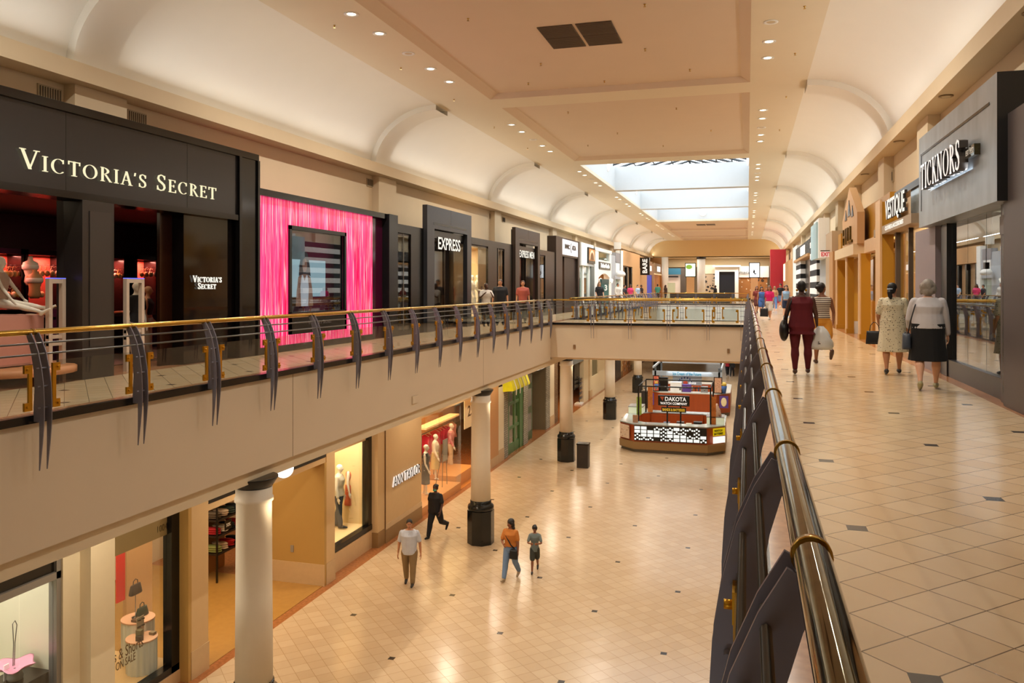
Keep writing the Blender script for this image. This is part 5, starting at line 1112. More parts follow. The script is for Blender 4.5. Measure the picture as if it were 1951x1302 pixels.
for j, (px, h) in enumerate(((1717, 1.55), (1741, 1.75))):
    person(['mannequin in tan knit in the boutique window, left', 'mannequin in pale puffed top in the boutique window, right'][j], Vector((X, yr(px, X), .012)), math.radians(90), h, 'mann', True, 1.1, ('short', ['b98a5e', 'd9c7a0'][j]), ('trousers', 'a88055'), None, ((4, 2), (-6, 2)), ((10, 30, 14, 0), (4, 20, 14, 0)), None, cat='mannequin', name='mannequin', facefx=False)
# --- honey wood shop with gabled entrance
wd = front('storefront', (XF, yr(1640), 0), 'honey wood shop front with tall pilasters and a gabled entrance bay')
for a, b_, z, x0 in ((1676, 1660, 2.72, .05), ):
    MB().box(XF + .42, yr(a), .1, XF + .43, yr(1612), 2.65).build('window_pane', glass('clear_shop_glass'), wd)
MB().box(XF - .02, yr(1676), 2.62, XF + .3, yr(1648), 3.0).build('maple_lintel', WOODL, wd); MB().box(XF + .25, yr(1676), 3.0, XF + .45, yr(1600), 4.15).build('upper_wood_panel', WOOD, wd)
MB().box(XF + .1, yr(1676), 3.05, XF + .12, yr(1662), 3.8).build('upper_window', glass('clear_shop_glass'), wd)
for a, b_ in ((1639, 1659), (1614, 1627), (1595, 1611)):
    p0 = YX(a, XF - .12); xr_ = XY(b_, p0); bb_ = MB().box(XF - .10, p0, .12, xr_, p0 + .34, 2.62).build('wood_pilaster', WOOD, wd); MB().box(XF - .15, p0 - .03, 0, xr_, p0 + .38, .16).build('pilaster_foot', WOOD, bb_)
    MB().box(XF - .14, p0 - .005, .14, XF - .10, p0 + .36, 2.62).build('maple_edge', WOODL, bb_)
cy0, cy1 = yr(1648), yr(1600)
MB().box(XF - .22, yr(1640), 2.62, XF + .3, yr(1602), 2.96).build('canopy', M('cream_canopy', 'dcc7a4', .5), wd)
gy0, gy1 = yr(1641), yr(1612); gm = (gy0 + gy1) / 2
MB().prism([(gy0, 2.96), (gy1, 2.96), (gy1, 3.95), (gm, 4.95), (gy0, 3.95)], 'x', XF - .12, XF + .1).build('gable', M('gable_tan', 'c8a072', .5), wd)
for d_, zz, s_ in ((-.9, 3.9, .28), (0, 3.98, .42), (.9, 3.9, .28)): MB().prism([(gm + d_ - s_, zz), (gm + d_ + s_, zz), (gm + d_, zz + s_ * 1.3)], 'x', XF - .14, XF - .11).build('gable_window', BRZ, wd)
lm = MB(); text(lm, 'HILL', (XF - .18, gy1 - .5, 3.06), (0, -1, 0), (gy1 - gy0) * .62, .55, .06, .01); lm.build('lettering', BRASSD, wd)
MB().box(XF - .2, yr(1597), 0, XF + .3, yr(1590), 3.0).build('tan_pier', M('tan_bulkhead'), wd); MB().box(XF + .1, yr(1597), 3.0, XF + .35, yr(1592), 3.7).build('wood_block', WOOD, wd)
room(yr(1676) + .05, yr(1597), XF + .45, XF + 2.8, 0, 3.2, M('amber_shop_wall', 'b98036', .7), 'shop_9', M('tan_shop_floor')); area('window_light', (XF + 1.3, yr(1650), 3.1), (1.4, 6), 130, 'gold')
MB().box(XF + .44, yr(1632), 0, XF + .5, yr(1590), 2.62).build('entrance_door', WOOD, wd)
MB().box(XF + .35, yr(1661, XF + .5), .0, XF + .8, yr(1672, XF + .5), 1.15).build('glass_showcase', M('amber_showcase', 'c9964a', .2), label='amber showcase behind the wood shop window', cat='showcase')
MB().box(XF + .1, YX(1627, XF + .1), 0, XF + .3, YX(1627, XF + .1) + .1, .42).build('floor_sign', WHITE, label='small white box standing at the wood shop entrance', cat='box')
# --- blade signs and grey bays
gs = front('storefront', (XF, yr(1578), 0), 'pale grey shop bays with a light blue projecting sign')
MB().box(XF - .1, yr(1590), 0, XF + .3, yr(1578), 3.9).build('beige_bay', M('beige_bay', 'b8a184', .6), gs); MB().box(XF, yr(1578), 0, XF + .3, yr(1562), 3.2).build('grey_bay', M('light_grey_bay', 'aeb1b2', .6), gs)
MB().box(XF - .35, yr(1576), 2.9, XF + .1, yr(1565), 4.7).build('white_backing', WHITE, gs); MB().box(XF - .42, yr(1574), 2.9, XF - .35, yr(1562), 4.55).build('blue_blade_sign', M('pale_blue_sign', 'a9c9d3', .5), gs)
t = thing('exit_sign', (XF - .1, yr(1588), 2.7), 'red and white EXIT sign projecting beside the wood shop', 'sign'); yy = yr(1586)
MB().box(XF - .47, yy, 2.86, XF - .03, yy + .06, 3.1).build('box', M('exit_pale', 'e6d6d0', .5, emit='e6d6d0', es=.3), t); MB().box(XF - .47, yy - .01, 3.1, XF - .03, yy + .08, 3.14).build('top_rail', BRASSD, t)
lm = MB(); text(lm, 'EXIT', (XF - .44, yy - .012, 2.89), (1, 0, 0), .38, .17, .01, .03); lm.build('lettering', M('exit_red', 'b02a34', .5, emit='b02a34', es=.3), t)
# --- black and white striped shop
ss = front('storefront', (XF, yr(1540), 0), 'black and white horizontally striped pillars around a tall black doorway')
STR = striped('black_white_stripes', 'e9eaea', '131416', 1 / .62, 2, .5)
MB().box(XF - .12, yr(1561), 0, XF + .3, yr(1547.5), 4.35).build('striped_pillar', STR, ss, loc=None); MB().box(XF - .1, yr(1528.5), 0, XF + .3, yr(1519.5), 3.6).build('striped_pillar', STR, ss)
MB().box(XF + .2, yr(1545), 0, XF + .3, yr(1528), 3.6).build('dark_doorway', M('black_doorway', '121214', .3), ss); MB().box(XF - .04, yr(1547.5), 0, XF + .3, yr(1544), 3.3).build('pink_jamb', M('tan_jamb', 'b98f74', .5), ss)
MB().box(XF - .1, yr(1547.5), 3.45, XF + .3, yr(1519), 4.3).build('fascia', spotted('mosaic_fascia', '3b3b3c', '77706a', '8f7a5a', 3.2, .2, .2), ss); MB().box(XF - .14, yr(1537), 3.6, XF - .1, yr(1529), 4.15).build('lit_sign', emis('lit_sign_white'), ss)
MB().box(XF - .25, yr(1547.5), 3.32, XF + .3, yr(1519), 3.47).build('ledge', M('tan_bulkhead'), ss)
# --- far white and tan bays, red block
fb = front('storefront', (XF, yr(1508), 0), 'plain white and tan shop bays beyond the striped pillars')
MB().box(XF - .05, yr(1519), 0, XF + .3, yr(1512), 4.6).build('white_bay', WHITE, fb); MB().box(XF, yr(1512), 0, XF + .3, yr(1492), 3.9).build('tan_bay', TANB, fb)
MB().box(XF - .1, yr(1496), 2.2, XF, yr(1494.6), 3.8).build('lit_strip', emis('lantern_glow'), fb)
MB().box(2.25, 86.5, 0, 3.75, 88.5, 5.45).build('red_pillar', M('crimson_block', 'b32438', .45), label='tall crimson block pillar standing beyond the group of shoppers', cat='pillar')
# vents on the right wall
for i, (px, yy_) in enumerate(((1604, 0), (1699, 0))):
    y = YX(px, XWR - .02); t = thing('air_vent', (XWR, y, 4.6), 'small louvred vent high on the right wall, %s' % ['farther one above the wood shop', 'nearer one above the boutique'][i], 'vent', 'wall vents on the right')
    MB().box(XWR - .04, y - .3, 4.7, XWR, y + .3, 5.05).build('frame', M('vent_frame'), t)
    for k_ in range(7): MB().box(XWR - .05, y - .25 + k_ * .08, 4.75, XWR - .04, y - .23 + k_ * .08, 5.0).build('louvre', M('vent_dark'), t)
for i, px in enumerate((1807, 1738, 1706, 1660)):
    y = YX(px, 3.85) if False else [13.0, 18.2, 23.5, 30.0][i]
    t = thing('cornice_light', (3.86, y, 5.45), 'unlit round recessed light under the right cornice, %s from the camera' % ordn[i], 'light', 'lights under the right cornice'); MB().lathe([(.14, 0), (.14, -.012), (.09, -.014)], (0, 0, 0), 16).build('trim_ring', M('cornice_lamp', 'a08a66', .5), t, local=True); MB().lathe([(.085, -.013), (.085, -.016)], (0, 0, 0), 16).build('lens', LOFF, t, local=True)
# storefront near side beyond the frame edge (seen in reflections)
MB().box(XF, -12, 0, XF + .3, Y0 - 3.6, 3.6).build('wall_right_front', TANB, kind=S)
MB().box(XF, -12, 3.0, XWR + .1, -.0, 3.1).build('ceiling', CREAM2, kind=S)
# ================================================================== FAR END
def pyf(px, Y): return XY(px, Y)
YE = 112.0
MB().box(-14, YE, 4.35, 6, YE + .3, 5.8).build('wall_back_upper', M('end_tan', 'bfa982', .7), kind=S)
MB().box(-14, 130, 0, 6, 130.3, 5.8).build('wall_back_far', M('far_pale', 'cdbfa6', .7), kind=S); MB().box(-14, YEND, 5.5, 6, 130, 5.6).build('ceiling', CREAM2, kind=S)
for x0 in (-14, 6): MB().box(x0, YEND, 0, x0 + .2, 130, 5.6).build('wall_side_far', M('far_pale'), kind=S)
area('far_end_fill', (-4, 118, 5.3), (12, 10), 500, 'white'); area('far_end_fill', (-4, 109.2, 5.42), (13, 1.4), 650, 'white')  # unseen fill lamps; the nearer one is added to brighten the far fronts
def fpanel(name, px0, px1, y0, y1, Y, dep, mat, label=None, cat=None, parent=None):
    return MB().box(XY(px0, Y), Y, max(0, ZY(1350, y1, Y)) if y1 < 550 else 0, XY(px1, Y), Y + dep, ZY(1350, y0, Y)).build(name, mat, parent, label=label, cat=cat)
t = thing('storefront', (XY(1284, YE), YE, 0), 'far shop with a teal fascia and pale lit counter', 'shop front')
fpanel('teal_fascia', 1270, 1297, 511, 523, YE - 1, .2, M('teal_fascia', '2c6a84', .5), parent=t); fpanel('lit_interior', 1270, 1296, 523, 556, YE - .6, .2, M('lit_pale', 'cdbfb0', .6, emit='cdbfb0', es=.3), parent=t); fpanel('dark_bay', 1297, 1306, 511, 556, YE - 1, .2, M('taupe_dark', '4f463e', .6), parent=t); fpanel('shelf', 1270, 1292, 526, 528.5, YE - 1, .3, BLACK, parent=t)
MB().lathe([(.42, 0), (.42, 5.4)], (XY(1267, 104), 104, 0), 20).build('column', WHITE, label='plain white far column at the left end of the last shops', cat='column')
t = thing('column', (XY(1336, 96), 96, 0), 'tall white far column with black head, between the two lit posters', 'column')
MB().lathe([(.45, .3), (.45, 4.9)], (0, 0, 0), 20).build('shaft', WHITE, t, local=True); MB().lathe([(.55, 4.9), (.55, 5.1)], (0, 0, 0), 20).build('head', BLACK, t, local=True); MB().lathe([(.6, 0), (.6, .3)], (0, 0, 0), 20).build('base', BLACK, t, local=True)
for (p0, p1, yt, ybm, nm, col, st_) in ((1305, 1326, 501, 528, 'glowing advertising screen with a green picture, left of the white column', 'f8fbe0', 0), (1427, 1448, 501, 530, 'white lit advertising screen with a small dark dancing figure', 'fbfbfb', 1)):
    Y = 93.0 if st_ == 0 else 90.0
    t = thing('advertising_display', ((XY(p0, Y) + XY(p1, Y)) / 2, Y, 0), nm, 'advertising display')
    x0, x1 = XY(p0, Y), XY(p1, Y); za, zb = ZY(1350, ybm, Y), ZY(1350, yt, Y)
    MB().box(x0, Y, za, x1, Y + .3, zb).build('frame', BLACK, t); MB().box(x0 + .08, Y - .02, za + .08, x1 - .08, Y, zb - .08).build('screen', emis('screen_glow_%d' % st_, col, 1.3), t)
    MB().box(x0 + .18, Y, .3, x1 - .2, Y + .3, za).build('stand', TANP, t); MB().box(x0 + .1, Y - .1, 0, x1 - .1, Y + .4, .3).build('base', BLACK, t)
    xm = (x0 + x1) / 2
    if st_: MB().prism([(xm - .05, za + .9), (xm + .05, za + .75), (xm + .02, za + .5), (xm + .25, za + .45), (xm + .05, za + .35), (xm - .15, za + .6)], 'y', Y - .03, Y - .02).build('dark_figure', BLACK, t)
    else: MB().ell((xm - .15, Y - .02, zb - .45), (.35, .01, .25), 12, 6).build('green_picture', emis('green_pic', '9cc04c', .9), t)
t = thing('storefront', (XY(1384, YE), YE, 0), 'far white classical portal around a dark blue doorway', 'shop front')
fpanel('cornice', 1358, 1411, 506, 509, YE - 2, .9, WHITE, parent=t); fpanel('lintel', 1362, 1407, 509, 518, YE - 1.6, .5, WHITE, parent=t); fpanel('jamb', 1362, 1370, 518, 570, YE - 1.6, .5, WHITE, parent=t); fpanel('jamb', 1400, 1407, 518, 570, YE - 1.6, .5, WHITE, parent=t); fpanel('dark_doorway', 1370, 1400, 518, 570, YE - 1.2, .2, M('navy_dark', '151c28', .4), parent=t)
t = thing('storefront', (XY(1432, YE), YE, 0), 'far department store entrance with grey store lettering', 'shop front')
fpanel('white_fascia', 1408, 1465, 508, 529, YE - .8, .2, WHITE, parent=t); fpanel('warm_interior', 1407, 1462, 529, 560, YE - .6, .2, spotted('busy_shelves', 'a8703c', '3a2a22', 'd8c8b0', 1.6, .3, .2), parent=t)
lm = MB(); text(lm, "macy's", (XY(1409, YE - 1), YE - 1, ZY(1350, 523, YE)), (1, 0, 0), 1.7, .42, .05, .01); lm.build('lettering', M('steel_letters', '55585c', .5), t)
t = thing('storefront', (XY(1350, YE), YE, 0), 'far pale shop with dark clothes racks, right of the tall white column', 'shop front')
fpanel('pale_fascia', 1340, 1362, 505, 522, YE - .4, .2, CREAM, parent=t); fpanel('racks', 1343, 1362, 522, 556, YE - .3, .2, spotted('dark_racks', 'b7a38a', '2a2623', '6c6a60', 2.2, .35, .2), parent=t)
MB().box(XY(1272, 90) , 90, .0, XY(1286, 90), 90.3, ZY(1350, 539, 90)).build('display_board', M('pale_green_board', 'c3cdb4', .5), label='pale green standing notice board near the far railing', cat='sign')
MB().box(-7.6, 84, 0, -1.5, 85.2, 1.0).build('counter', BRN2, label='long low dark kiosk counter beyond the far railing', cat='counter')
MB().box(-12.6, YEND, 0, -10.5, YEND + .2, 5.46).build('wall_far_return', TANB, kind=S)
# ================================================================== LOWER LEFT SHOPS (pier plane X = XL, facing +X)
XL = -11.72; ZT = -1.8
TAN2 = M('lower_tan_wall', 'c9a87a', .6, noise=.03); TANL = M('lower_pale_wall', 'd9c9a8', .6, noise=.03); SKT = M('stone_skirting', 'c2a47c', .4, noise=.08)
def yl(px, X=XL): return YX(px, X)
def zl(px, py, X=XL): return ZX(px, py, X)
def pier(p0, p1, name='wall_lower_pier', dep=.6, mat=None, X=XL, y0=None, y1=None, z0=ZL):
    a, b_ = (yl(p0, X) if y0 is None else y0), (yl(p1, X) if y1 is None else y1)
    MB().box(X - dep, a, z0, X, b_, ZT).build(name, mat or TAN2, kind=S); MB().box(X - dep, a - .015, z0, X + .015, b_ + .015, z0 + .62).build('baseboard_lower', SKT, kind=S); return a, b_
# shop A (glass art)
A0, A1 = 6.0, yl(141)
XG = XL - .35
zt0 = zl(141, 1093)
sa = front('storefront', (XG, (A0 + A1) / 2, ZL), 'white-lit gift shop window with black transom, bottom left corner')
MB().box(XG - .1, A0, zt0 + .03, XG, A1 - .1, ZT).build('black_transom', M('black_transom', '17130f', .2, noise=.15), sa); MB().box(XG - .12, A0, zt0 - .1, XG + .06, A1, zt0 + .03).box(XG - .12, A1 - .1, ZL, XG + .06, A1, ZT).build('metal_frame', M('grey_frame', '8e8880', .35, metal=.4), sa)
MB().box(XG - .03, A0, ZL + .2, XG - .02, yl(38, XG), zt0 - .1).box(XG - .03, yl(38, XG) + .015, ZL + .2, XG - .02, A1 - .1, zt0 - .1).build('window_pane', CGL, sa)
MB().box(XG - 3.2, A0, ZL + .2, XG - 2.6, A1 + .2, ZT).build('backdrop', M('white_cream_display', 'e2dcc2', .7), sa); MB().box(XG - 2.7, A1 - .02, ZL, XG, A1 + .1, ZT).build('side_panel', M('white_cream_display'), sa)
MB().box(XG - 2.7, A0, ZL, XG - .05, A1, ZL + .2).build('display_floor', M('white_cream_display'), sa)
area('window_light', (XG - 1.2, (A0 + A1) / 2 + .8, ZT - .15), (1.5, 5), 190, 'white')
X = XG - .5
def on(px, py, X): return Vector((X, YX(px, X), ZX(px, py, X)))
q = on(30, 1300, X); t = thing('display_pedestal', (X, q.y, ZL + .2), 'black low display pedestal under the pink glass bowl', 'pedestal'); zz = ZX(30, 1293, X)
MB().box(X - .35, q.y - .5, ZL + .2, X + .35, q.y + .45, zz).build('block', BLACK, t)
t = thing('glass_bowl', (X, q.y - .02, zz), 'pink flower-shaped glass bowl on a clear foot', 'bowl')
rows = [[(r * (1 + .12 * wv * math.sin(5 * a)) * math.cos(a), r * (1 + .12 * wv * math.sin(5 * a)) * math.sin(a), z + .03 * wv * math.cos(4 * a)) for a in [2 * PI * j / 30 for j in range(30)]] for r, z, wv in ((.03, .17, 0), (.14, .17, .2), (.26, .22, .8), (.33, .27, 1), (.30, .26, 1), (.15, .20, .3), (.02, .19, 0))]
MB().strip(rows, True).build('bowl', M('pink_glass', 'eda0bd', .15, spec=.8), t, local=True); MB().lathe([(.13, 0), (.14, .06), (.10, .17), (.05, .18)], (0, 0, 0), 20).build('foot', M('clear_glass_foot', '8f9088', .1), t, local=True)
t = thing('glass_dome', (X + .1, YX(83, X + .1), ZL + .2), 'pale blue glass dome at the bottom edge of the shop window', 'ornament'); zz2 = ZX(83, 1296, X + .1); MB().lathe([(.22, 0), (.2, zz2 - ZL - .5), (.12, zz2 - ZL - .25), (.02, zz2 - ZL - .2)], (0, 0, 0), 20).build('dome', M('pale_blue_glass', 'a9cfd0', .1), t, local=True)
q = on(24, 1190, X - .1); t = thing('wire_ornament', (X - .1, q.y, zz), 'tall thin metal wire ornament behind the pink bowl', 'ornament')
MB().loft([(0, .0, 0), (0, .02, .6), (0, .0, .95), (0, .05, .99), (0, .09, .9), (0, .05, .6), (0, .03, 0)], .008, 6).build('wire', TUBE, t, local=True); MB().box(-.01, -.18, 0, .01, -.08, .28).build('price_card', WHITE, t, local=True)
a, b_ = pier(173, 219, mat=TANL); MB().box(XL - .6, A1, ZL, XL - .25, a + .02, ZT).build('wall_lower_jamb', TANL, kind=S)
# shop B (bags)
B0, B1 = b_, yl(333, XG)
sb = front('storefront', (XG, (B0 + B1) / 2, ZL), 'black-framed display window 1004 with bags on fluted plinths')
ztb = zl(320, 1018, XG)
MB().box(XG - .1, B0, ztb - .0, XG, B1, ZT).build('olive_header', M('olive_header', '8f7a4e', .6), sb)
MB().box(XG - .1, B1 - .25, ZL, XG + .12, B1, ZT - .2).box(XG - .1, B0, ZL + .25, XG + .12, B1, ZL + .42).build('black_frame', BLACK, sb); MB().box(XG - .15, B0, ZL, XG + .14, B1, ZL + .27).build('stone_base', SKT, sb)
MB().box(XG - .03, B0, ZL + .42, XG - .02, B1 - .25, ztb).build('window_pane', glass('clear_shop_glass'), sb)
lm = MB(); text(lm, '1004', (XG, yl(300, XG), zl(300, 1016, XG)), (0, 1, 0), yl(319, XG) - yl(300, XG), .14, .004, .0); y_ = yl(221, XG); text(lm, 'Tanks & Shorts', (XG, y_ - .45, zl(221, 1262, XG)), (0, 1, 0), .45 + yl(273, XG) - y_, .22, .004, .0); text(lm, 'ON SALE', (XG, y_ + .0, zl(221, 1280, XG) ), (0, 1, 0), yl(258, XG) - y_, .16, .004, .0); lm.build('window_lettering', M('brown_lettering', '5f4a30', .6), sb)
MB().box(XG - 2.2, B0, ZL + .3, XG - .05, B1 + .1, ZL + .40).build('display_floor', M('warm_display_floor', 'c9a472', .5), sb)
XC = XG - 1.6
MB().box(XC - .1, yl(241, XC), ZL + .3, XC, B1 + 1.2, ZT).build('cream_backdrop', M('peach_backdrop', 'd8ad7c', .7), sb)
MB().box(XC - 1.6, B0 - .5, ZL + .3, XC - 1.5, B1 + 1, ZT).build('olive_interior', M('olive_interior', '75602e', .7), sb)
MB().box(XC + .05, yl(217, XC), zl(225, 1146, XC), XC + .08, yl(233, XC), zl(225, 1024, XC)).build('hanging_banner', M('scarlet_banner', 'e01c12', .5), label='scarlet hanging banner at the left of the bag window', cat='banner')
area('window_light', (XG - .9, (B0 + B1) / 2 + .3, ZT - .3), (1.0, 2.2), 120, 'warm')
FLU = M('fluted_white_plinth', 'cfd4d0', .5)
def fluted(px, pytop, X, r, lab):
    p_ = on(px, pytop, X); hh = p_.z - (ZL + .40); t = thing('fluted_plinth', (X, p_.y, ZL + .40), lab, 'plinth', 'fluted plinths in the bag window'); n = 96
    rows = [[((r + .012 * math.cos(16 * a)) * math.cos(a), (r + .012 * math.cos(16 * a)) * math.sin(a), z) for a in [2 * PI * j / n for j in range(n)]] for z in (0, hh - .03)]
    MB().strip(rows, True).build('drum', FLU, t, local=True); MB().lathe([(r + .02, hh - .03), (r + .02, hh), ], (0, 0, 0), 40).build('top', M('peach_plinth_top', 'dba98c', .5), t, local=True); return Vector((X, p_.y, p_.z))
p1 = fluted(263, 1177, XG - .85, .33, 'taller fluted white plinth at the back, under the bags'); p2 = fluted(270, 1214, XG - .42, .30, 'shorter fluted white plinth in front, with sunglasses stand')
def sbag(name, p, label, col, w, hh, d):
    t = thing(name, p, label, 'bag'); rows = [[((d / 2) * k * math.copysign(abs(math.cos(a)) ** .6, math.cos(a)), (w / 2) * kk * math.copysign(abs(math.sin(a)) ** .5, math.sin(a)), z) for a in [2 * PI * j / 20 for j in range(20)]] for z, k, kk in ((0, .9, .92), (.02, 1, 1), (hh * .5, .8, .92), (hh * .95, .45, .8), (hh, .3, .78))]
    b = MB().strip(rows, True); b.f += [tuple(range(19, -1, -1)), tuple(80 + q for q in range(20))]; b.mi += [0, 0]; b.sm += [False, False]; b.build('bag_body', M('leather_' + col, col, .4, noise=.1), t, local=True)
    MB().loft([(0, -w * .2, hh * .95), (0, -w * .17, hh * 1.35), (0, 0, hh * 1.5), (0, w * .17, hh * 1.35), (0, w * .2, hh * .95)], .010, 8).build('handle', M('leather_' + col), t, local=True); return t
b1 = p1 + Vector((-.05, -.02, .52)); sbag('handbag', b1, 'dark brown structured handbag raised on a thin stand', '3a2e28', .36, .22, .12)
t = thing('bag_stand', p1 + Vector((-.05, -.02, 0)), 'thin metal stand holding the brown handbag', 'stand'); MB().lathe([(.08, 0), (.08, .015), (.008, .02), (.008, .52)], (0, 0, 0), 12).build('stem', TUBE, t, local=True)
sbag('handbag', p1 + Vector((.02, .10, 0)), 'dark green crossbody bag on the taller fluted plinth', '24392f', .34, .2, .14)
t = thing('folded_scarf', p1 + Vector((.12, -.16, 0)), 'brown folded wallet pouch on the taller fluted plinth', 'wallet'); MB().box(-.08, -.1, 0, .08, .1, .05).build('pouch', M('leather_5a4130', '5a4130', .5), t, local=True)
t = thing('sunglasses_stand', p2 + Vector((-.05, .02, 0)), 'clear stand with two pairs of dark sunglasses', 'stand')
MB().box(-.01, -.11, 0, .0, .11, .42).build('clear_board', M('frosted_board', 'c9b8a0', .3), t, local=True)
for z in (.22, .36):
    for s_ in (-1, 1): MB().lathe([(.045, 0), (.045, .01)], (.01, s_ * .055, z), 14).build('lens', M('dark_lens', '16120f', .1), t, local=True)
for j, (dy, hh, cl_) in enumerate(((-.16, .20, '6f6a50'), (-.22, .10, '3a332c'), (.12, .06, '7b6a52'))): MB().box(p2.x - .02 + .05 * j, p2.y + dy, p2.z, p2.x + .1 + .05 * j, p2.y + dy + .1, p2.z + hh).build('small_box', M('box_' + cl_, cl_, .5), label=['tall tan box', 'small dark box', 'flat brown box'][j] + ' on the shorter fluted plinth', cat='box')
# pier and clothing shop C
c0, c1 = pier(365, 397)
MB().box(XG - .02, B1, ZL, XL, c0, ZT).build('wall_lower_jamb', M('lower_side_wall', 'b08a4a', .6), kind=S)
C0, C1 = c1, yl(622)
sc_ = front('storefront', (XL, (C0 + C1) / 2, ZL), 'clothing shop entrance below a long black name band')
MB().box(XL - .35, C0, zl(396, 962), XL - .01, C1 - .0, zl(396, 925)).build('name_band', M('name_band_black', '12110f', .3), sc_)
MB().box(XL - .5, C0, zl(396, 975), XL - .02, C1, zl(396, 962)).build('lintel', TAN2, sc_)
lm = MB(); zb0 = zl(396, 958); Yg = yl(534); text(lm, 'GUESS', (XL + .0, Yg - 1.9, zb0 + .10), (0, 1, 0), 1.9, .36, .03, .02); lm.build('lettering', LETW, sc_)
MB().box(XL - 6, C0, ZL + .001, XL - .05, C1, ZL + .012).build('floor', M('amber_shop_floor', 'a87c3e', .25, noise=.1), kind=S)
Yr = yl(622)
MB().box(XL - 1.9, Yr - .12, ZL, XL, Yr, zl(396, 975)).build('wall_lower_recess', M('lower_side_wall'), kind=S); MB().box(XL - 1.9, Yr - .14, ZL, XL + .01, Yr - .12, ZL + .62).build('baseboard_lower', SKT, kind=S)
MB().box(XL - 1.95, Yr - .2, ZL, XL - 1.85, Yr - .1, zl(396, 975)).build('trim_lower', BLACK, kind=S); MB().box(XL - 2.5, Yr - .14, ZL, XL - 1.95, Yr, zl(396, 975)).build('wall_lower_recess', TANL, kind=S)
MB().box(XL - 7, C0 - .3, ZL, XL - 6.9, C1 + 5, ZT).build('wall_shop_c', M('warm_brown_wall', '8a5f36', .7), kind=S); MB().box(XL - 7, C1 + 5, ZL, XL - 2.4, C1 + 5.1, ZT).build('wall_shop_c', M('warm_brown_wall'), kind=S)
area('shop_light', (XL - 3.2, (C0 + C1) / 2 + 1, ZT - .2), (4, 6), 240, 'warm')
o_ = MB().box(XL - 1.1, Yr - .135, ZL + .9, XL - 1.0, Yr - .12, ZL + 1.1).build('wall_outlet', M('outlet_grey', '8f8478', .5), label='small grey wall outlet in the recess beside the clothing shop', cat='outlet')
# shelving with folded clothes
rr = random.Random(11)
XSH = XL - 3.4
def shelf(p0, p1, X, label, tops, fac=1):
    y0, y1 = YX(p0, X), YX(p1, X); zz = [ZX(p0, t_, X) for t_ in tops]
    t = thing('shelving_unit', (X, (y0 + y1) / 2, ZL), label, 'shelf unit')
    for z in zz: MB().box(X - .5, y0, z - .04, X + .3, y1, z).build('shelf_board', M('dark_shelf', '2a1d14', .4), t)
    MB().box(X - .5, y0, ZL, X - .45, y1, zz[0] + .6).build('back_panel', M('amber_back', '9a6a30', .5), t)
    for y in (y0, y1): MB().box(X + .25, y - .02, ZL, X + .3, y + .02, zz[0] + .1).build('post', BLACK, t)
    return y0, y1, zz
y0, y1, zz = shelf(398, 452, XSH, 'dark shelving unit of folded clothes inside the clothing shop', (955, 992, 1022, 1056))
cc = ['d8c39a', '2c2f36', 'b8b0a0', '5a4a3a', 'e0d8c8', 'b01c24', '14120f', '8b8f4e', 'cdb39a', 'c21a22', '3d4a44', 'a79a80']
k = 0
for si, z in enumerate(zz):
    n_ = 4
    for j in range(n_):
        yy = y0 + .2 + (y1 - y0 - .4) * j / (n_ - 1); col = [['d8c39a', '2c2f36', 'b8b0a0', '3a2f28'], ['5a4a3a', 'cdb39a', '3d4a44', '2c3a4a'], ['b01c24', 'e8e0d0', '14120f', 'c21a22'], ['8b8f4e', 'cdb39a', 'c21a22', '14120f']][si][j]
        b = MB()
        for L_ in range(3): b.ell((XSH + .02 * rr.uniform(-1, 1), yy, z + .04 + .06 * L_), (.27, (y1 - y0) / 9, .045), 12, 6)
        o = b.build('folded_stack', M('fold_' + col, col, .85, noise=.15, ns=14), label='%s folded stack, %s from left, %s shelf of the clothing shop' % ({'d8c39a': 'tan', '2c2f36': 'dark', 'b8b0a0': 'grey', '3a2f28': 'brown', '5a4a3a': 'brown', 'cdb39a': 'beige', '3d4a44': 'green-grey', '2c3a4a': 'navy', 'b01c24': 'red', 'e8e0d0': 'white', '14120f': 'black', 'c21a22': 'red', '8b8f4e': 'olive'}[col], ordn[j], ordn[si]), cat='clothes', group='folded clothes on the shelving unit'); k += 1
t = thing('price_sign', (XSH + .35, YX(434, XSH + .35), ZX(434, 998, XSH)), 'small black price sign reading 50% above the folded clothes', 'sign'); MB().box(0, -.16, 0, .02, .16, .28).build('card', BLACK, t, local=True); lm = MB(); text(lm, '50%', (.025, -.1, .09), (0, 1, 0), .2, .1, .004); lm.build('lettering', WHITE, t, local=True)
y0, y1, zz = shelf(517, 524, XL - 2.2, 'narrow bright shelf seen just right of the nearest column', (975, 1010, 1045)) if False else (0, 0, 0)
# window D with mannequins
a, b_ = pier(622, 638, y0=Yr)
D0, D1 = b_, yl(703, XG)
sd = front('storefront', (XG, (D0 + D1) / 2, ZL), 'brightly lit clothing window with two dressed mannequins and black frame')
ztd = zl(640, 862, XG)
MB().box(XG - .1, D0, ztd, XG, D1, ZT).build('header', TAN2, sd); MB().box(XG - .12, D1 - .25, ZL + .6, XG + .1, D1, ZT).box(XG - .1, D0, ZL + .6, XG + .12, D1, ZL + .78).build('black_frame', BLACK, sd); MB().box(XG - .15, D0, ZL, XG + .12, D1, ZL + .62).build('stone_base', SKT, sd)
MB().box(XG - .03, D0, ZL + .78, XG - .02, D1 - .25, ztd).build('window_pane', glass('clear_shop_glass'), sd)
MB().box(XG - 1.5, D0 - .6, ZL + .5, XG - 1.45, D1 + .2, ZT).build('backdrop', M('cream_display', 'dfc592', .7), sd); MB().box(XG - 1.45, D0 - .5, ZL + .6, XG - .05, D1, ZL + .76).build('display_floor', M('cream_display'), sd); MB().box(XG - 1.45, D1 - .05, ZL + .6, XG - .1, D1 + .05, ZT).build('side_panel', M('cream_display'), sd)
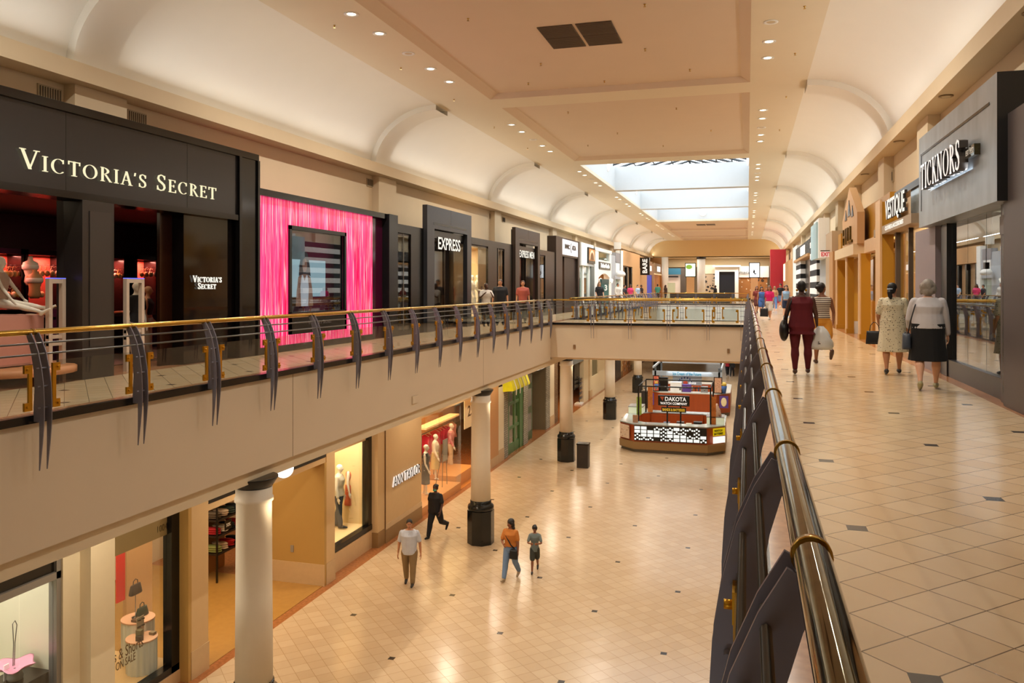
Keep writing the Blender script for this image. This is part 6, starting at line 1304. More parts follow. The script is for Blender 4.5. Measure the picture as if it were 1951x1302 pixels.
area('window_light', (XG - .7, (D0 + D1) / 2, ZT - .3), (1, 2.6), 190, 'mid')
X = XG - .75; zf = ZL + .76
for px, lab, tp, bt, hh in ((667, 'mannequin in coral midi dress in the bright clothing window', ('none', 'c2603e', .5), ('skirt', 'c2603e', .26, .10), 2.05), (646, 'mannequin in white jacket and blue jeans in the bright clothing window', ('long', 'c4bfae'), ('trousers', '2f3b4c'), 2.05)):
    person(lab, Vector((X, YX(px, X), zf)), math.radians(-80), hh, 'mann', True, .95, tp, bt, None, ((6, 2), (-6, 4)), ((0, 12, 12, 0), (-4, 18, 16, 0)), None if px == 667 else '17181c', cat='mannequin', name='mannequin', facefx=False)
t = thing('hanging_jacket', (X + .25, YX(686, X + .25), zf + .35), 'blue denim jacket draped behind the coral dress', 'clothes'); MB().capsule([(0, 0, .75), (0, .05, .4), (0, .12, .1)], [.08, .16, .2], 12).build('cloth', cloth('42506a'), t, local=True)
a, b_ = pier(735, 803); MB().box(XG - .1, D1, ZL, XL - .03, a, ZT).build('wall_lower_jamb', TAN2, kind=S); MB().box(XL - .03, a - .02, ZL, XL + .004, a, ZT).build('trim_lower', M('brown_joint', '6a4a2a', .6), kind=S)
MB().box(XG, D1 - .03, ZL, XL - .01, a, ZL + .5).build('baseboard_lower', M('brown_skirting', '8a6a40', .5), kind=S); MB().box(XL, a, ZL, XL + .03, b_, ZL + .45).build('baseboard_lower', M('brown_skirting'), kind=S)
t = thing('wall_sign', (XL, (yl(746) + yl(797)) / 2, zl(770, 925)), 'ANN TAYLOR lettering mounted on the tan wall', 'sign'); lm = MB(); text(lm, 'ANN TAYLOR', (XL + .07, yl(746), zl(746, 929)), (0, 1, 0), yl(797) - yl(746), .34, .05, .01); lm.build('lettering', M('white_letters'), t)
lm = MB(); text(lm, 'ANN TAYLOR', (XL + .075, yl(747), zl(746, 929)), (0, 1, 0), yl(797) - yl(746), .34, .012, .0); lm.build('letter_faces', BLACK, t)
# window E with red clothes
E0, E1 = b_, yl(880)
se = front('storefront', (XL, (E0 + E1) / 2, ZL), 'clear glass clothing shop window with pink and red garments')
zte = zl(805, 797)
MB().box(XL - .1, E0, zte, XL, yl(957), ZT).build('header', TAN2, se); MB().box(XL - .05, E0 + .05, ZL + .3, XL - .04, E1, zte).build('window_pane', glass('clear_shop_glass'), se)
MB().box(XL - 2.6, E0, ZL, XL - .05, E1, ZL + .30).build('display_platform', M('amber_platform', 'c98a4c', .4), se); MB().box(XL - 3.4, E0 - 1, ZL, XL - 3.3, E1 + 8, ZT).build('backdrop', M('peach_wall', 'cf9a68', .7), se)
area('window_light', (XL - 1.4, (E0 + E1) / 2, ZT - .3), (1.8, 4), 300, 'warm'); area('window_light', (XL - 1.8, E1 + 3, ZT - .3), (2.2, 3.5), 170, 'gold')
MB().box(XL - 6, E1, ZL + .001, XL - .02, yl(935), ZL + .012).build('floor', M('orange_floor', 'b5702e', .3), kind=S)
MB().box(XL - 2.5, E1 + .1, ZL, XL - .3, yl(903, XL - .3) , ZL + .5).build('step_platform', M('amber_platform'), label='low amber step platform at the clothing shop entrance', cat='platform')
MB().box(XL - .6, yl(884, XL - .6), ZL + 2.2, XL - .57, yl(910, XL - .6), ZL + 3.9).build('sale_banner', M('cream_banner', 'ead7b0', .7), label='cream sale banner reading 25 at the shop entrance', cat='banner')
lm = MB(); text(lm, '25%', (XL - .56, yl(890, XL - .6), ZL + 2.7), (0, 1, 0), 1.4, .5, .01, .01); lm.build('banner_lettering', M('brown_lettering'), label='thin brown 25% lettering on the cream banner', cat='lettering')
XR_ = XL - 2.0; zr = zl(840, 812, XR_)
t = thing('clothes_rail', (XR_, (yl(806, XR_) + yl(862, XR_)) / 2, ZL), 'metal clothes rail with red garments inside the shop window', 'rack')
MB().tube((XR_, yl(800, XR_), zr), (XR_, yl(866, XR_), zr), .02, 8).build('bar', TUBE, t)
for px in (803, 864): MB().tube((XR_, yl(px, XR_), ZL + .3), (XR_, yl(px, XR_), zr), .02, 8).build('upright', TUBE, t)
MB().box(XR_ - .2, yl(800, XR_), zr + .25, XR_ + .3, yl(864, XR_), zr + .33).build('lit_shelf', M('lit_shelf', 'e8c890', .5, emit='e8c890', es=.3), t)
for j, px in enumerate((809, 815, 829, 834, 839, 844, 849, 855, 861)):
    col, cn = [('c4163a', 'crimson'), ('c4163a', 'crimson'), ('c82a4a', 'red'), ('b81c40', 'red'), ('cc3a5a', 'rose'), ('c83a60', 'rose'), ('c04a6a', 'pink'), ('d08a90', 'striped pink'), ('d89a9c', 'pale pink')][j]
    g = thing('hanging_garment', (XR_, yl(px, XR_), zr), '%s garment on a hanger, %s from the left on the metal rail' % (cn, ordn[j]), 'clothes', 'garments on the window clothes rail')
    MB().loft([(-.2, 0, -.14), (0, 0, -.03), (.2, 0, -.14)], .012, 6).build('hanger', M('pale_hanger', 'e3cfa4', .5), g, local=True)
    MB().loft([(0, 0, -.10), (0, 0, -.16), (0, 0, -.5), (0, 0, -.95 if j < 2 else -.75)], [(.05, .05), (.24, .09), (.2, .12), (.27, .14)], 14, up=(1, 0, 0)).build('cloth', cloth(col), g, local=True)
X = XL - .7; zf = ZL + .3
for px, X_, lab, tp, bt, hh in ((811, XL - .7, 'mannequin in black top and grey skirt in the red clothes window', ('none', '17171a', .58), ('skirt', '3b3d3c', .2, .09), 2.0), (829, XL - 1.3, 'mannequin in ivory blouse and yellow skirt in the red clothes window', ('long', 'd8c8b0', .58), ('skirt', 'c9b070', .22, .11), 1.95), (859, XL - 1.4, 'mannequin in pink striped blouse and pale trousers in the window', ('long', striped('pink_stripe', 'e0a8a4', 'c97a80', 18, 0), .55), ('trousers', 'dcc4a4'), 2.05)):
    person(lab, Vector((X_, YX(px, X_), zf)), math.radians(-80), hh, 'mann', True, .95, tp, bt, None, ((4, 2), (-4, 4)), ((6, 22, 12, 0), (-4, 18, 16, 0)), None, cat='mannequin', name='mannequin', facefx=False)
t = thing('display_easel', (XL - .5, yl(847, XL - .5), ZL + .3), 'thin metal easel holding a clear framed card by the window', 'easel')
MB().loft([(.0, -.28, 0), (0, -.16, 1.9)], .015, 6).build('leg', TUBE, t, local=True); MB().loft([(.0, .28, 0), (0, .16, 1.9)], .015, 6).build('leg', TUBE, t, local=True); MB().loft([(-.4, 0, 0), (0, 0, 1.9)], .015, 6).build('leg', TUBE, t, local=True)
MB().box(.02, -.26, 1.05, .04, .26, 1.95).build('frame', M('silver_frame', 'b9b4aa', .3, metal=.6), t, local=True); MB().box(.04, -.22, 1.1, .045, .22, 1.9).build('card', M('pale_card', 'cbc0b4', .5), t, local=True)
# piers and brick shop beyond
a, b_ = pier(935, 949.5, mat=TAN2); a2, b2 = pier(946, 955, X=XL + .02, dep=.3, mat=M('wood_tan_panel', 'c08c58', .5)) if False else (0, 0)
MB().box(XL - .3, yl(930), ZL + .45, XL + .02, yl(949), zl(930, 738)).build('wall_lower_panel', M('wood_tan_panel', 'c08c58', .5), kind=S)
pier(950, 960, mat=M('pale_stucco', 'e0d3b8', .7))
def brick(name, c1, c2, mo):
    m = bpy.data.materials.new(name); m.use_nodes = True; nt = m.node_tree; b = nt.nodes['Principled BSDF']; br = nt.nodes.new('ShaderNodeTexBrick'); tc = nt.nodes.new('ShaderNodeTexCoord'); sp = nt.nodes.new('ShaderNodeSeparateXYZ'); cb = nt.nodes.new('ShaderNodeCombineXYZ')
    g_ = nt.nodes.new('ShaderNodeNewGeometry'); nt.links.new(g_.outputs['Position'], sp.inputs[0]); nt.links.new(sp.outputs[1], cb.inputs[0]); nt.links.new(sp.outputs[2], cb.inputs[1]); nt.links.new(cb.outputs[0], br.inputs['Vector'])
    br.inputs['Color1'].default_value = rgb(c1); br.inputs['Color2'].default_value = rgb(c2); br.inputs['Mortar'].default_value = rgb(mo); br.inputs['Scale'].default_value = 1; br.inputs['Brick Width'].default_value = .32; br.inputs['Row Height'].default_value = .11; br.inputs['Mortar Size'].default_value = .012
    nt.links.new(br.outputs[0], b.inputs['Base Color']); b.inputs['Roughness'].default_value = .8; return m
BRK = brick('grey_brick', 'a39c8c', '8d8678', '5c564c'); BRK2 = brick('tan_brick', '8a6a48', '7a5c3e', '4a3826')
GRNP = M('green_paint', '3f6a3c', .4); GRND = M('dark_green_paint', '2b4a24', .4)
sf = front('storefront', (XL, yl(1000), ZL), 'grey brick shop front with green glazed doors and a yellow awning')
MB().box(XL - .3, yl(960), ZL, XL, yl(968), ZT).box(XL - .3, yl(998), ZL, XL, yl(1006), ZT).box(XL - .3, yl(1041), ZL, XL, yl(1048), ZT).box(XL - .3, yl(968), zl(985, 716), XL - .006, yl(1041), ZT).build('brick_wall', BRK, sf)
g0, g1 = yl(968, XL - .1), yl(992, XL - .1); zg = zl(980, 735)
MB().box(XL - .3, yl(992, XL), ZL, XL - .05, yl(998), ZT).build('green_return', GRNP, sf)
dr = MB()
for i in range(3): yy = g0 + (g1 - g0) * i / 2; dr.box(XL - .16, yy - .14, ZL, XL - .08, yy + .14, zg)
for z in (ZL, ZL + 1.25, ZL + 2.5, zg - .25): dr.box(XL - .158, g0, z, XL - .086, g1, z + (.5 if z == ZL else .14))
dr.build('green_frame', GRNP, sf); MB().box(XL - .13, g0, ZL + .3, XL - .12, g1, zg).build('window_pane', CGL, sf)
MB().box(XL - 1.4, g0 - .5, ZL, XL - 1.3, g1 + 3, ZT).build('interior', M('pale_interior', 'a89a84', .7), sf); area('window_light', (XL - .7, (g0 + g1) / 2, ZT - .3), (.8, 3), 60, 'mid')
aw = thing('awning', (XL, yl(980), -2.6), 'bright yellow fabric awning with white rope ties over the green doors', 'awning'); y0, y1 = yl(969, XL + .3), yl(1001, XL + .3); za, zb = zl(985, 742, XL + .5), ZT - .1
MB().prism([(XL, zb), (XL + .55, za + .1), (XL + .55, za), (XL, za - .05)], 'y', y0, y1).build('fabric', M('yellow_canvas', 'ece41c', .7, noise=.1), aw)
for j in range(4): yy = y0 + (y1 - y0) * (.15 + .23 * j); MB().loft([(XL + .02, yy, zb), (XL + .58, yy, za + .1), (XL + .56, yy, za - .25)], .025, 6).build('rope_tie', WHITE, aw)
MB().box(XL - .2, yl(1007), ZL, XL - .15, yl(1019), zl(1010, 717)).build('green_door', GRND, sf)
for z in (ZL + .5, ZL + 1.9, ZL + 3.2): MB().box(XL - .15, yl(1009), z, XL - .14, yl(1017), z + 1.0).build('door_pane', DGL, sf)
MB().box(XL - 1.8, yl(1041) - .1, ZL, XL - .05, yl(1041), ZT).build('entry_side', M('grey_olive_wall', '6c6048', .7), sf); MB().box(XL - 1.9, yl(1019), ZL, XL - 1.8, yl(1041), ZT).build('entry_back', M('grey_olive_wall'), sf)
for px in (1000, 1007, 1014): yy = yl(px); MB().prism([(yy - .3, ZT - .2), (yy + .3, ZT - .2), (yy, ZT - .65)], 'x', XL, XL + .03).build('black_pennant', BLACK, sf)
lm = MB(); text(lm, 'altar', (XL + .05, yl(1022), zl(1022, 707)), (0, 1, 0), yl(1037) - yl(1022), .6, .04, .04); lm.build('lettering', LETW, sf)
pier(1048, 1056, mat=M('pale_stucco')); MB().box(XL - .3, yl(1056), ZL, XL, yl(1063), ZT).build('wall_lower_brick', BRK2, kind=S)
# shoe shop, beyond the third column
sg_ = front('storefront', (XL, yl(1105), ZL), 'warmly lit shoe shop front with a wire shoe rack in its entrance')
MB().box(XL - .3, yl(1086), zl(1090, 697), XL, yl(1112), ZT).build('grey_fascia', M('grey_fascia', '6d7474', .5), sg_); MB().box(XL - .3, yl(1112), ZL, XL, yl(1121), ZT).build('cream_pier', TANL, sg_)
MB().box(XL - 3.2, yl(1075), ZL, XL - 3.1, yl(1140), ZT).build('backdrop', spotted('shoe_wall', 'b9803c', '4a2416', 'd0b090', 1.7, .3, .2), sg_); MB().box(XL - .5, yl(1102), ZL + 1.2, XL - .3, yl(1112), ZT).build('dark_panel', BRZ, sg_); area('window_light', (XL - 1.2, yl(1095), ZT - .3), (1.6, 5), 180, 'gold')
t = thing('shoe_rack', (XL - .25, yl(1103, XL - .25), ZL), 'freestanding wire rack of dark shoes outside the shoe shop', 'rack')
MB().box(-.25, -.5, 0, .25, .5, .1).build('base', WHITE, t, local=True); MB().tube((0, .2, .1), (0, .2, 2.0), .03, 8).build('pole', TUBE, t, local=True); MB().tube((0, -.4, 2.0), (0, .25, 2.0), .02, 8).build('top_bar', TUBE, t, local=True)
k = 0
for z in (.45, .8, 1.15, 1.5, 1.8):
    for j, (dx, dy) in enumerate(((.12, -.35), (.12, 0), (.12, .4))):
        w_ = _wloc(t); MB().capsule([(w_.x + dx, w_.y + dy - .14, w_.z + z), (w_.x + dx, w_.y + dy, w_.z + z - .02), (w_.x + dx, w_.y + dy + .12, w_.z + z + .05)], [.05, .06, .055], 8).build('shoe', M('shoe_dark_%d' % (k % 3), ['1a1614', '3a241a', '8a7a6c'][k % 3], .5), label='%s shoe, %s across on the %s row of the wire rack' % (['black', 'brown', 'grey'][k % 3], ['left', 'middle', 'right'][j], ordn[4 - int((z - .4) / .35)]), cat='shoe', group='shoes on the wire rack'); k += 1
pier(1124, 1128, mat=TANL)
MB().box(XL - .3, yl(1128), ZL, XL, yl(1140), ZL + 1.6).box(XL - .3, yl(1140), ZL, XL, yl(1152), ZT).box(XL - .3, yl(1128), ZT - .4, XL, yl(1140), ZT).build('wall_lower_far', TANL, kind=S); MB().box(XL - .2, yl(1128), ZL + 1.6, XL - .1, yl(1140), ZT - .4).build('window_2', M('olive_glass', '7a7456', .3), kind=S)
MB().box(XL - .3, yl(1152), ZL, XL, yl(1190), ZT).build('wall_lower_far', TAN2, kind=S); MB().box(XL, yl(1152), ZL, XL + .02, yl(1235), ZL + .5).build('baseboard_lower', M('brown_skirting'), kind=S)
for a, b_, m_ in ((1172, 1182, BRN2), (1186, 1200, M('busy_shelves')), (1204, 1214, TANL)): MB().box(XL + .001, yl(a), ZL, XL + .04, yl(b_), ZT - .3).build('far_shop_bay', m_, label='far lower shop bay with %s front' % ('dark brown' if a == 1172 else 'busy shelved' if a == 1186 else 'pale'), cat='shop front')
MB().box(XL - .3, yl(1190), ZL, XL, 130, ZT).build('wall_lower_far', TAN2, kind=S)
MB().box(-12, 118, ZL, 5, 118.3, ZT).build('wall_lower_back', M('lower_far_wall', '8a7460', .7), kind=S)
fs = front('storefront', (-3, 117.5, ZL), 'far lower shop behind the ice cream kiosk with lit window and plants')
MB().box(-5.5, 117.3, ZL + .3, -2.2, 117.6, ZT - 1.2).build('lit_window', M('lit_window_pale', 'e8e4d8', .5, emit='e8e4d8', es=.6), fs); MB().box(-8, 117.4, ZL, -6, 117.7, ZT - .3).build('black_bay', BLACK, fs); MB().box(-1.8, 117.4, ZL, 2.2, 117.7, ZT - .3).build('dark_bay', M('taupe_dark'), fs)
# gray box + small plates on fascia
MB().box(XE, YX(784, XE), ZX(790, 768, XE), XE + .04, YX(795, XE), ZX(790, 754, XE)).build('access_panel', FASC, label='small square access panel on the left fascia', cat='panel')
for i, (px, py) in enumerate(((1094.5, 661), (1388, 669))): xx = XY(px, 35.1); z = ZY(px, py, 35.1); MB().box(xx - .05, 35.06, z - .09, xx + .05, 35.1, z + .09).build('wall_outlet', M('outlet_brown', '8a6a48', .5), label='small outlet plate at the %s end of the bridge fascia' % ['left', 'right'][i], cat='outlet')
# globe lamp under the slab by the first column
t = thing('globe_lamp', (-9.3, YX(541, -9.3), -2.2), 'white globe lamp under the slab beside the nearest column', 'lamp'); MB().ell((0, 0, 0), (.2, .2, .2), 18, 12).build('globe', emis('globe_glow', 'fffaf0', 2.0), t, local=True); MB().tube((0, 0, .18), (0, 0, .36), .05, 10).build('neck', BLACK, t, local=True)
# ================================================================== LOWER CONCOURSE OBJECTS
t = thing('litter_bin', (XY(1109, 38.0) if False else FL(1109, 893, ZL).x, FL(1109, 893, ZL).y + .3, ZL), 'dark square litter bin beside the third round column', 'bin'); MB().box(-.27, -.25, 0, .27, .25, 1.1).build('body', M('bin_dark', '2a2522', .4), t, local=True); MB().box(-.29, -.27, 1.1, .29, .27, 1.16).build('lid', BRZ, t, local=True); MB().box(-.15, -.12, 1.16, .15, .12, 1.165).build('opening', BLACK, t, local=True)
t = thing('litter_bin', (FL(1230, 778, ZL).x, FL(1230, 778, ZL).y + .3, ZL), 'dark litter bin beside the fourth column, left of the ice cream kiosk', 'bin'); MB().box(-.3, -.3, 0, .3, .3, 1.15).build('body', M('bin_dark'), t, local=True); MB().box(-.32, -.32, 1.15, .32, .32, 1.2).build('lid', BRZ, t, local=True)
CHER = M('cherry_wood', 'a2481c', .35, noise=.18, ns=2, stretch=(3, 3, .3)); KTAN = M('kiosk_tan_base', '9c7c50', .5, noise=.05); KGR = M('kiosk_grey_base', '6e675c', .5); STL = M('kiosk_steel', 'a9adb0', .25, metal=.7)
def octo(mb, x0, x1, y0, y1, c, z0, z1): mb.prism([(x0 + c, y0), (x1 - c, y0), (x1, y0 + c), (x1, y1 - c), (x1 - c, y1), (x0 + c, y1), (x0, y1 - c), (x0, y0 + c)], 'z', z0, z1)
def ring(mb, x0, x1, y0, y1, c, w, z0, z1):
    O = [(x0 + c, y0), (x1 - c, y0), (x1, y0 + c), (x1, y1 - c), (x1 - c, y1), (x0 + c, y1), (x0, y1 - c), (x0, y0 + c)]; k_ = c * .6
    I = [(x0 + w + k_, y0 + w), (x1 - w - k_, y0 + w), (x1 - w, y0 + w + k_), (x1 - w, y1 - w - k_), (x1 - w - k_, y1 - w), (x0 + w + k_, y1 - w), (x0 + w, y1 - w - k_), (x0 + w, y0 + w + k_)]
    for i in range(8): j = (i + 1) % 8; mb.prism([O[i], O[j], I[j], I[i]], 'z', z0, z1)
# watch kiosk
KY = 42.6; kx0, kx1 = XY(1180, KY + .8), XY(1382, KY + .8); kd = 5.2
k1 = thing('kiosk', ((kx0 + kx1) / 2, KY + kd / 2, ZL), 'octagonal cherry wood watch kiosk with lit display cases and black overhead frame', 'kiosk')
b = MB(); ring(b, kx0 + .1, kx1 - .1, KY + .1, KY + kd - .1, .8, .75, ZL, ZL + .16); b.build('toe_kick', KGR, k1)
b = MB(); ring(b, kx0, kx1, KY, KY + kd, .85, .8, ZL + .16, ZL + .55); b.build('tan_base', KTAN, k1)
b = MB(); ring(b, kx0 + .04, kx1 - .04, KY + .04, KY + kd - .04, .85, .75, ZL + .55, ZL + 1.42); b.build('cabinet', CHER, k1)
b = MB(); ring(b, kx0 + .02, kx1 - .02, KY + .02, KY + kd - .02, .85, .78, ZL + 1.42, ZL + 1.47); b.build('counter_top', M('glass_counter_top', '9aa09c', .08, spec=.8), k1)
cx0, cx1 = kx0 + .9, kx1 - .9
b = MB().box(cx0, KY - .0, ZL + .62, cx1, KY + .05, ZL + 1.40).build('front_display_case', M('display_black', '0f1010', .2), k1)
WP = emis('watch_panel_glow', 'f4f2e6', 1.0); rr = random.Random(5); nc = 11
for r_ in range(4):
    for c_ in range(nc):
        if rr.random() < .05: continue
        w_ = (cx1 - cx0) / nc; x = cx0 + w_ * c_ + .02; z = ZL + .66 + .185 * r_; full = rr.random() < .66
        p_ = MB()
        if full: p_.box(x, KY - .02, z, x + w_ - .05, KY - .005, z + .15)
        else:
            for q_ in range(3):
                p_.box(x + q_ * w_ / 3, KY - .02, z + (.07 if q_ % 2 else 0), x + q_ * w_ / 3 + w_ / 4.2, KY - .005, z + (.15 if q_ % 2 else .08))
        p_.build('watch_tray', WP, b)
for x0_, x1_, col, nm in ((kx0 + .04, kx0 + .88, 'picture', 'corner_picture'), ):
    pts = [(kx0 + .06, KY + .78), (kx0 + .62, KY + .22), (kx0 + .60, KY + .20), (kx0 + .04, KY + .76)]; MB().prism(pts, 'z', ZL + .65, ZL + 1.34).build('corner_picture', spotted('jewel_picture', 'e8d0bc', '9a6a50', 'f6ece4', 6, .2, .2), k1)
pts = [(kx1 - .04, KY + .76), (kx1 - .60, KY + .20), (kx1 - .57, KY + .17), (kx1 - .01, KY + .73)]; yp = MB().prism(pts, 'z', ZL + 1.0, ZL + 1.38).build('yellow_notice', M('yellow_notice', 'e8d010', .5, emit='e8d010', es=.3), k1); MB().prism(pts, 'z', ZL + .62, ZL + .95).build('lit_corner_case', emis('watch_panel_glow'), k1)
lm = MB(); dr_ = Vector((.707, .707, 0)); text(lm, 'WATCH', (kx1 - .53, KY + .13, ZL + 1.22), dr_, .55, .11, .01, .03); text(lm, 'BATTERIES', (kx1 - .53, KY + .13, ZL + 1.06), dr_, .6, .11, .01, .03); lm.build('notice_lettering', BLACK, yp)
for x0_, x1_, y0_, y1_, s_ in ((kx0 + .1, kx0 + .9, KY + kd - 1.6, KY + kd - .5, 'rear left'), (kx1 - .95, kx1 - .08, KY + 1.0, KY + 2.0, 'right')):
    c_ = MB().box(x0_, y0_, ZL + 1.47, x1_, y1_, ZL + 1.83).build('upper_glass_case', M('lit_case', 'c9cfb4', .3, emit='c9cfb4', es=.4), k1); MB().box(x0_ - .02, y0_ - .02, ZL + 1.83, x1_ + .02, y1_ + .02, ZL + 1.87).build('case_top', STL, c_)
MB().box(kx0 + 1.3, KY + kd - .9, ZL + .2, kx1 - 1.3, KY + kd - .85, ZL + 1.35).build('inner_back_panel', CHER, k1)
b = MB().box(kx0 + 2.0, KY + 2.1, ZL, kx1 - 1.6, KY + 3.0, ZL + 1.05).build('work_desk', CHER, k1)
for px in (.35, .42): pass
zf = ZL + 3.35; fx0, fx1, fy0_, fy1_ = kx0 + 1.0, kx1 - .75, KY + 1.0, KY + kd - .9
fr = thing('overhead_frame', ((fx0 + fx1) / 2, (fy0_ + fy1_) / 2, ZL + 1.47), 'black tubular frame standing on the watch kiosk counter', 'frame')
for x in (fx0, fx1):
    for y in (fy0_, fy1_): MB().box(x - .04, y - .04, ZL + 1.47, x + .04, y + .04, zf).build('post', BLACK, fr)
for a, b_, c_, d in ((fx0, fy0_, fx1, fy0_), (fx0, fy1_, fx1, fy1_), (fx0, fy0_, fx0, fy1_), (fx1, fy0_, fx1, fy1_)): MB().tube((a, b_, zf), (c_, d, zf), .035, 8).build('top_bar', BLACK, fr)
for j in range(6): x = fx0 + (fx1 - fx0) * (j + .5) / 6; MB().lathe([(.06, 0), (.05, -.10)], (x, fy0_, zf - .04), 8).build('spot_lamp', M('spot_grey', '8a8a86', .4), fr)
xs = XY(1284, fy0_); sgn = thing('kiosk_sign', (xs, fy0_ - .1, ZL + 2.95), 'black rounded DAKOTA WATCH COMPANY sign over the watch kiosk', 'sign'); zs = ZY(1284, 774, fy0_ - .1); sw = .82
b = MB().box(xs - sw, fy0_ - .14, zs, xs + sw, fy0_ - .06, zs + .56).build('board', BLACK, sgn); bevel(b, .08, 4)
lm = MB(); text(lm, 'DAKOTA', (xs - .45, fy0_ - .15, zs + .26), (1, 0, 0), 1.1, .22, .01, .02); text(lm, 'WATCH COMPANY', (xs - .7, fy0_ - .15, zs + .07), (1, 0, 0), 1.4, .13, .01, .03); lm.build('lettering', M('white_letters'), sgn)
MB().prism([(xs - .72, zs + .48), (xs - .5, zs + .48), (xs - .58, zs + .26)], 'y', fy0_ - .15, fy0_ - .14).build('logo', M('logo_rust', 'c0583a', .5), sgn)
sg2 = thing('kiosk_sign', (xs, fy0_ - .1, zs - .35), 'small black sign reading BANDS & BATTERIES in yellow', 'sign'); b = MB().box(xs - .64, fy0_ - .14, zs - .33, xs + .64, fy0_ - .08, zs - .07).build('board', BLACK, sg2)
lm = MB(); text(lm, 'BANDS & BATTERIES', (xs - .58, fy0_ - .15, zs - .27), (1, 0, 0), 1.16, .14, .01, .03); lm.build('lettering', M('sign_yellow', 'e0b830', .5, emit='e0b830', es=.3), sg2)
for x in (xs - .35, xs + .35): MB().box(x - .04, fy0_ + .0, ZL + 1.2, x + .04, fy0_ + .08, zs).build('sign_post', BLACK, sgn)
for j, (x, y, col, nm) in enumerate(((kx0 + .9, KY + .5, 'b98a6a', 'brown countertop card stand at the front left corner of the watch kiosk'), (kx0 + .75, KY + 3.2, '8aa03a', 'olive poster card on the left counter of the watch kiosk'), (fx0 + .25, fy1_, 'c0702a', 'orange and blue poster hung at the rear left of the kiosk'), (kx1 - .62, KY + 1.0, 'c0702a', 'orange and blue poster hung at the right of the kiosk'))):
    zz_ = ZL + 1.47 + (.0 if j == 0 else .3 if j == 1 else .75); MB().box(x - .14, y - .02, ZL + 1.47, x + .14, y, zz_ + (.4 if j == 0 else .7)).build('poster_card', M('card_' + col, col, .6, noise=.5, ns=9), label=nm, cat='poster')
for j, (x, y, s_, col) in enumerate(((kx0 + 2.2, KY + 2.4, .22, '2b3048'), (kx0 + 2.9, KY + 2.5, .26, '3a2c22'), (kx0 + 3.4, KY + 2.4, .2, 'a89a7a'), (kx0 + 3.8, KY + 2.5, .3, '14140f'), (kx0 + 4.4, KY + 2.6, .18, 'b9bcb8'))):
    if x < kx1 - 1.6: MB().box(x, y - .3, ZL + 1.05, x + s_ * 1.5, y + .1, ZL + 1.05 + s_).build('desk_item', M('item_' + col, col, .5), label='%s on the work desk inside the watch kiosk' % ['dark blue tool case', 'dark brown watch display', 'tan tool tray', 'black computer monitor', 'grey paper stack'][j], cat='desk item')
MB().capsule([(kx1 - .5, KY + 1.3, ZL + 1.9), (kx1 - .5, KY + 1.3, ZL + 2.2), (kx1 - .45, KY + 1.3, ZL + 2.45)], [.3, .24, .08], 14).build('plush_toy', spotted('plush_spots', 'd8b8a0', 'a8604a', '3a3430', 6, .2, .15), label='pale spotted plush toy on the right case of the watch kiosk', cat='toy')
# ice cream kiosk
IY = 55.5; ix0, ix1 = XY(1236, IY + .8), XY(1391, IY + .8); idp = 6.5
k2 = thing('kiosk', ((ix0 + ix1) / 2, IY + idp / 2, ZL), 'cherry wood ice cream kiosk with pale overhead board, behind the watch kiosk', 'kiosk')
b = MB(); ring(b, ix0 + .1, ix1 - .1, IY + .1, IY + idp - .1, .8, .75, ZL, ZL + .25); b.build('toe_kick', KGR, k2)
b = MB(); ring(b, ix0, ix1, IY, IY + idp, .85, .85, ZL + .25, ZL + 1.5); b.build('cabinet', CHER, k2); b = MB(); ring(b, ix0 - .02, ix1 + .02, IY - .02, IY + idp + .02, .85, .9, ZL + 1.5, ZL + 1.56); b.build('counter_top', M('pale_counter', 'c9c4ba', .3), k2)
for p0, p1, lab in ((1237, 1247, 'a'), (1371, 1388, 'b')):
    y_ = IY + (.45 if lab == 'a' else .3); q_ = MB().box(XY(p0, y_), y_ - .42, ZL + .65, XY(p1, y_), y_ - .38, ZL + 1.45).build('purple_poster', M('purple_poster', '5a3c8a', .5), k2); xm = (XY(p0, y_) + XY(p1, y_)) / 2; MB().ell((xm, y_ - .43, ZL + 1.05), ((XY(p1, y_) - XY(p0, y_)) * .32, .01, .3), 12, 6).build('cup_picture', M('cream_cup', 'efe0b0', .5), q_)
for x0_, x1_, z1_, m_ in ((1252, 1274, 2.5, BLACK), (1277, 1300, 2.2, WHITE), (1300, 1318, 2.05, M('purple_poster')), (1335, 1350, 1.95, STL)):
    y_ = IY + .4; q_ = XY(x0_, y_); MB().box(q_, y_, ZL + 1.56, XY(x1_, y_) - .06, y_ + .5, ZL + z1_).build('counter_machine', m_, label='%s standing on the front counter of the ice cream kiosk' % {1252: 'black equipment box', 1277: 'white freezer cabinet', 1300: 'blue and purple display box', 1335: 'grey steel dispenser'}[x0_], cat='equipment')
for p0, p1, c_, nm in ((1244, 1256, 'c9604a', 'left'), (1360, 1376, 'd0a080', 'right')):
    y_ = IY + .2; t = thing('menu_board', (XY(p0, y_), y_, ZL + 1.56), 'framed menu board on the %s of the ice cream kiosk' % nm, 'sign'); x0_, x1_ = XY(p0, y_), XY(p1, y_); MB().box(x0_, y_, ZL + 1.56, x1_, y_ + .06, ZL + 2.65).build('frame', BLACK, t); MB().box(x0_ + .05, y_ - .01, ZL + 1.62, x1_ - .05, y_, ZL + 2.6).build('menu', spotted('menu_' + c_, c_, 'e8c8a0', '7a2a1a', 9, .2, .2), t)
yb_ = IY + 1.4; x0_, x1_ = XY(1243, yb_), XY(1376, yb_); zb_ = ZY(1300, 717, yb_)
sb_ = thing('kiosk_sign', ((x0_ + x1_) / 2, yb_, zb_), 'long pale board reading Ice Cream of the Future', 'sign'); MB().box(x0_, yb_, zb_, x1_, yb_ + .12, zb_ + .32).build('board', M('pale_blue_grey_board', 'aeb6bc', .5), sb_)
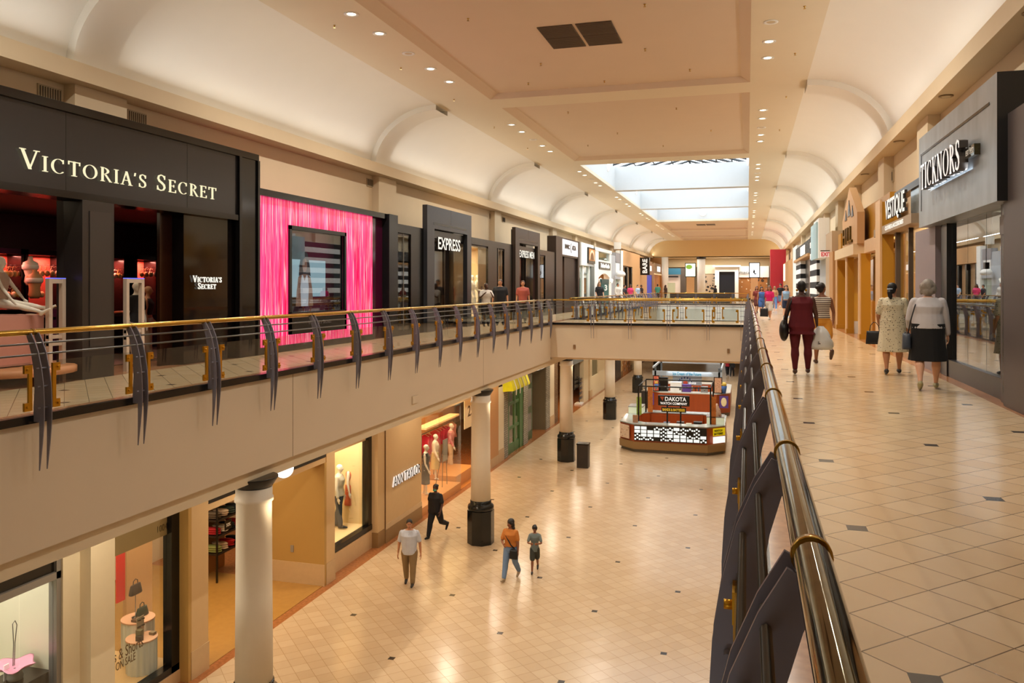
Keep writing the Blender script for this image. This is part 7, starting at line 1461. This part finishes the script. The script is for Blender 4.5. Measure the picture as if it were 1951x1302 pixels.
lm = MB(); text(lm, 'Ice Cream of the Future', (XY(1282, yb_), yb_ - .01, zb_ + .05), (1, 0, 0), XY(1336, yb_) - XY(1282, yb_), .22, .01, .02); lm.build('lettering', M('teal_letters', '2f8aa8', .5), sb_)
for x in (x0_ + .2, x1_ - .2):
    for y in (yb_, IY + idp - 1): MB().box(x - .06, y, ZL + 1.56, x + .06, y + .12, zb_ + .6).build('post', M('grey_post', '5c6468', .4), k2)
MB().box(x0_, IY + idp - 1, zb_ + .5, x1_, IY + idp - .85, zb_ + .75).build('rear_board', M('pale_blue_grey_board'), k2); 
for x in (x0_, x1_ - .1): MB().box(x, yb_, zb_ + .5, x + .1, IY + idp - .9, zb_ + .62).build('top_beam', M('pale_blue_grey_board'), k2)
ls = thing('kiosk_sign', (XY(1309, yb_ + .2), yb_ + .2, zb_ - .8), 'pale grey hanging board with a round ice cream dots logo', 'sign'); MB().box(XY(1282, yb_ + .2), yb_ + .14, zb_ - .62, XY(1337, yb_ + .2), yb_ + .2, zb_).build('board', M('logo_board_grey', '9fa6ac', .5), ls)
xm = XY(1306, yb_ + .2); MB().ell((xm, yb_ + .13, zb_ - .45), (.16, .03, .14), 14, 8).build('red_scoop', M('scoop_red', 'd8583c', .5), ls)
for j in range(7):
    a = PI * (1.0 - j / 6.5); MB().box(xm + .42 * math.cos(a) - .05, yb_ + .12, zb_ - .42 + .3 * math.sin(a) - .06, xm + .42 * math.cos(a) + .03, yb_ + .135, zb_ - .42 + .3 * math.sin(a) + .07).build('logo_letter', M('logo_navy', '1f3a6a', .5), ls)
lm = MB(); text(lm, 'dots', (xm + .22, yb_ + .13, zb_ - .55), (1, 0, 0), .5, .18, .01, .02); lm.build('lettering', M('white_letters'), ls)
rr = random.Random(8)
for j in range(9):
    px = 1283 + j * 6; y_ = IY + 1.1; x = XY(px, y_); MB().lathe([(.05, 0), (.06, .18), (.03, .26), (.02, .3)], (x, y_, ZL + 1.56), 8).build('bottle', M('bottle_%d' % (j % 3), ['d8d0c4', '7a4a30', '4a6a9a'][j % 3], .4), label='%s bottle, %s from the left on the ice cream counter' % (['white', 'brown', 'blue'][j % 3], ordn[j]), cat='bottle', group='bottles on the ice cream counter')
for j, (px, nm) in enumerate(((1252, 'left'), (1379, 'right'))):
    x = XY(px, IY + .7); person_ = None
    t = thing('display_figure', (x, IY + .35, ZL + 1.56), 'small cartoon-free blue and yellow cone-shaped display at the %s counter end' % nm if False else 'blue and yellow cup-shaped display at the %s end of the ice cream counter' % nm, 'display'); MB().lathe([(.14, 0), (.2, .35), (.22, .5)], (0, 0, 0), 14).build('cup', M('cup_blue', '3f6ab0', .5), t, local=True); MB().ell((0, 0, .6), (.2, .2, .16), 12, 8).build('scoop', M('scoop_yellow', 'd8b850', .6), t, local=True)
area('kiosk_light', ((ix0 + ix1) / 2, IY + 2.2, zb_ + .3), (3, 2), 60, 'cool'); area('kiosk_light', ((kx0 + kx1) / 2, KY + 1.2, zf - .1), (3, .4), 30, 'white')
# round white lamps in the skylight wells
for i, (x, y) in enumerate(((XI0, 48.5), (XI0, 61.3), (XI0, 73.8), (XI1, 48.5), (XI1, 61.3))):
    s_ = 1 if x < -4 else -1; t = thing('round_wall_lamp', (x, y, 8.9), 'round white wall lamp on the %s side of the %s skylight well' % ('left' if s_ == 1 else 'right', ordn[i % 3]), 'lamp', 'round lamps in the skylight wells'); MB().ell((s_ * .03, 0, 0), (.1, .34, .34), 16, 10).build('globe', M('white_lamp_globe', 'f6f6f4', .4, emit='f6f6f4', es=.35), t, local=True)  # globe material carries a faint glow of its own
t = thing('round_wall_lamp', (XY(1339, 76.7), 76.75, 8.5), 'round white wall lamp on the far end wall of the skylight', 'lamp'); MB().ell((0, -.03, 0), (.34, .1, .34), 16, 10).build('globe', M('white_lamp_globe'), t, local=True)
